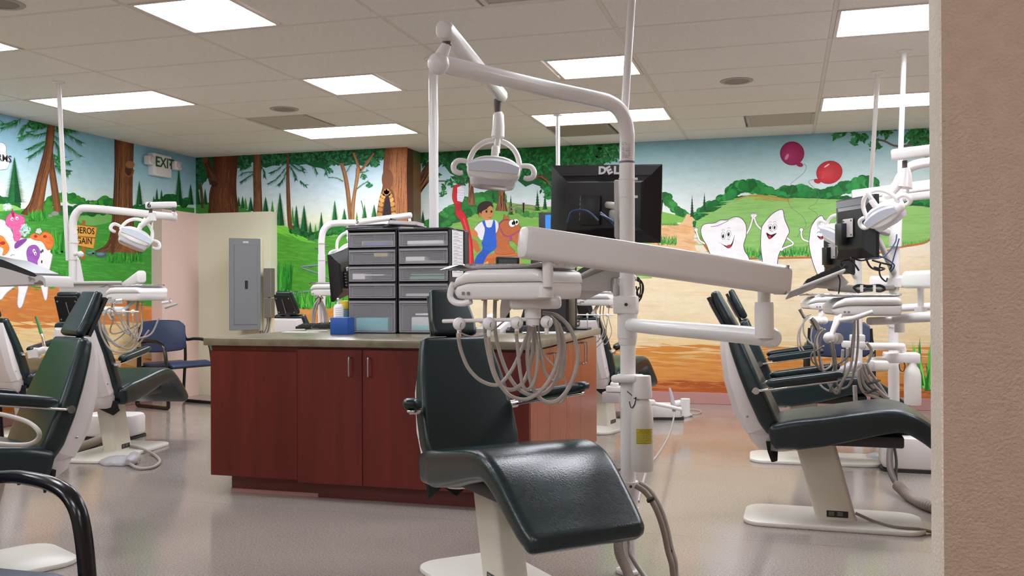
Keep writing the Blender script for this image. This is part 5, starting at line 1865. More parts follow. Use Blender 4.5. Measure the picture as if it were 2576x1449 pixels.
lb = obj('label', ([Vector((x, y, z)) for x, y in lab for z in (lz0, lz1)], [(2 * k, 2 * k + 2, 2 * k + 3, 2 * k + 1) for k in range(12)]), mat('caution_yellow', 'c9b713', .5), bt)
def wrapped_text(body, size, zc, ang0, R_, cx_, cy_, m, parent, name='lettering'):
    g = text('t', body, size, None, Matrix.Identity(4), 'geo', extrude=0)
    V = []
    for v in g[0]:
        a = math.radians(ang0) + v.x / R_
        V.append(Vector((cx_ + R_ * math.cos(a), cy_ + R_ * math.sin(a), zc + v.y)))
    return obj(name, (V, g[1]), m, parent, 0)


wrapped_text('CAUTION', .0105, lz1 - .008, vd + 12, .0453, c.x, c.y, M_INK, lb)
rows = []
for r_ in range(7):
    z = lz1 - .020 - .0058 * r_
    a = vd - 28
    while a < vd + 50:
        da = random.uniform(3, 9)
        if r_ == 6 and a > vd + 20:
            break
        rows.append(([Vector((c.x + .0453 * math.cos(math.radians(q)), c.y + .0453 * math.sin(math.radians(q)), z + dz)) for q in (a, a + da) for dz in (0, .0019)], [(0, 2, 3, 1)]))
        a += da + 2
fr = []
for z in (lz1 - .0145, lz0 + .001, lz1 - .001):
    for k in range(12):
        a0, a1 = vd - 31 + 7.2 * k, vd - 31 + 7.2 * (k + 1)
        fr.append(([Vector((c.x + .0452 * math.cos(math.radians(q)), c.y + .0452 * math.sin(math.radians(q)), z + dz)) for q in (a0, a1) for dz in (0, .0009)], [(0, 2, 3, 1)]))
obj('small_print', join(*rows), M_DIM, lb, 0)
obj('label_border', join(*fr), M_INK, lb, 0)
obj('pickup_wire', tube([P(1578, 985, 3.74), P(1590, 995, 3.72), P(1596, 1003, 3.70), P(1600, 1000, 3.69), P(1596, 1018, 3.7), P(1588, 1026, 3.71), P(1583, 1010, 3.72)], .0022, 8, 4), M_DKGREY, bt)

# supply hoses at the foot of the center pole
gh = [([(1600, 1222), (1625, 1240), (1650, 1280), (1668, 1330), (1680, 1385), (1690, 1420), (1697, 1470)], 3.75, 3.6, .011),
      ([(1548, 1182), (1546, 1200), (1552, 1225), (1552, 1235)], 3.72, 3.72, .005)]
t = thing('supply_hose', 'gray hose with black ties falling from the center pole to the floor', 'hose', P(1697, 1470, 3.6))
e = P(1700, 1475, 3.62)
pts = px(gh[0][0], 3.75, 3.62)
pts[-1].z = max(pts[-1].z, .012)
fin = PZ(1720, 1500, .012)
obj('hose', tube(pts + [fin], .0115, 12, 6), M_HOSE2, t)
obj('hose', tube([p + Vector((.012, .02, .01)) for p in pts] + [fin + Vector((.03, .05, .0))], .008, 10, 6), M_HOSE, t)
for x, y in ((1637, 1258), (1685, 1387)):
    obj('tie', tube([P(x - 2, y - 4, 3.68), P(x + 1, y + 2, 3.68)], .0165, 12, 0), M_BLACK, t)
t = thing('corrugated_hose', 'ribbed gray hose on the floor below the center footrest', 'hose', PZ(1600, 1449, 0.02))
path = cat(px([(1560, 1300), (1556, 1380), (1575, 1430), (1600, 1480), (1660, 1540)], 3.78, 3.25), 60)
path = [Vector((p.x, p.y, max(p.z, .024))) for p in path]
obj('ribbed_tube', tube(path, [(.019 if k % 4 < 2 else .0165) for k in range(len(path))], 12, 0), M_HOSE2, t)
path = cat(px([(1575, 1300), (1585, 1370), (1590, 1400), (1630, 1460), (1670, 1490)], 3.78, 3.4), 10)
path = [Vector((p.x, p.y, max(p.z, .012))) for p in path]
obj('plain_hose', tube(path, .010, 12, 0), M_HOSE, t)
solo('foot_valve_wire', tube(px([(1548, 1182), (1560, 1180), (1552, 1188), (1546, 1205), (1554, 1228), (1550, 1236)], 3.7), .004, 8, 5), M_HOSE2, 'short bent wire sticking out beside the foot of the center pole', 'wire')

# thin drain line from the cabinet side to the floor behind the pole
solo('suction_line', tube([P(1697, 1035, 7.6), P(1693, 1060, 7.2), P(1685, 1090, 6.6), P(1670, 1120, 5.9), P(1650, 1150, 5.2), P(1630, 1175, 4.7), P(1613, 1230, 4.1), P(1606, 1262, 3.95)], .0065, 10, 6), M_HOSE, 'thin gray suction line hanging in a curve right of the water bottle', 'hose')


# ------------------------------------------------------------------ monitors
def monitor(label, M, w=.49, h=.33, d=.06, brand=False, screen=None, group='flat screen monitors', vents=True, inset=.018):
    """local x right, z up, screen faces +y, back faces -y"""
    t = thing('monitor', label, 'monitor', M.translation, group)

    def part(name, g, m, parent=None, **k):
        return obj(name, xf(g, M), m, parent or t, **k)
    part('bezel', box(-w / 2, w / 2, .0, .022, -h / 2, h / 2, .004), M_BLACK)
    part('screen', box(-w / 2 + inset, w / 2 - inset, .0215, .0225, -h / 2 + .02, h / 2 - .018), screen or M_SCREEN, smooth=0)
    rings = []
    for y, ix, it, ib in ((0, .0, .0, .0), (-.004, .006, .006, .006), (-.03, .075, .075, .05), (-d * .8, .085, .085, .06), (-d * .82, .1, .1, .07)):
        rings.append([Vector((-w / 2 + ix, y, -h / 2 + ib)), Vector((w / 2 - ix, y, -h / 2 + ib)), Vector((w / 2 - ix, y, h / 2 - it)), Vector((-w / 2 + ix, y, h / 2 - it))])
    bk = part('back_cover', loft(rings), M_BLACK, smooth=20)
    part('top_strip', loft([[Vector((x, -.005, h / 2 - .008)), Vector((x * .99, -.0075, h / 2 - .014)), Vector((x * .86, -.0225, h / 2 - .05)), Vector((x * .87, -.02, h / 2 - .046))] for x in (-w / 2 + .012, w / 2 - .012)]), M_DKGREY, bk, smooth=0)
    part('connector_row', join(*[box(-w * .21, -w * .19, -.062, -.045, -.03 + .022 * k - .05, -.018 + .022 * k - .05) for k in range(5)]), M_STEEL, bk, smooth=0)
    part('rear_box', box(-w * .2, -w * .02, -.085, -.045, -.1, .03, .004), M_BLACK, bk)
    part('vesa_plate', box(-.055, .055, -.052, -.046, -.055, .055, .003), M_LGREY, bk)
    for sx in (-1, 1):
        for sz in (-1, 1):
            part('screw', lathe([(.005, 0), (.005, .003), (.002, .004)], 8, frame((sx * .042, -.052, sz * .042), (1, 0, 0), (0, -1, 0))), M_DKGREY, bk)
    if brand:
        Mt = Matrix(((1, 0, 0, .036), (0, 0, -1, -.0195), (0, 1, 0, h / 2 - .029), (0, 0, 0, 1))) @ Matrix.Rotation(math.radians(0), 4, 'X')
        ML = mat('emblem_silver', 'd8d4d6', .3, metal=.4)
        g = [text('t', ch, .046, None, Mt @ Matrix.Translation((dx, 0, 0)) @ Matrix.Rotation(math.radians(rz), 4, 'Z'), 'geo', extrude=.003, bold=.0022) for ch, dx, rz in (('D', -.050, 0), ('E', -.019, 27), ('L', .012, 0), ('L', .035, 0))]
        g = [([M @ Vector(v) for v in q[0]], q[1]) for q in g]
        obj('emblem', join(*g), ML, bk, 0)
    return t, part


def mon_matrix(x, y, w, yaw=0, pitch=0, roll=0):
    m = lens_axes((x, y), yaw=yaw, pitch=pitch, roll=roll)
    m.translation = P(x, y, w)
    return m


m0, mp0 = monitor('large black monitor seen from behind on the center pole', mon_matrix(1523, 512, 4.16, yaw=-9, roll=1.5), .495, .345, .07, brand=True)
obj('mount_arm', join(beam(P(1545, 540, 4.08), P(1575, 545, 3.83), .05, .05, .01), tube([P(1562, 520, 3.92), P(1562, 640, 3.92)], .022, 14, 0), beam(P(1530, 515, 4.1), P(1555, 520, 4.0), .04, .03, .008)), M_LGREY, m0)
obj('mount_bracket', join(box(P(1548, 450, 3.9).x, P(1562, 450, 3.9).x, P(1555, 450, 3.86).y, P(1555, 450, 3.95).y, P(1555, 600, 3.9).z, P(1555, 455, 3.9).z, .006)), M_LGREY, m0)
obj('side_module', beam(P(1643, 520, 4.16), P(1665, 522, 4.16), .04, .075, .004), M_BLACK, m0)
for pts, r, m in (([(1428, 560), (1436, 535), (1455, 528), (1475, 530), (1490, 540), (1505, 555)], .004, mat('blue_cable', '27456f', .5)),
                  ([(1510, 535), (1530, 550), (1548, 570), (1560, 590)], .005, MATS['blue_cable']), ([(1553, 525), (1556, 545), (1552, 555)], .005, MATS['blue_cable'])):
    obj('cable', tube(px(pts, 4.03, 3.95), r, 8, 5), m, m0)
solo('network_cable', tube(px([(1510, 540), (1540, 555), (1560, 575), (1575, 600)], 3.98, 3.86), .004, 8, 5), MATS['blue_cable'], 'blue network cable drooping beside the center pole under the monitor', 'cable')


# ------------------------------------------------------------------ keyboard trays
def keyboard_tray(label, M, w=.5, d=.26, group='keyboard trays on arms', kb=True, arm=None):
    """local x across, y towards the user, z up; tilted by M"""
    t = thing('keyboard_tray', label, 'keyboard tray', M.translation, group)

    def part(name, g, m, parent=None, **k):
        return obj(name, xf(g, M), m, parent or t, **k)
    part('tray_board', box(-w / 2, w / 2, -d / 2, d / 2, -.012, 0, .005), M_LGREY)
    part('wrist_lip', join(box(-w / 2, w / 2, -d / 2 - .06, -d / 2 + .004, -.02, -.008, .005), cyl((-w / 2, -d / 2 - .055, -.008), (w / 2, -d / 2 - .055, -.008), .009, 10)), M_LGREY)
    part('under_bracket', join(box(-.08, .08, -.02, d / 2 - .01, -.05, -.012, .006), box(-.03, .03, d / 2 - .06, d / 2 + .04, -.08, -.03, .006)), M_GREY)
    if arm:
        obj('tray_arm', arm, M_LGREY, t)
    if kb:
        k = thing('keyboard', 'black keyboard on the ' + kb, 'keyboard', M @ Vector((0, 0, .001)), 'keyboards on the arm trays')
        obj('case', xf(loft([[Vector((-w / 2 + .03, y, z)) for y, z in ((-.07, .002), (.075, .002), (.075, .026), (-.07, .013))], [Vector((w / 2 - .03, y, z)) for y, z in ((-.07, .002), (.075, .002), (.075, .026), (-.07, .013))]]), M), M_BLACK, k, 0)
        keys = []
        for r_ in range(5):
            yy = -.058 + .026 * r_
            z0 = .0145 + .0019 * r_ + .002
            for c_ in range(18):
                xx = -w / 2 + .045 + (w - .09) * (c_ + .5) / 18
                keys.append(box(xx - .0095, xx + .0095, yy - .0095, yy + .0095, z0 - .004, z0 + .006))
        o = obj('keycaps', xf(join(*keys), M), M_DKGREY, k, 0)
        o['kind'] = 'stuff'
    return t


def tray_matrix(x, y, w, head, tilt):
    return Matrix.Translation(P(x, y, w)) @ Matrix.Rotation(math.radians(head), 4, 'Z') @ Matrix.Rotation(math.radians(tilt), 4, 'X')




def slope_tray(label, kblabel, x, y, w, head=6, tilt=-22, roll=-7, sc=1.0, arm=None):
    """tray seen from the side: slopes down to local -x, keyboard on top"""
    Mt = Matrix.Translation(P(x, y, w)) @ Matrix.Rotation(math.radians(head), 4, 'Z') @ Matrix.Rotation(math.radians(tilt), 4, 'Y') @ Matrix.Rotation(math.radians(roll), 4, 'X')
    t = thing('keyboard_tray', label, 'keyboard tray', Mt.translation, 'keyboard trays on arms')
    obj('tray_board', xf(box(-.14, .12, -.2 * sc, .2 * sc, -.014, 0, .005), Mt), M_LGREY, t)
    obj('lip', xf(box(-.20, -.135, -.2 * sc, .2 * sc, -.012, -.004, .003), Mt), M_LGREY, t)
    obj('under_bracket', xf(loft([[Vector((x_, y_, z_)) for x_, z_ in ((-.05, -.012), (.11, -.012), (.13, -.07), (.08, -.08))] for y_ in (-.06, .06)]), Mt), M_LGREY, t, 0)
    if arm:
        obj('tray_arm', arm, M_GREY, t)
    k = thing('keyboard', kblabel, 'keyboard', Mt.translation, 'keyboards on the arm trays')
    obj('case', xf(loft([[Vector((x_, y_, z_)) for x_, z_ in ((-.10, .001), (.10, .001), (.10, .03), (-.10, .016))] for y_ in (-.19 * sc, .19 * sc)]), Mt), M_BLACK, k, 0)
    ks = [xf(box(-.085 + .026 * i, -.064 + .026 * i, (-.17 + .021 * j) * sc, (-.153 + .021 * j) * sc, .016 + .002 * i, .024 + .002 * i), Mt) for i in range(7) for j in range(16)]
    obj('keycaps', join(*ks), M_DKGREY, k, 0)['kind'] = 'stuff'
    return t


tc_ = slope_tray('gray keyboard tray sloping behind the large instrument head', 'black keyboard on the tray behind the large instrument head', 1518, 694, 4.25, -10, -25, -6, 1.0, arm=join(beam(P(1540, 705, 4.22), P(1572, 735, 3.95), .06, .07, .01)))
obj('side_panel', loft([[P(x, y, 4.1 + dw) for x, y in ((1462, 704), (1532, 676), (1572, 676), (1574, 735), (1458, 730))] for dw in (0, .012)]), M_LGREY, tc_, 0)
# cable bundle right of the pole
t = thing('cable_bundle', 'black cables looped at the right of the center pole', 'cable', P(1610, 760, 3.86))
for pts in ([(1600, 700), (1612, 706), (1618, 720), (1616, 738), (1606, 748), (1602, 735), (1608, 722)], [(1602, 705), (1616, 715), (1614, 745), (1604, 762)], [(1600, 720), (1606, 750), (1604, 772), (1602, 790)], [(1600, 698), (1608, 702), (1611, 735), (1600, 755)]):
    obj('cable', tube(px(pts, 3.86, 3.84), .0035, 8, 5), M_BLACK, t)
# ================================================================== cabinet island and what stands on it
CT = .887                     # worktop height
IX0, IX1, IY0, IY1 = -3.175, -1.235, 4.60, 6.42


def wood(name, c1, c2, rough=.34):
    m = bpy.data.materials.new(name)
    m.use_nodes = True
    nt = m.node_tree
    b = nt.nodes['Principled BSDF']
    tc = nt.nodes.new('ShaderNodeTexCoord')
    mp = nt.nodes.new('ShaderNodeMapping')
    mp.inputs['Scale'].default_value = (9, 9, .7)
    nt.links.new(tc.outputs['Object'], mp.inputs['Vector'])
    n = nt.nodes.new('ShaderNodeTexNoise')
    n.inputs['Scale'].default_value = 1.6
    n.inputs['Detail'].default_value = 6
    nt.links.new(mp.outputs[0], n.inputs['Vector'])
    mp2 = nt.nodes.new('ShaderNodeMapping')
    mp2.inputs['Scale'].default_value = (90, 90, 2.5)
    nt.links.new(tc.outputs['Object'], mp2.inputs['Vector'])
    n2 = nt.nodes.new('ShaderNodeTexNoise')
    n2.inputs['Scale'].default_value = 2
    nt.links.new(mp2.outputs[0], n2.inputs['Vector'])
    ad = nt.nodes.new('ShaderNodeMath')
    ad.operation = 'MULTIPLY_ADD'
    ad.inputs[1].default_value = .14
    nt.links.new(n2.outputs['Fac'], ad.inputs[0])
    nt.links.new(n.outputs['Fac'], ad.inputs[2])
    rp = nt.nodes.new('ShaderNodeMapRange')
    rp.inputs['From Min'].default_value = .35
    rp.inputs['From Max'].default_value = .78
    nt.links.new(ad.outputs[0], rp.inputs['Value'])
    mx = nt.nodes.new('ShaderNodeMix')
    mx.data_type = 'RGBA'
    mx.inputs[6].default_value = (*hexc(c1), 1)
    mx.inputs[7].default_value = (*hexc(c2), 1)
    nt.links.new(rp.outputs[0], mx.inputs[0])
    nt.links.new(mx.outputs[2], b.inputs['Base Color'])
    b.inputs['Roughness'].default_value = rough
    b.inputs['Specular IOR Level'].default_value = .4
    return m


M_CHERRY = wood('cherry_laminate', '531511', '69201a')
M_CHERRY_SHEEN = wood('cherry_painted_sheen', '80402a', '8d472c', .26)  # same cherry as the front; sheen on the end put into a lighter colour
M_TOE = mat('toe_kick_brown', '642a22', .5)
M_TOP = mat('grey_green_laminate', '7c715e', .26, var=.10, vscale=14, col2='6a604e')

wt = solo('worktop', box(IX0, IX1, IY0, IY1, CT - .042, CT, .004, 2), M_TOP, 'gray-green laminate worktop on the red cabinets', 'worktop')
BX0, BX1, BY0, BY1 = -3.145, -1.262, 4.622, 6.40
zb, zt = .107, CT - .043
split = PY(747, 900, BY0).x
x2 = PY(911, 900, BY0).x
x3 = x2 + (x2 - split)


def handle(p0, p1, nrm, parent, r=.0045, out=.028):
    p0, p1, n_ = Vector(p0), Vector(p1), Vector(nrm)
    d = (p1 - p0).normalized()
    pts = [p0, p0 + n_ * (out * .7), p0 + n_ * out + d * .008, p1 + n_ * out - d * .008, p1 + n_ * (out * .7), p1]
    return obj('handle', tube(pts, r, 10, 3), M_STEEL, parent)


ca = thing('base_cabinet', 'dark red base cabinet with two bar handles facing the camera', 'cabinet', ((BX0 + BX1) / 2, 5.0, 0))
obj('carcass', box(BX0, BX1 - .02, BY0 + .02, BY0 + .62, zb, zt), M_CHERRY, ca, 0)
obj('toe_kick', box(BX0 + .085, BX1 - .07, BY0 + .085, BY0 + .60, 0, zb), M_TOE, ca, 0)
obj('toe_base_strip', box(BX0 + .083, PY(800, 1240, BY0 + .08).x, BY0 + .080, BY0 + .085, 0, .022, .001, 1), M_BASE, ca, 0)
obj('fixed_panel', box(BX0, split - .001, BY0 + .004, BY0 + .02, zb, zt - .03, .0015, 1), M_CHERRY, ca, 0)
g = .0015
for a, b_, hx in ((split + g, x2 - g, PY(883, 920, BY0).x), (x2 + g, x3 - g, PY(931, 920, BY0).x), (x3 + g, BX1 - .24, None), (BX1 - .24 + g, BX1 - g, None)):
    dr = obj('door', box(a, b_, BY0, BY0 + .019, zb - .012, zt - .012, .0015, 1), M_CHERRY, ca, 0)
    if hx is None and b_ - a > .3:
        hx = a + .05
    if hx is not None:
        handle((hx, BY0, PY(883, 945, BY0).z), (hx, BY0, PY(883, 899, BY0).z), (0, -1, 0), dr)
cb = thing('base_cabinet', 'red base cabinet side, sheen painted in as orange-brown, with paired looped handles, right end of the counter', 'cabinet', (BX1 - .4, 5.9, 0))
obj('carcass', box(BX0, BX1 - .02, BY0 + .625, BY1, zb, zt), M_CHERRY_SHEEN, cb, 0)
obj('toe_kick', box(BX0 + .085, BX1 - .085, BY0 + .61, BY1 - .03, 0, zb), M_TOE, cb, 0)
ys = [BY0 + .022] + [PX(x, 950, BX1).y for x in (1383, 1425, 1461)] + [BY1]
for k in range(4):
    dr = obj('door', box(BX1 - .019, BX1, ys[k] + g, ys[k + 1] - g, zb - .004, zt - .012, .0015, 1), M_CHERRY_SHEEN, ca if (ys[k] + ys[k + 1]) / 2 < BY0 + .62 else cb, 0)
    hy = (ys[k + 1] - .04) if k % 2 == 0 else (ys[k] + .04)
    zz_ = PX(1390, 912 if k < 2 else 905, BX1).z
    handle((BX1, hy, zz_ - .075), (BX1, hy, zz_ + .055), (1, 0, 0), dr, .004, .035)


# ------------------------------------------------------------------ drawer towers
def clear_plastic():
    m = bpy.data.materials.new('smoky_clear_plastic')
    m.use_nodes = True
    nt = m.node_tree
    b = nt.nodes['Principled BSDF']
    b.inputs['Base Color'].default_value = (*hexc('d4d2d8'), 1)
    b.inputs['Roughness'].default_value = .28
    b.inputs['Alpha'].default_value = .30
    return m


M_CLEAR = clear_plastic()
M_CLEARE = mat('clear_plastic_edge', 'b4b1b8', .3, alpha=.6)


def tower(label, x0, x1, y0, ztop, rows):
    d = .36
    t = thing('drawer_tower', label, 'drawer unit', ((x0 + x1) / 2, y0 + d / 2, CT), 'plastic drawer towers')
    z0 = CT + .001
    w = .008
    obj('frame', join(box(x0, x0 + w, y0, y0 + d, z0, ztop - .004), box(x1 - w, x1, y0, y0 + d, z0, ztop - .004), box(x0, x1, y0 + d - .006, y0 + d, z0, ztop - .004)), M_BLACK, t, 0)
    obj('top_panel', box(x0 - .003, x1 + .003, y0 - .004, y0 + d, ztop - .016, ztop, .004), M_BLACK, t)
    obj('bottom_panel', box(x0, x1, y0, y0 + d, z0, z0 + .010), M_BLACK, t, 0)
    for i, (za, zb_) in enumerate(rows):
        if i:
            obj('shelf', box(x0 + w, x1 - w, y0 + .002, y0 + d - .006, zb_ + .001, zb_ + .008), M_BLACK, t, 0)
        a, b_ = x0 + w + .002, x1 - w - .002
        fr = obj('drawer', join(([Vector((a, y0 - .006, za)), Vector((b_, y0 - .006, za)), Vector((b_, y0 - .006, zb_)), Vector((a, y0 - .006, zb_)), Vector((a, y0 + d - .02, za)), Vector((b_, y0 + d - .02, za)), Vector((b_, y0 + d - .02, zb_ - .012)), Vector((a, y0 + d - .02, zb_ - .012))], [(0, 1, 2, 3), (0, 4, 5, 1), (0, 3, 7, 4), (1, 5, 6, 2), (4, 7, 6, 5)])), M_CLEAR, t, 0)
        e = .004
        ins = .022
        obj('rim', join(box(a, b_, y0 - .012, y0 - .006, zb_ - .012, zb_), box(a, b_, y0 - .009, y0 - .006, za, za + e), box(a, a + e, y0 - .009, y0 - .006, za, zb_), box(b_ - e, b_, y0 - .009, y0 - .006, za, zb_),
                        box(a + ins, b_ - ins, y0 - .0085, y0 - .006, za + .012, za + .0145), box(a + ins, b_ - ins, y0 - .0085, y0 - .006, zb_ - .024, zb_ - .0215), box(a + ins, a + ins + .0025, y0 - .0085, y0 - .006, za + .012, zb_ - .022), box(b_ - ins - .0025, b_ - ins, y0 - .0085, y0 - .006, za + .012, zb_ - .022)), M_CLEARE, fr, 0)
    return t


ty0 = PZ(938, 839, CT).y + .01
lx0, lx1 = PY(876, 750, ty0).x, PY(999, 750, ty0).x
rx0, rx1 = PY(1002, 750, ty0).x, PY(1131, 750, ty0).x


def tz(y, x=940):
    return PY(x, y, ty0).z


tower('black and clear five-drawer tower on the left, folders on top', lx0, lx1, ty0, tz(574), [(tz(b_), tz(a)) for a, b_ in ((585, 622), (629, 665), (671, 708), (714, 750), (757, 836))])
tower('black and clear five-drawer tower on the right, list taped to its side', rx0, rx1, ty0, tz(573, 1066), [(tz(b_, 1066), tz(a, 1066)) for a, b_ in ((583, 619), (625, 663), (670, 707), (714, 750), (757, 836))])
# drawer contents
CONT = [
    (910, 988, 605, 619, 'd8b85a', 'yellow and blue cloth pack in the top drawer of the left tower', 'cloth_pack', .03), (912, 985, 606, 620, '5a6a8c', 'blue cloth pack in the top drawer of the left tower', 'cloth_pack', .02),
    (940, 975, 636, 646, 'cdbf8a', 'small tan packet in the second drawer of the left tower', 'packet', .03), (886, 918, 688, 704, 'e8e2e2', 'white carton in the middle drawer of the left tower', 'carton', .02),
    (905, 966, 690, 694, 'f0ecec', 'white ruler across the middle drawer of the left tower', 'ruler', .015), (896, 976, 800, 834, '5fb8bc', 'bag of teal face masks in the bottom drawer of the left tower', 'mask_bag', .03),
    (1024, 1116, 604, 617, 'eeeaec', 'white pad stack in the top drawer of the right tower', 'paper_pad', .02), (1020, 1068, 645, 657, 'f0ecec', 'white box in the second drawer of the right tower', 'carton', .02), (1018, 1120, 655, 662, 'b8a594', 'tan papers in the second drawer of the right tower', 'paper_pad', .03),
    (1033, 1116, 688, 693, '6ab88a', 'green sheets in the middle drawer of the right tower', 'sheet_stack', .02), (1030, 1118, 694, 704, '5f9a7c', 'dark green sheets in the middle drawer of the right tower', 'sheet_stack', .03), (1020, 1110, 738, 746, 'c8c4c8', 'loose wires in the fourth drawer of the right tower', 'wire_bundle', .03),
    (1035, 1112, 798, 834, 'd4d2d4', 'white box with teal stripe in the bottom drawer of the right tower', 'carton', .03), (1044, 1112, 789, 793, 'f0eef0', 'white strip above the box in the bottom drawer of the right tower', 'paper_strip', .02), (1036, 1112, 818, 832, '86c4bc', 'teal pack in the bottom drawer of the right tower', 'mask_bag', .02)]
for x0, x1, y0, y1, colr, lb, nm, dy in CONT:
    yy = ty0 + dy * .4
    a, b_ = PY(x0, y1, yy), PY(x1, y0, yy)
    solo(nm, box(a.x, b_.x, yy, yy + .12, a.z, b_.z, .004, 2), mat('content_' + colr, colr, .7, bump=.2 if 'bag' in nm or 'pack' in nm else 0, bscale=40), lb, 'contents' if nm not in ('carton',) else 'box')

# folders and clipboard on the left tower
zt_ = tz(574) + .001
M_FOLD = mat('grey_folder', '9b979c', .45)
M_FOLD2 = mat('dark_folder', '4a464c', .5)
cx_ = PY(930, 574, ty0 + .1).x
for k, (ln, m, lb) in enumerate(((.27, M_FOLD2, 'dark gray folder at the bottom of the stack on the left drawer tower'), (.28, M_FOLD, 'gray folder in the middle of the stack on the left drawer tower'), (.26, M_FOLD2, 'dark folder on top of the stack on the left drawer tower'))):
    solo('folder', xf(box(-ln / 2, ln / 2, -.11, .11, 0, .007, .002, 1), Matrix.Translation((cx_ + .01 * (k - 1), ty0 + .15, zt_ + .009 * k)) @ Matrix.Rotation(math.radians((-3, 2, -5)[k]), 4, 'Z') @ Matrix.Rotation(math.radians(-1.0), 4, 'Y')), m, lb, 'folder', 'folders on the left drawer tower')
t = thing('clipboard', 'silver clipboard with black clip leaning across both drawer towers', 'clipboard', P(1010, 572, 5.75))
Mb = Matrix.Translation((PY(1020, 570, ty0 + .12).x, ty0 + .14, max(zt_, tz(573, 1066)) + .022)) @ Matrix.Rotation(math.radians(6), 4, 'Z') @ Matrix.Rotation(math.radians(3.5), 4, 'Y')
obj('board', xf(box(-.09, .10, -.11, .11, -.004, .004, .002, 1), Mb), M_FOLD, t)
obj('storage_box', xf(loft([[Vector((x, y, z)) for y, z in ((-.10, .004), (.10, .004), (.09, .022), (-.09, .022))] for x in (-.085, .085)]), Mb), M_LGREY, t, 0)
obj('clip', xf(join(box(-.105, -.085, -.05, .05, .0, .03, .004), cyl((-.09, -.05, .03), (-.09, .05, .03), .007, 10)), Mb), M_BLACK, t)
# list on the side of the right tower
sx = rx1 + .002
a, b_ = PX(1137, 577, sx), PX(1165, 697, sx)
t = thing('paper_list', 'long white printed list taped to the side of the right drawer tower', 'paper', (sx, (a.y + b_.y) / 2, b_.z))
obj('sheet', box(sx, sx + .001, a.y, b_.y, PX(1150, 697, sx).z, PX(1150, 576, sx).z), M_PAPER, t, 0)
pr = []
zz0, zz1 = PX(1150, 690, sx).z, PX(1150, 582, sx).z
for k in range(13):
    z = zz1 - (zz1 - zz0) * k / 12.5
    pr.append(box(sx + .001, sx + .0014, a.y + .02, b_.y - .02, z, z + .0022))
    pr.append(box(sx + .001, sx + .0014, a.y + .03, a.y + .03 + random.uniform(.05, .12), z + .008, z + .011))
obj('print_lines', join(*pr), M_DIM, t, 0)
solo('dark_panel', box(sx + .0, sx + .012, b_.y + .004, b_.y + .06, PX(1168, 700, sx).z, PX(1168, 582, sx).z, .002, 1), M_DKGREY, 'narrow dark panel behind the printed list on the tower side', 'panel')

# left end of the worktop
bx = PZ(852, 842, CT)
solo('blue_box', box(PY(830, 820, bx.y).x, PY(874, 820, bx.y).x, bx.y, bx.y + .1, CT, PY(850, 799, bx.y).z, .004, 2), mat('blue_carton', '1d4f9c', .5), 'solid blue square box on the worktop left of the drawer towers', 'box')
by = bx.y + .16
c = PY(852, 838, by)
t = thing('pump_bottle', 'white pump bottle with printed label behind the blue box', 'bottle', (c.x, by, CT))
rr = 12.5 * by / 2350 * 1.09
obj('body', lathe([(0, CT), (rr, CT), (rr * 1.03, CT + .01), (rr * 1.03, PY(852, 772, by).z), (rr * .8, PY(852, 767, by).z), (rr * .4, PY(852, 765, by).z)], 20, Matrix.Translation((c.x, by, 0))), M_WHITE2, t)
obj('pump', join(lathe([(.012, PY(852, 767, by).z), (.012, PY(852, 760, by).z), (.006, PY(852, 759, by).z), (.006, PY(852, 753, by).z)], 14, Matrix.Translation((c.x, by, 0))), beam((c.x - .005, by, PY(852, 752, by).z), (c.x + .012, by - .03, PY(852, 752, by).z - .002), .014, .012, .003)), M_WHITE, t)
lbx = []
for k in range(5):
    z = PY(852, 776 + 5 * k, by).z
    lbx.append(([Vector((c.x + rr * 1.045 * math.cos(math.radians(q)), by + rr * 1.045 * math.sin(math.radians(q)), z + dz)) for q in range(-100, -20, 10) for dz in (0, .003)], [(2 * i, 2 * i + 2, 2 * i + 3, 2 * i + 1) for i in range(7)]))
obj('label_print', join(*lbx), M_LGREY, t, 0)
c = PY(871, 775, by + .12)
t = thing('wipe_tub', 'tub with yellow lid half hidden behind the left drawer tower', 'tub', (c.x, by + .12, CT))
obj('tub', lathe([(0, CT), (.045, CT), (.047, CT + .02), (.047, PY(870, 776, by + .12).z)], 20, Matrix.Translation((c.x, by + .12, 0))), mat('tub_teal', '6f9aa8', .5), t)
obj('lid', lathe([(.049, PY(870, 777, by + .12).z), (.05, PY(870, 772, by + .12).z), (.046, PY(870, 757, by + .12).z), (0, PY(870, 756, by + .12).z)], 20, Matrix.Translation((c.x, by + .12, 0))), mat('lid_yellow', 'd8b52a', .45), t)
kc = PZ(793, 828, CT)
t = thing('computer_keyboard', 'black keyboard on the worktop left of the blue box', 'keyboard', (kc.x, kc.y, CT))
Mk = Matrix.Translation((kc.x, kc.y + .12, CT)) @ Matrix.Rotation(math.radians(10), 4, 'Z')
obj('case', xf(loft([[Vector((x, y, z)) for y, z in ((-.07, 0), (.07, 0), (.07, .03), (-.07, .016))] for x in (-.18, .2)]), Mk), M_BLACK, t, 0)
ks = [xf(box(-.165 + .022 * i, -.147 + .022 * i, -.055 + .024 * j, -.036 + .024 * j, .018 + .0024 * j, .026 + .0024 * j), Mk) for i in range(16) for j in range(5)]
obj('keycaps', join(*ks), M_DKGREY, t, 0)['kind'] = 'stuff'
mc = PZ(791, 820, CT + .03)
t = thing('computer_mouse', 'white and black mouse resting on the black worktop keyboard', 'mouse', (mc.x, mc.y, CT + .03))
obj('body', [xf(ball((0, 0, 0), 1, 16, 8), Matrix.Translation((mc.x, kc.y + .1, CT + .05)) @ Matrix.Diagonal((.034, .055, .02, 1)))][0], M_WHITE2, t)
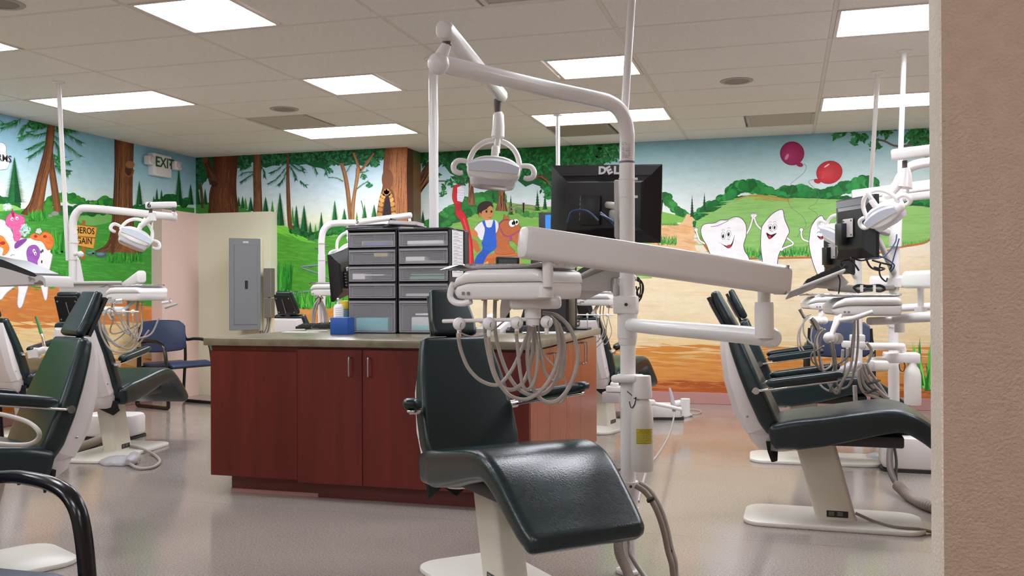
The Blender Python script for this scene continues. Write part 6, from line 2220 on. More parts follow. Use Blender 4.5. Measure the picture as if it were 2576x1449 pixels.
obj('skirt', xf(lathe([(.036, -.006), (.038, 0), (.036, .004)], 18), Matrix.Translation((mc.x, kc.y + .1, CT + .046)) @ Matrix.Diagonal((.95, 1.5, 1, 1))), M_BLACK, t)
obj('cord', tube([(mc.x + .02, kc.y + .12, CT + .05), (mc.x + .08, kc.y + .06, CT + .045), (mc.x + .14, kc.y + .02, CT + .03), (mc.x + .17, kc.y + .08, CT + .03)], .0022, 6, 5), M_BLACK, t)
obj('cord_loop', tube([(mc.x - .02, kc.y + .12, CT + .045), (mc.x - .1, kc.y + .06, CT + .04), (mc.x - .13, kc.y - .0, CT + .01), (mc.x - .06, kc.y - .02, CT + .006)], .0022, 6, 5), M_DKGREY, t)
pc = PZ(765, 836, CT)
solo('paper_sheet', xf(box(-.14, .10, -.06, .05, 0.0005, .002), rotz(8, (pc.x, pc.y + .02, CT))), M_PAPER, 'white sheet of paper at the left front of the worktop', 'paper')
solo('pen', tube([(pc.x + .02, pc.y - .0, CT + .007), (pc.x + .15, pc.y + .03, CT + .008)], .0045, 8, 0), M_STEEL, 'silver pen lying on the white sheet of paper', 'pen')

# right end of the worktop, behind the hoses
def wedge(x0, x1, y0, y1, z0, h0, h1):
    return loft([[Vector((x, y0, z0)), Vector((x, y1, z0)), Vector((x, y1, z0 + h1)), Vector((x, y0, z0 + h0))] for x in (x0, x1)])


q = PZ(1232, 836, CT)
t = thing('desk_phone', 'white desk phone on the worktop behind the center headrest', 'phone', q)
obj('body', xf(wedge(-.09, .09, -.08, .09, 0, .02, .085), rotz(-14, (q.x, q.y + .1, CT))), M_WHITE2, t, 0)
obj('handset', xf(beam((-.06, -.06, .062), (-.06, .08, .108), .045, .03, .012), rotz(-14, (q.x, q.y + .1, CT))), M_WHITE, t)
q = PZ(1290, 834, CT)
t = thing('laptop', 'black laptop with lid raised on the worktop behind the hoses', 'laptop', q)
Ml = rotz(-28, (q.x - .02, q.y + .33, CT))
obj('base', xf(box(-.15, .15, -.11, .11, 0, .022, .004), Ml), M_BLACK, t)
obj('lid', xf(xf(box(-.15, .15, -.004, .004, 0, .15, .003), eul(-24, 0, 0, (0, .11, .022))), Ml), M_BLACKG, t)
q = PZ(1345, 836, CT)
t = thing('keyboard', 'black keyboard lying on the worktop behind the looping hoses', 'keyboard', q)
Mk = rotz(12, (q.x + .02, q.y + .02, CT))
obj('case', xf(wedge(-.2, .2, -.07, .07, 0, .014, .03), Mk), M_BLACK, t, 0)
ks = [xf(box(-.18 + .022 * i, -.162 + .022 * i, -.05 + .024 * j, -.031 + .024 * j, .016 + .0026 * j, .024 + .0026 * j), Mk) for i in range(17) for j in range(5)]
obj('keycaps', join(*ks), M_DKGREY, t, 0)['kind'] = 'stuff'
q = PZ(1365, 839, CT)
solo('paper_stack', join(*[xf(box(-.13, .13, -.06, .06, .002 * k, .002 * k + .0015), rotz(9 + 5 * k, (q.x, q.y + .03, CT))) for k in range(4)]), M_PAPER, 'white papers at the worktop edge behind the looping hoses', 'papers')
q = PZ(1400, 826, CT)
t = thing('wire_basket', 'dark wire letter tray on the worktop near its right end', 'tray', q)
Mw = rotz(10, (q.x - .04, q.y + .22, CT))
for z in (.01, .04, .07):
    obj('rail', xf(tube([(-.15, -.1, z), (.15, -.1, z), (.15, .1, z), (-.15, .1, z)], .004, 6, 0, True), Mw), M_DKGREY, t)
for k in range(9):
    obj('wire', xf(tube([(-.15 + .0375 * k, -.1, .07), (-.15 + .0375 * k, -.1, .008), (-.15 + .0375 * k, .1, .008), (-.15 + .0375 * k, .1, .07)], .0025, 6, 0), Mw), M_DKGREY, t)
qc = PZ(1385, 826, CT)
t = thing('computer_tower', 'black computer case on the worktop behind the spring arm', 'computer', (qc.x, qc.y + .3, CT))
tx0, tx1, ty_ = P(1331, 640, 6.0).x, P(1434, 640, 6.0).x, P(1380, 640, 6.0).y
obj('case', box(tx0, tx1, ty_, ty_ + .2, CT, P(1380, 634, 6.0).z, .006), M_BLACK, t)
obj('front_panel', box(tx0 + .02, tx1 - .02, ty_ - .004, ty_, CT + .02, P(1380, 640, 6.0).z, .003), M_DKGREY, t)
# power pole between worktop and ceiling
q = PZ(1090, 147, CEIL)
bq = P(1099, 570, 6.2)
t = thing('power_pole', 'white power pole rising from the worktop to the ceiling behind the towers', 'pole', (q.x, q.y, CT))
obj('pole', tube([(q.x, q.y, CT), (q.x, q.y, CEIL)], .0315, 20, 0), M_TUBE, t)
obj('ceiling_flange', lathe([(.06, 0), (.06, -.008), (.034, -.016)], 20, Matrix.Translation((q.x, q.y, CEIL - .002))), M_TUBE, t)
obj('foot_flange', lathe([(.055, 0), (.055, .006), (.034, .012)], 20, Matrix.Translation((q.x, q.y, CT))), M_TUBE, t)
# monitor with a lit blue screen and a small desk display
M_BLUES = mat('lit_blue_screen', '2a6ad0', .2, emit='3f86e8', estr=.9)
mm = mon_matrix(1434, 600, 6.25, yaw=180 - 22)
tm, pm = monitor('black monitor with a lit blue screen on the worktop, behind the large monitor', mm, .44, .36, .06, screen=M_BLUES, inset=.05)
bz_ = mm.translation
obj('stand', join(box(bz_.x - .03, bz_.x + .03, bz_.y + .05, bz_.y + .08, CT + .01, bz_.z - .05, .006), box(bz_.x - .12, bz_.x + .12, bz_.y - .05, bz_.y + .13, CT, CT + .014, .006)), M_BLACK, tm)
mm = mon_matrix(1277, 664, 6.55, yaw=180 + 8, pitch=-6)
td = thing('desk_display', 'small black desk display seen above the center tray', 'display', mm.translation)
obj('case', xf(box(-.082, .082, -.03, .02, -.05, .05, .008), mm), M_BLACK, td)
obj('panel', xf(box(-.062, .066, .0195, .0215, -.04, .034), mm), mat('dull_grey_panel', '4e524f', .3), td, 0)
obj('stand', join(cyl((mm.translation.x, mm.translation.y, CT), (mm.translation.x, mm.translation.y, mm.translation.z - .04), .014, 12), lathe([(0, CT), (.06, CT), (.06, CT + .008), (.016, CT + .016)], 18, Matrix.Translation((mm.translation.x, mm.translation.y, 0)))), M_BLACK, td)
# ================================================================== the other treatment places
def bent_pole(label, pts, r, w, base_z=0.0, extra=(), loc=None):
    """pts: list of (px, py, w) from the foot to the tip of the bent tube"""
    P3 = [P(*p) for p in pts]
    P3[0].z = base_z
    P3[0].x, P3[0].y = P3[1].x, P3[1].y
    t = thing('equipment_pole', label, 'pole', (P3[0].x, P3[0].y, base_z))
    obj('pole', tube(P3[:2], r * 1.12, 18, 0), M_TUBE, t)
    obj('light_pole', tube(P3[1:], r, 18, 5), M_TUBE, t)
    return t


def conduit(label, p0, p1, r=.014):
    c0, c1 = Vector(p0), Vector(p1)
    t = thing('ceiling_conduit', label, 'pipe', c0, 'pipes up to the ceiling')
    obj('pipe', tube([c0, c1], r, 14, 0), M_TUBE, t)
    obj('escutcheon', lathe([(.045, 0), (.045, -.006), (r * 1.2, -.014)], 18, Matrix.Translation((c1.x, c1.y, CEIL - .002))), M_TUBE, t)
    return t


def holders_hoses(dh, M, xs, y, z, r=.017, loops=5, drop=.22, rad=.0048, spread=.2, seed=1, silver=()):
    """bar with ball holders and hoses that loop back under the console, in console space"""
    rr = random.Random(seed)
    obj('holder_bar', xf(beam((min(xs) - .06, y, z), (max(xs) + .05, y, z), .011, .010, .004), M), M_WHITE2, dh)
    obj('bar_bracket', xf(beam((0, 0, -.035), (0, y * .8, z + .005), .03, .02, .006, up=(0, 1, 0)), M), M_WHITE, dh)
    for i, x in enumerate(xs):
        obj('holder', xf(join(ball((x, y - .006, z), r, 14, 8), lathe([(.006, -r * 1.9), (.0065, -r * 1.6), (.0065, -r * .7)], 10, Matrix.Translation((x, y - .006, z)))), M), M_WHITE2, dh)
    for k in range(loops):
        x0 = xs[k % len(xs)]
        x1 = rr.uniform(-.12, .12)
        dpt = drop * rr.uniform(.65, 1.15)
        xm = (x0 + x1) / 2 + rr.uniform(-spread, spread) * .5
        pts = [(x0, y - .006, z - .03), (x0 + (xm - x0) * .1, y - .004, z - dpt * .45), (xm * .6 + x0 * .4, y + .02, z - dpt * .9), (xm * .6 + x1 * .4, y + .05, z - dpt), (x1 + .04, y * .4, z - dpt * .6), (x1, y * .2, z - .02), (x1, y * .1, -.03)]
        obj('hose', xf(tube(pts, rad * rr.uniform(.8, 1.15), 8, 6), M), M_HOSE, dh)


# ------------------------------------------------------------------ unit 6, far left
w6 = 6.9
pole6 = bent_pole('white equipment pole at the far left holding the lamp numbered 6', [(184, 1115, w6), (184, 590, w6), (183, 566, w6), (187, 545, w6), (198, 530, w6), (216, 524, w6), (300, 531, w6 + .05), (436, 546, w6 + .15)], .028, w6)
obj('collar', tube([P(185, 612, w6), P(185, 608, w6)], .035, 18, 0), M_WHITE, pole6)
obj('collar', tube([P(185, 654, w6), P(185, 648, w6)], .036, 18, 0), M_WHITE, pole6)
obj('upper_tip', join(tube([P(430, 546, w6 + .15), P(445, 547, w6 + .16)], .027, 14, 0), tube([P(440, 542, w6 + .15), P(436, 532, w6 + .13)], [.02, .013], 12, 0)), M_WHITE2, pole6)
obj('side_knob', join(tube([P(188, 640, w6 - .03), P(204, 636, w6 - .05)], .014, 12, 0), ball(P(203, 640, w6 - .05), .022)), M_WHITE, pole6)
obj('gusset', loft([[P(x, y, w6 + dw) for x, y in ((193, 652), (201, 652), (214, 722), (193, 730))] for dw in (-.02, .02)]), M_WHITE, pole6, 0)
q = PZ(147, 205, CEIL)
conduit('white pipe leaning against the pole of the lamp numbered 6', P(171, 655, w6 + .02), q, .0165)
wl6 = 6.8
lk = [('link_arm', beam(P(366, 517, wl6 - .05), P(444, 515, wl6 + .05), .05, .046, .01), M_WHITE2), ('collar', tube([P(437, 522, wl6), P(437, 533, wl6)], .013, 10, 0), M_RUBBER), ('collar', tube([P(379, 523, wl6), P(379, 538, wl6)], .013, 10, 0), M_RUBBER),
      ('neck', join(tube([P(382, 536, wl6), P(384, 556, wl6)], [.026, .028], 14, 0), tube([P(380, 550, wl6), P(366, 560, wl6), P(352, 572, wl6)], [.024, .02, .014], 12, 3)), M_WHITE2),
      ('stem', tube([P(384, 556, wl6), P(382, 580, wl6), P(380, 600, wl6)], .006, 8, 0), M_WHITE2)]
l6 = exam_lamp('white exam lamp numbered 6 at the far left', P(340, 620, wl6), None, lamp_matrix(340, 597, wl6, roll=24, pitch=-12, yaw=10), lk)
Mn = lens_axes((372, 516))
Mn.translation = P(375, 516, wl6 - .078)
text('number', '6', .052, M_INK, Mn @ Matrix.Rotation(math.radians(90), 4, 'X'), l6, bold=.0015)

hc6 = P(343, 742, 5.75)
va6 = math.degrees(math.atan2(-(343 - 1288) / 2350 * 0 + -0.2808, .9598))
dh6, M6, pt6 = delivery_head('white instrument console over the left chair below the lamp numbered 6', hc6, -10, handle=False, scale=.86)
holders_hoses(dh6, M6, (-.15, -.05, .05, .14), -.15, -.115, .015, 7, .23, .0048, .3, 3)
obj('rod', tube([P(408, 762, 5.7), P(432, 758, 5.7)], .008, 8, 0), M_WHITE2, dh6)
obj('mirror_handle', join(tube([P(415, 773, 5.68), P(447, 764, 5.68)], [.012, .006], 10, 0), tube([P(425, 764, 5.68), P(427, 750, 5.68)], .006, 8, 0)), M_LGREY, dh6)
obj('air_syringe', join(tube([P(281, 800, 5.66), P(283, 775, 5.66), P(284, 762, 5.66)], .010, 10, 0), tube([P(280, 764, 5.66), P(292, 756, 5.65), P(308, 754, 5.64)], [.008, .012, .006], 10, 2)), M_CHROME, dh6)
for k, pts in enumerate(([(281, 805), (262, 780), (250, 800), (265, 840), (300, 870), (330, 875), (350, 840), (360, 800)], [(262, 790), (275, 775), (295, 790), (320, 835), (345, 850), (380, 840), (400, 800)], [(248, 800), (255, 840), (280, 880), (320, 886), (345, 870), (375, 830)])):
    obj('hose', tube(px(pts, 5.6, 5.7), .0055, 8, 6), M_HOSE, dh6)
foil_tray('foil-wrapped tray over the left chair below the lamp numbered 6', hc6 + Vector((0, 0, .0495)), -10, .29, .23)
ax = P(349, 700, 5.9)
obj('spring_arm', beam(P(318, 722, 6.6), P(356, 696, 5.95), .06, .08, .014), M_WHITE, pole6)
obj('drop_post', tube([P(352, 708, 5.98), P(352, 726, 5.98)], .014, 12, 0), M_WHITE, pole6)
obj('under_arm', tube([P(205, 775, w6), P(240, 780, 6.1), P(316, 782, 5.85)], .026, 14, 0), M_TUBE, pole6)
t = thing('keyboard_tray', 'gray keyboard tray board behind the left headrest', 'keyboard tray', P(226, 740, 6.7), 'keyboard trays on arms')
obj('tray_board', loft([[P(x, y, 6.75 + dw) for x, y in ((150, 714), (306, 713), (308, 764), (146, 766))] for dw in (0, .03)]), M_LGREY, t, 0)
obj('lip', tube([P(150, 712, 6.74), P(306, 711, 6.74)], .012, 10, 0), M_LGREY, t)
obj('tray_arm', beam(P(185, 735, w6 + .05), P(215, 740, 6.74), .04, .04, .008), M_GREY, t)
# near left tray with its keyboard, cut by the picture edge
away = Vector((AF[0], AF[1], 0)).normalized()


def slab(poly, w, depth):
    a = [P(x, y, w) for x, y in poly]
    return loft([[p - away * depth / 2 for p in a], [p + away * depth / 2 for p in a]])


t = thing('keyboard_tray', 'gray keyboard tray cut by the left edge with a rolled front lip', 'keyboard tray', P(28, 690, 4.9), 'keyboard trays on arms')
obj('tray_board', slab([(-70, 650), (0, 664), (60, 680), (112, 697), (126, 703), (122, 715), (40, 719), (-70, 722)], 4.9, .30), M_LGREY, t, 20)
obj('lip', slab([(108, 696), (124, 698), (132, 694), (142, 695), (150, 703), (152, 722), (147, 722), (144, 710), (136, 705), (128, 711), (110, 712)], 4.9, .30), M_LGREY, t, 40)
k = thing('keyboard', 'black keyboard on the tray cut by the left edge', 'keyboard', P(20, 665, 4.9), 'keyboards on the arm trays')
obj('case', slab([(-70, 634), (0, 649), (40, 655), (118, 688), (126, 696), (118, 698), (60, 679), (0, 663), (-70, 649)], 4.9, .26), M_BLACK, k, 20)
ks = []
for i in range(14):
    for j in range(9):
        p = P(-56 + 11.5 * i, 638.5 + 2.6 * i + (0 if i < 9 else (i - 8.5) * 2.2), 4.9) + away * (-.105 + .026 * j)
        ks.append(box(p.x - .009, p.x + .009, p.y - .009, p.y + .009, p.z - .014, p.z - .004))
obj('keycaps', join(*ks), M_DKGREY, k, 0)['kind'] = 'stuff'
# assistant instruments beside the left chair
t = thing('assistant_holder', 'white instrument holder with green syringe beside the left chair back', 'instrument holder', P(98, 892, 5.2))
obj('holder_block', join(beam(P(80, 890, 5.2), P(118, 878, 5.2), .05, .04, .012), tube([P(82, 880, 5.18), P(85, 900, 5.18)], .028, 12, 0), tube([P(95, 876, 5.2), P(92, 900, 5.2)], .022, 12, 0)), M_WHITE, t)
obj('support_rod', tube([P(118, 880, 5.25), P(150, 872, 5.5), P(184, 868, w6 - .05)], .014, 10, 2), M_WHITE, t)
obj('syringe_body', tube([P(112, 876, 5.2), P(108, 852, 5.2), P(104, 840, 5.2)], [.010, .008, .007], 10, 0), M_CHROME, t)
obj('syringe_tip', tube([P(104, 840, 5.2), P(98, 820, 5.2), P(90, 796, 5.2)], [.009, .0085, .007], 10, 0), mat('syringe_green', '4a9a52', .35), t)
# junction box, hoses and foot control on the floor by unit 6
def jbox(label, at, ang, lx=.40, ly=.28, hz=.20):
    t = thing('junction_box', label, 'utility box', at, 'white utility boxes on the floor')
    M = Matrix.Translation(at) @ Matrix.Rotation(math.radians(ang), 4, 'Z')
    obj('cover', xf(prism(rrect(lx, ly, .06, 6), .016, hz, .03), M), M_WHITE, t)
    obj('base', xf(prism(rrect(lx + .012, ly + .012, .06, 6), 0, .018), M), M_DKGREY, t)
    return t


jbox('white utility box on the floor behind the left chair column', (PZ(285, 1100, 0)).to_3d(), 8, .44, .27, .19)
t = thing('corrugated_hose', 'thick gray hose on the floor left of the left chair column', 'hose', PZ(170, 1125, .03))
pth = [PZ(150, 1128, .03), PZ(190, 1128, .035), PZ(236, 1112, .035), PZ(262, 1098, .04)]
obj('hose', tube(pth, .033, 14, 6), M_HOSE2, t)
obj('riser', tube([P(196, 1010, 5.9), P(206, 1050, 5.9), P(203, 1080, 5.9), P(185, 1104, 5.9), P(165, 1122, 5.9)], .024, 12, 6), M_HOSE2, t)
obj('cord', tube([P(170, 1020, 5.5), P(178, 1060, 5.5), P(172, 1095, 5.5), P(150, 1120, 5.5), P(135, 1140, 5.5)], .010, 10, 6), M_HOSE, t)
def pedal(label, at, s=1.0, ang=0):
    t = thing('foot_control', label, 'foot control', at, 'wrapped foot controls')
    rings = []
    for z, k in ((.0, 1), (.015, 1.02), (.03, .85), (.045, .55), (.05, .2)):
        rings.append([Vector((at[0] + s * k * (.13 + .012 * math.sin(5 * a + z * 60)) * math.cos(a), at[1] + s * k * (.10 + .012 * math.cos(7 * a)) * math.sin(a), .002 + z)) for a in [2 * math.pi * i / 22 for i in range(22)]])
    obj('wrapped_disc', loft(rings), M_CLEARW, t, 60)
    obj('pedal', lathe([(0, .003), (.09 * s, .003), (.09 * s, .02), (.05 * s, .034), (0, .036)], 20, Matrix.Translation((at[0], at[1], 0))), M_LGREY, t)
    return t


p0 = PZ(300, 1166, 0)
pd = pedal('plastic-wrapped foot control on the floor at the left chair base', (p0.x, p0.y, 0))
obj('tied_neck', tube([PZ(322, 1163, .03), PZ(330, 1158, .035), PZ(338, 1152, .03)], [.02, .035, .045], 12, 3), M_CLEARW, pd, 60)
obj('cord', tube([PZ(325, 1166, .02), PZ(350, 1178, .012), PZ(385, 1175, .012), PZ(402, 1160, .012), PZ(385, 1142, .012), PZ(350, 1127, .03), PZ(315, 1120, .04)], .010, 8, 6), M_HOSE, pd)
# loop of hose over the near left seat
t = thing('loose_hose', 'gray hose looping over the seat of the near left chair', 'hose', P(60, 1110, 3.1))
obj('hose', tube([P(-40, 1035, 3.2), P(20, 1046, 3.12), P(70, 1062, 3.05), P(97, 1085, 3.0), P(95, 1105, 3.0), P(70, 1118, 3.0), P(20, 1118, 3.05), P(-40, 1112, 3.1)], .0075, 10, 6), M_HOSE, t)
ch_x = dental_chair('green dental chair of which only a headrest sliver shows at the left edge', (-6.05, 6.36, 0), 96)
guest_chair('blue guest chair with black frame, only a leg shows at the left edge', (-5.24, 4.72, 0), 0)

# ------------------------------------------------------------------ unit 5, behind the worktop
w5 = 7.55
pole5 = bent_pole('white equipment pole behind the worktop holding the lamp numbered 5', [(809, 1090, w5), (809, 640, w5), (809, 605, w5), (813, 582, w5), (824, 568, w5), (842, 562, w5), (900, 561, w5 - .05), (1025, 566, w5 - .2)], .0265, w5)
for y in (612, 655):
    obj('seam_ring', tube([P(809, y, w5), P(809, y + 2, w5)], .0305, 16, 0), M_LGREY, pole5)
obj('tip', join(tube([P(1020, 566, w5 - .2), P(1040, 570, w5 - .2)], [.03, .024], 14, 0), tube([P(1032, 562, w5 - .2), P(1030, 550, w5 - .2)], .012, 10, 0)), M_WHITE2, pole5)
wl5 = 7.3
lk = [('link_arm', beam(P(896, 559, wl5 + .05), P(1036, 541, wl5 - .05), .045, .045, .012), M_WHITE2), ('neck', tube([P(900, 565, wl5), P(895, 590, wl5), P(888, 608, wl5)], .02, 12, 3), M_WHITE2)]
l5 = exam_lamp('white exam lamp numbered 5 mostly hidden behind the left drawer tower', P(882, 640, wl5), None, lamp_matrix(886, 628, wl5, roll=-18), lk)
Mn = lens_axes((898, 557))
Mn.translation = P(899, 557.5, wl5 - .03)
text('number', '5', .045, M_INK, Mn @ Matrix.Rotation(math.radians(90), 4, 'X'), l5, bold=.0012)
tm, pm = monitor('thin black monitor seen edge-on at the left of the drawer towers', mon_matrix(864, 688, 7.0, yaw=66, roll=-11), .42, .35, .05)
hc5 = P(842, 732, 7.2)
dh5, M5, pt5 = delivery_head('white instrument console behind the worktop left of the drawer towers', hc5, -30, handle=False, scale=.95)
foil_tray('wrapped tray behind the worktop left of the drawer towers', hc5 + Vector((0, 0, .055)), -30, .3, .24)
t = thing('syringe_stand', 'chrome syringe hanger with looped hoses behind the worktop', 'instrument holder', P(803, 815, 7.1))
obj('hanger', join(tube([P(805, 760, 7.1), P(805, 748, 7.1)], .012, 10, 0), tube([P(795, 750, 7.1), P(805, 745, 7.1), P(812, 752, 7.1)], .009, 10, 3)), M_CHROME, t)
for pts in ([(806, 752), (797, 770), (790, 800), (790, 830)], [(806, 755), (814, 780), (818, 812), (824, 830)], [(808, 757), (820, 785), (826, 815), (828, 832)], [(803, 752), (793, 765), (787, 785), (786, 812)]):
    obj('hose', tube(px(pts, 7.1), .009, 8, 5), M_HOSE, t)
obj('stem', tube([P(806, 755, 7.12), P(808, 830, 7.12), P(809, 900, 7.2)], .012, 10, 0), M_WHITE, t)
obj('side_arm', beam(P(809, 880, 7.2), P(809, 884, w5 - .02), .03, .03, .006), M_WHITE, t)

# ------------------------------------------------------------------ unit behind the counter's right end
wm = 7.35
polem = bent_pole('white equipment pole mostly hidden behind the center pole', [(1583, 1070, wm), (1583, 700, wm), (1583, 660, wm)], .03, wm)
q = PZ(1403, 288, CEIL)
conduit('thin white pipe from the ceiling behind the large monitor', Vector((q.x, q.y, H + .1)), q, .0185)
obj('cross_arm', join(beam((q.x, q.y, H + .12), P(1583, 715, wm), .04, .04, .008)), M_TUBE, polem)
hcm = P(1505, 756, 6.9)
dhm, Mm, ptm = delivery_head('white instrument console left of the center pole, over the counter end', hcm, -16, handle=False, scale=.9)
holders_hoses(dhm, Mm, (-.13, -.03, .07, .15), -.13, -.115, .013, 4, .24, .0042, .05, 5)
foil_tray('wrapped tray left of the center pole, over the counter end', hcm + Vector((0, 0, .052)), -16, .3, .24)
obj('front_badge', box(P(1460, 759, 6.75).x, P(1470, 759, 6.75).x, P(1465, 759, 6.74).y - .004, P(1465, 759, 6.74).y + .01, P(1465, 761, 6.75).z, P(1465, 758, 6.75).z), M_DIM, dhm)
obj('support_arm', beam(P(1530, 768, 7.0), P(1583, 772, wm), .045, .04, .01), M_WHITE, polem)
# assistant arm, vacuum canister and utility box on the floor
t = thing('assistant_holder', 'white jointed arm with wrapped handpiece low beside the center pole', 'instrument holder', P(1725, 1045, 7.6))
obj('arm_tube', tube([P(1640, 1014, 7.5), P(1680, 1022, 7.55), P(1722, 1032, 7.6)], .0155, 14, 0), M_TUBE, t)
obj('end_post', tube([P(1724, 1003, 7.6), P(1724, 1045, 7.6)], .038, 18, 0), M_WHITE, t)
obj('joint', tube([P(1697, 1016, 7.62), P(1712, 1014, 7.62)], .027, 14, 0), M_WHITE, t)
obj('handpiece', tube([P(1684, 976, 7.6), P(1688, 990, 7.6), P(1692, 1012, 7.6), P(1696, 1035, 7.6)], [.009, .014, .018, .014], 12, 3), M_CLEARW, t)
obj('upper_bracket', beam(P(1583, 1010, wm), P(1645, 1013, 7.5), .05, .05, .012), M_WHITE, t)
jb2 = jbox('low white utility box on the floor right of the center pole', PZ(1652, 1052, 0), 12, .46, .26, .13)
t = thing('vacuum_canister', 'gray and white canister block with ribbed knob left of the center pole', 'canister', P(1545, 1012, 7.2))
obj('block', box(*sorted((P(1516, 1000, 7.2).x, P(1562, 1000, 7.2).x)), P(1540, 1000, 7.2).y - .05, P(1540, 1000, 7.2).y + .05, P(1540, 1012, 7.2).z, P(1540, 986, 7.2).z, .006), M_LGREY, t)
obj('shelf', box(*sorted((P(1526, 980, 7.2).x, P(1570, 980, 7.2).x)), P(1540, 980, 7.2).y - .05, P(1540, 980, 7.2).y + .06, P(1540, 985, 7.2).z, P(1540, 971, 7.2).z, .008), M_WHITE, t)
kb_ = P(1546, 970, 7.2)
obj('ribbed_knob', lathe([(.034, 0), (.034, .016), (.024, .03), (.018, .036), (0, .037)], 16, Matrix.Translation(kb_)), M_WHITE, t, 20)
obj('stand_pipe', tube([(kb_.x + .06, kb_.y + .02, 0), (kb_.x + .06, kb_.y + .02, P(1540, 990, 7.2).z)], .02, 12, 0), M_WHITE, t)
t = thing('corrugated_hose', 'gray hose lying on the floor behind the counter end', 'hose', PZ(1535, 1045, .05))
obj('hose', tube([PZ(1500, 1048, .045), PZ(1535, 1046, .045), PZ(1560, 1044, .045), PZ(1600, 1050, .045)], .034, 12, 4), M_HOSE2, t)
t = thing('wire_loop', 'thin gray wire loop on the floor right of the low utility box', 'wire', PZ(1745, 1034, .01))
obj('wire', tube([PZ(1700, 1036, .012), PZ(1740, 1030, .012), PZ(1764, 1035, .012), PZ(1752, 1041, .012), PZ(1725, 1039, .012)], .006, 8, 5), M_HOSE, t)
p0 = PZ(1700, 1047, 0)
pedal('plastic-wrapped foot control on the floor beside the low utility box', (p0.x, p0.y, 0), 1.1)

# ------------------------------------------------------------------ right-hand units
wr = 5.8
poler = bent_pole('white equipment pole at the wall end with bent arm going right', [(2246, 1190, wr), (2248, 900, wr), (2250, 640, wr), (2252, 520, wr), (2254, 478, wr), (2264, 448, wr - .02), (2284, 425, wr - .06), (2315, 412, wr - .12), (2400, 400, wr - .3), (2520, 384, wr - .5)], .030, wr, .16)
obj('sleeve', tube([P(2257, 460, wr - .02), P(2252, 620, wr - .02)], .036, 16, 0), M_WHITE, poler)
for y in (700, 800):
    obj('collar', tube([P(2249, y, wr), P(2249, y + 22, wr)], .042, 18, 0), M_WHITE, poler)
q = P(2279, 0, 6.0)
d = (q - P(2264, 430, 6.0)).normalized()
conduit('white pipe to the ceiling right beside the wall end', P(2264, 432, 6.0), q + d * ((CEIL - q.z) / d.z), .0165)
wrb = 7.3
polerb = bent_pole('white equipment pole behind the edge-on monitor on the right', [(2158, 1110, wrb), (2158, 740, wrb), (2160, 560, wrb), (2166, 530, wrb), (2190, 508, wrb), (2270, 498, wrb - .2), (2400, 484, wrb - .4)], .029, wrb)
obj('strut', beam(P(2130, 655, wrb - .1), P(2152, 700, wrb - .02), .03, .03, .008), M_WHITE, polerb)
conduit('white pipe to the ceiling left of the wall-end pipe', P(2189, 505, wrb), PZ(2208, 180, CEIL), .0165)
# lamps
wlr = 5.2
lk = [('link_arm', beam(P(2242, 391, wlr), P(2420, 368, wlr - .15), .06, .062, .012), M_WHITE2), ('collar', tube([P(2276, 404, wlr), P(2276, 424, wlr)], .014, 12, 0), M_RUBBER),
      ('hub', tube([P(2276, 423, wlr), P(2277, 440, wlr), P(2272, 472, wlr)], [.024, .034, .05], 14, 2), M_WHITE), ('hub_arm', tube([P(2262, 460, wlr), P(2240, 485, wlr), P(2220, 510, wlr)], [.03, .026, .022], 12, 3), M_WHITE2),
      ('hanging_rod', tube([P(2283, 472, wlr), P(2284, 505, wlr)], .007, 8, 0), M_WHITE2)]
exam_lamp('white exam lamp tilted in front of the wall-end pole', P(2215, 590, wlr), None, lamp_matrix(2226, 535, wlr, roll=-24, pitch=26, yaw=-30), lk)
wlb = 6.7
lk = [('link_arm', beam(P(2143, 492, wlb), P(2420, 455, wlb - .2), .055, .075, .012), M_WHITE2), ('neck', tube([P(2165, 500, wlb), P(2150, 540, wlb), P(2125, 570, wlb)], .02, 12, 4), M_WHITE2)]
exam_lamp('white exam lamp peeking out left of the edge-on monitors', P(2105, 615, wlb), None, lamp_matrix(2108, 588, wlb, roll=28, pitch=14, yaw=-40), lk)
# monitors seen nearly edge-on
tm, pm = monitor('nearer black monitor with dangling cables in front of the wall-end pole', mon_matrix(2152, 574, 5.55, yaw=-60, roll=0), .44, .365, .05)
obj('mount_arm', join(beam(P(2192, 570, 5.66), P(2235, 585, 5.72), .045, .05, .01), beam(P(2200, 580, 5.68), P(2250, 690, wr - .03), .03, .035, .008)), M_LGREY, tm)
obj('mount_plate', box(P(2172, 560, 5.6).x, P(2196, 560, 5.6).x, P(2185, 560, 5.62).y - .01, P(2185, 560, 5.62).y + .01, P(2185, 600, 5.6).z, P(2185, 550, 5.6).z, .004), M_LGREY, tm)
tm2, pm = monitor('farther black monitor whose edge shows left of the nearer one', mon_matrix(2108, 632, 6.9, yaw=-62), .42, .34, .06)
M_BLUEC = MATS['blue_cable']
t = thing('cable_bundle', 'black and blue cables hanging under the monitors on the right', 'cable', P(2215, 690, 5.6))
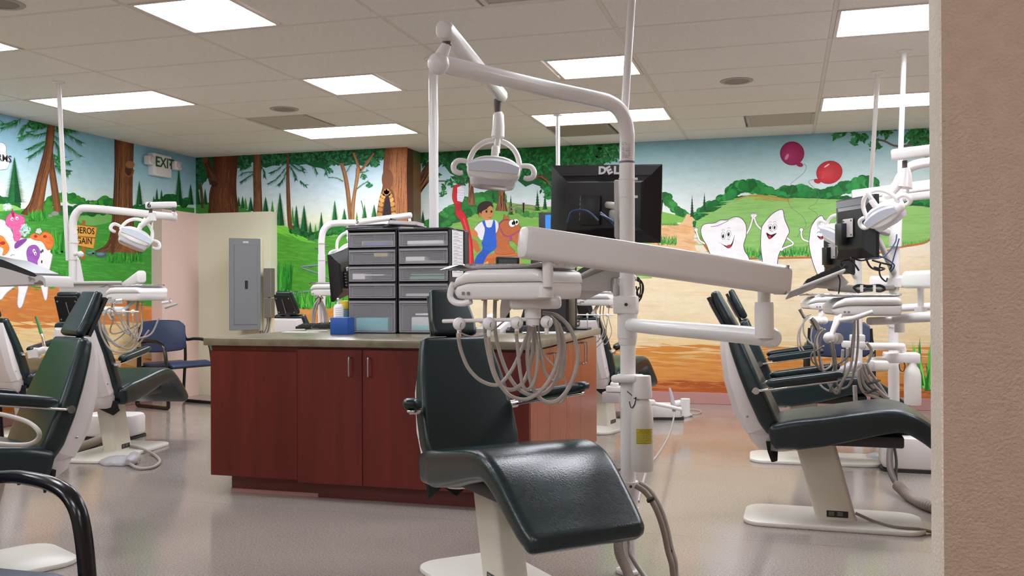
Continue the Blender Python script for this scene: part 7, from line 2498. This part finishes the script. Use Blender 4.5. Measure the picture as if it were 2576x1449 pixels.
for pts, r, m in (([(2165, 630), (2180, 648), (2205, 650), (2230, 640), (2252, 610), (2256, 590)], .0045, M_BLUEC), ([(2200, 640), (2215, 645), (2236, 655), (2250, 668), (2240, 680), (2262, 600)], .004, M_BLUEC), ([(2140, 648), (2165, 655), (2190, 650), (2205, 640)], .0055, M_BLACK),
                  ([(2178, 650), (2190, 672), (2210, 680), (2225, 676), (2212, 672)], .0055, M_BLACK), ([(2195, 655), (2220, 662), (2242, 668), (2238, 678)], .0055, M_BLACK), ([(2216, 660), (2212, 676), (2215, 695), (2228, 708), (2232, 700)], .005, M_BLACK),
                  ([(2116, 660), (2122, 656), (2138, 655), (2150, 665), (2160, 680)], .006, M_BLACK), ([(2115, 660), (2122, 675), (2135, 685), (2148, 690)], .006, M_BLACK)):
    obj('cable', tube(px(pts, 5.5, 5.6), r, 8, 5), m, t)
for x, y in ((2204, 675), (2127, 671)):
    obj('ferrite', beam(P(x - 6, y - 2, 5.5), P(x + 6, y + 2, 5.5), .022, .018, .004), M_BLACK, t)
# keyboard tray
slope_tray('gray keyboard tray sloping down to the left on the right-hand side', 'black keyboard on the sloping tray on the right', 2064, 707, 5.35, arm=join(beam(P(2090, 722, 5.4), P(2158, 728, 5.6), .05, .045, .008), beam(P(2150, 728, 5.6), P(2246, 722, wr), .06, .04, .008)))
t = thing('cable_coil', 'black cable coil tied to the tray arm on the right', 'cable', P(2186, 726, 5.4))
for dx, dy in ((0, 0), (2, 2), (-2, -1), (1, -2)):
    obj('turn', tube(px([(2148 + dx, 724 + dy), (2160, 718 + dy), (2185, 720 + dy), (2212, 718 + dy), (2225 + dx, 726 + dy), (2212, 732 + dy), (2185, 727 + dy), (2160, 733 + dy)], 5.4), .0045, 8, 4, True), M_BLACK, t)
for x in (2167, 2199):
    obj('tie', tube([P(x, 717, 5.4), P(x, 734, 5.4)], .010, 8, 0), M_WHITE2, t)
obj('tail', tube(px([(2108, 690), (2113, 705), (2112, 725), (2109, 742)], 5.2), .004, 8, 4), M_BLACK, t)
# consoles
hcr = P(2166, 774, 4.85)
dhr, Mr, ptr = delivery_head('nearer white instrument console with many hoses on the right', hcr, 10, handle=False)
obj('handle', tube([P(2112, 806, 4.7), P(2150, 800, 4.66), P(2196, 784, 4.62)], [.012, .013, .011], 12, 3), M_WHITE2, dhr)
obj('bar_leg', beam(P(2112, 790, 4.75), P(2092, 842, 4.72), .045, .02, .008, .03, .015), M_WHITE, dhr)
obj('holder_stack', join(*[join(ball(P(2086 + 7 * k, 850 + .6 * k, 4.72 + .06 * k), .03), ) for k in range(4)]), M_WHITE2, dhr)
RH = [([(2150, 800), (2148, 860), (2140, 920), (2120, 960), (2105, 990), (2090, 970), (2072, 930), (2060, 890), (2056, 850), (2070, 828)], .009), ([(2158, 800), (2158, 870), (2150, 930), (2135, 970), (2110, 980), (2090, 985), (2070, 975), (2058, 960)], .008),
      ([(2068, 825), (2052, 850), (2050, 900), (2064, 930), (2090, 920), (2096, 880), (2084, 850)], .0075), ([(2075, 828), (2064, 860), (2062, 910), (2080, 950), (2098, 925), (2100, 880)], .007), ([(2088, 860), (2096, 900), (2100, 950), (2112, 985), (2100, 988), (2080, 960), (2064, 930)], .008),
      ([(2095, 858), (2104, 920), (2096, 960), (2088, 985), (2118, 960), (2128, 900)], .007), ([(2072, 870), (2058, 880), (2042, 890), (2044, 910), (2065, 925)], .006), ([(2150, 810), (2140, 880), (2130, 900), (2110, 915), (2085, 925)], .006)]
for pts, r in RH:
    obj('hose', tube(px(pts, 4.68, 4.85), r * .72, 8, 6), M_HOSE, dhr)
obj('handpiece', tube([P(2040, 800, 4.7), P(2046, 806, 4.7), P(2058, 828, 4.7)], [.010, .012, .016], 10, 0), M_STEEL, dhr)
foil_tray('wrapped tray with green slip on the nearer right-hand console', hcr + Vector((0, 0, .0575)), 10, .36, .26, papers=[(-.02, 0, 4, 'ece8e6', .002), (.12, .01, 14, '7fae86', .004)])
hcb = P(2085, 764, 6.5)
dhb, Mb_, ptb = delivery_head('farther white instrument console behind the nearer one on the right', hcb, 12, handle=False)
foil_tray('wrapped tray with white papers on the farther right-hand console', hcb + Vector((0, 0, .0575)), 12, .36, .26, papers=[(0, 0, 5, 'eeeaea', .002)])
obj('bar_leg', beam(P(2070, 772, 6.4), P(2062, 800, 6.38), .04, .02, .006), M_WHITE, dhb)
obj('holder', join(*[ball(P(2046 + 9 * k, 806, 6.38), .028) for k in range(4)]), M_WHITE2, dhb)
for pts, r in (([(2030, 800), (2016, 820), (2012, 850), (2020, 880), (2040, 890)], .007), ([(2040, 790), (2024, 800), (2022, 835), (2036, 860), (2050, 868)], .007), ([(2035, 795), (2010, 830), (2008, 870), (2022, 895)], .006), ([(2046, 812), (2040, 850), (2050, 880)], .006)):
    obj('hose', tube(px(pts, 6.35), r * .85, 8, 6), M_HOSE, dhb)
obj('handpiece', join(tube([P(2012, 778, 6.35), P(2018, 790, 6.35), P(2024, 798, 6.35)], [.012, .009, .014], 10, 0), tube([P(2040, 800, 6.35), P(2052, 826, 6.35)], [.012, .018], 10, 0)), M_STEEL, dhb)
# arms at the wall end
obj('delivery_arm', tube([P(2235, 803, 5.0), P(2300, 799, 4.75), P(2420, 792, 4.3)], .026, 16, 0), M_TUBE, poler)
obj('spring_arm', beam(P(2281, 704, 4.9), P(2460, 700, 4.3), .06, .09, .014), M_WHITE, poler)
obj('riser', join(tube([P(2316, 722, 4.85), P(2316, 776, 4.85)], .0165, 14, 0), tube([P(2316, 772, 4.85), P(2316, 788, 4.85)], .030, 14, 0)), M_WHITE, poler)
obj('console_bracket', join(beam(P(2185, 808, 4.9), P(2256, 806, 4.95), .05, .04, .01), tube([P(2263, 812, 5.0), P(2263, 836, 5.0)], .026, 14, 0)), M_WHITE, poler)
obj('delivery_arm', tube([P(2220, 778, 6.6), P(2420, 766, 6.2)], .026, 14, 0), M_TUBE, polerb)
obj('spring_arm', beam(P(2190, 710, 6.6), P(2420, 706, 6.2), .06, .085, .014), M_WHITE, polerb)
# assistant side: holders, suction bundle, second bottle
t = thing('assistant_holder', 'white suction holder with cable-tied hose bundle left of the wall-end pole', 'instrument holder', P(2190, 900, 5.3))
obj('holder_block', join(box(P(2118, 870, 5.3).x, P(2175, 870, 5.3).x, P(2150, 870, 5.3).y - .05, P(2150, 870, 5.3).y + .05, P(2150, 874, 5.3).z, P(2150, 858, 5.3).z, .006), box(P(2138, 850, 5.3).x, P(2175, 850, 5.3).x, P(2150, 850, 5.3).y - .04, P(2150, 850, 5.3).y + .04, P(2150, 858, 5.3).z, P(2150, 842, 5.3).z, .006)), M_WHITE, t)
obj('support_arm', join(tube([P(2170, 871, 5.35), P(2270, 872, 5.6)], .022, 14, 0), beam(P(2186, 905, 5.4), P(2250, 903, 5.72), .03, .03, .006), beam(P(2190, 920, 5.35), P(2228, 920, 5.4), .06, .06, .01)), M_WHITE, t)
obj('clip', join(beam(P(2262, 866, 5.6), P(2272, 886, 5.6), .05, .04, .008)), M_WHITE, t)
obj('wrapped_tip', tube([P(2105, 935, 5.2), P(2140, 925, 5.2), P(2165, 915, 5.2)], [.014, .035, .02], 12, 4), M_CLEARW, t, 60)
for k, pts in enumerate(([(2165, 915), (2172, 940), (2190, 968), (2215, 990), (2232, 1004)], [(2172, 914), (2182, 945), (2200, 970), (2222, 992), (2236, 1002)], [(2162, 918), (2160, 950), (2172, 985), (2205, 1000), (2228, 1008)], [(2178, 914), (2192, 940), (2212, 968), (2230, 995)], [(2165, 916), (2168, 950), (2180, 975), (2210, 996)],
                         [(2120, 880), (2118, 905), (2108, 925), (2092, 938)], [(2132, 876), (2130, 905), (2122, 925), (2104, 940)], [(2180, 862), (2192, 880), (2186, 905), (2172, 918)])):
    obj('hose', tube(px(pts, 5.25, 5.3), .0085, 8, 5), M_HOSE, t)
for x, y in ((2196, 962), (2190, 985)):
    obj('tie', beam(P(x - 12, y + 4, 5.22), P(x + 16, y - 6, 5.22), .05, .006, .002), M_BLACK, t)
obj('drop_hose', tube([P(2150, 970, 5.3), P(2152, 1010, 5.3)], .012, 8, 0), M_HOSE, t)
t = thing('water_bottle', 'white water bottle on the pole at the wall end', 'bottle', P(2296, 1015, 5.55))
c = P(2296, 1015, 5.55)
zf = lambda y: P(2296, y, 5.55).z
obj('bottle_body', lathe([(0, zf(1018)), (.046, zf(1018)), (.048, zf(1012)), (.048, zf(945)), (.04, zf(930)), (.027, zf(920)), (.025, zf(912))], 22, Matrix.Translation((c.x, c.y, 0))), MATS['bottle_milky'], t)
obj('bracket', box(P(2225, 900, 5.6).x, P(2311, 900, 5.6).x, P(2270, 900, 5.6).y - .06, P(2270, 900, 5.6).y + .10, zf(914), zf(889), .008), M_WHITE, t)
obj('pickup_wire', tube(px([(2262, 916), (2264, 930), (2272, 934), (2277, 922), (2274, 912)], 5.5), .003, 8, 4), M_DKGREY, t)
# floor items on the right
jbox('white utility box on the floor cut by the wall end', PZ(2345, 1182, 0), 0, .62, .30, .22)
p0 = PZ(2225, 1158, 0)
pedal('plastic-wrapped foot control on the floor near the wall end', (p0.x, p0.y, 0), 1.0)
t = thing('corrugated_hose', 'ribbed brown-gray hose on the floor at the wall end', 'hose', PZ(2300, 1255, .03))
pa = cat([P(2258, 1222, 5.2), PZ(2285, 1246, .03), PZ(2330, 1270, .03), PZ(2400, 1292, .03)], 40)
obj('ribbed_tube', tube(pa, [(.030 if k % 4 < 2 else .026) for k in range(len(pa))], 12, 0), M_HOSE2, t)
obj('feed_hose', tube([P(2242, 1112, 5.5), P(2238, 1150, 5.4), P(2242, 1190, 5.3), P(2262, 1228, 5.2)], .018, 10, 5), mat('dark_brown_hose', '4f443d', .5), t)
obj('feed_hose', tube([P(2248, 1112, 5.5), P(2255, 1160, 5.4), P(2254, 1200, 5.3), P(2264, 1226, 5.2)], .008, 8, 5), M_BLACK, t)
t = thing('floor_cable', 'thin gray cord from the side-on chair base across the floor', 'cord', PZ(2240, 1320, .01))
obj('cord', tube([PZ(2152, 1291, .06), PZ(2165, 1297, .05), PZ(2200, 1312, .026), PZ(2250, 1326, .026), PZ(2310, 1331, .026), PZ(2345, 1338, .008), PZ(2420, 1350, .008)], .0075, 8, 5), M_HOSE2, t)
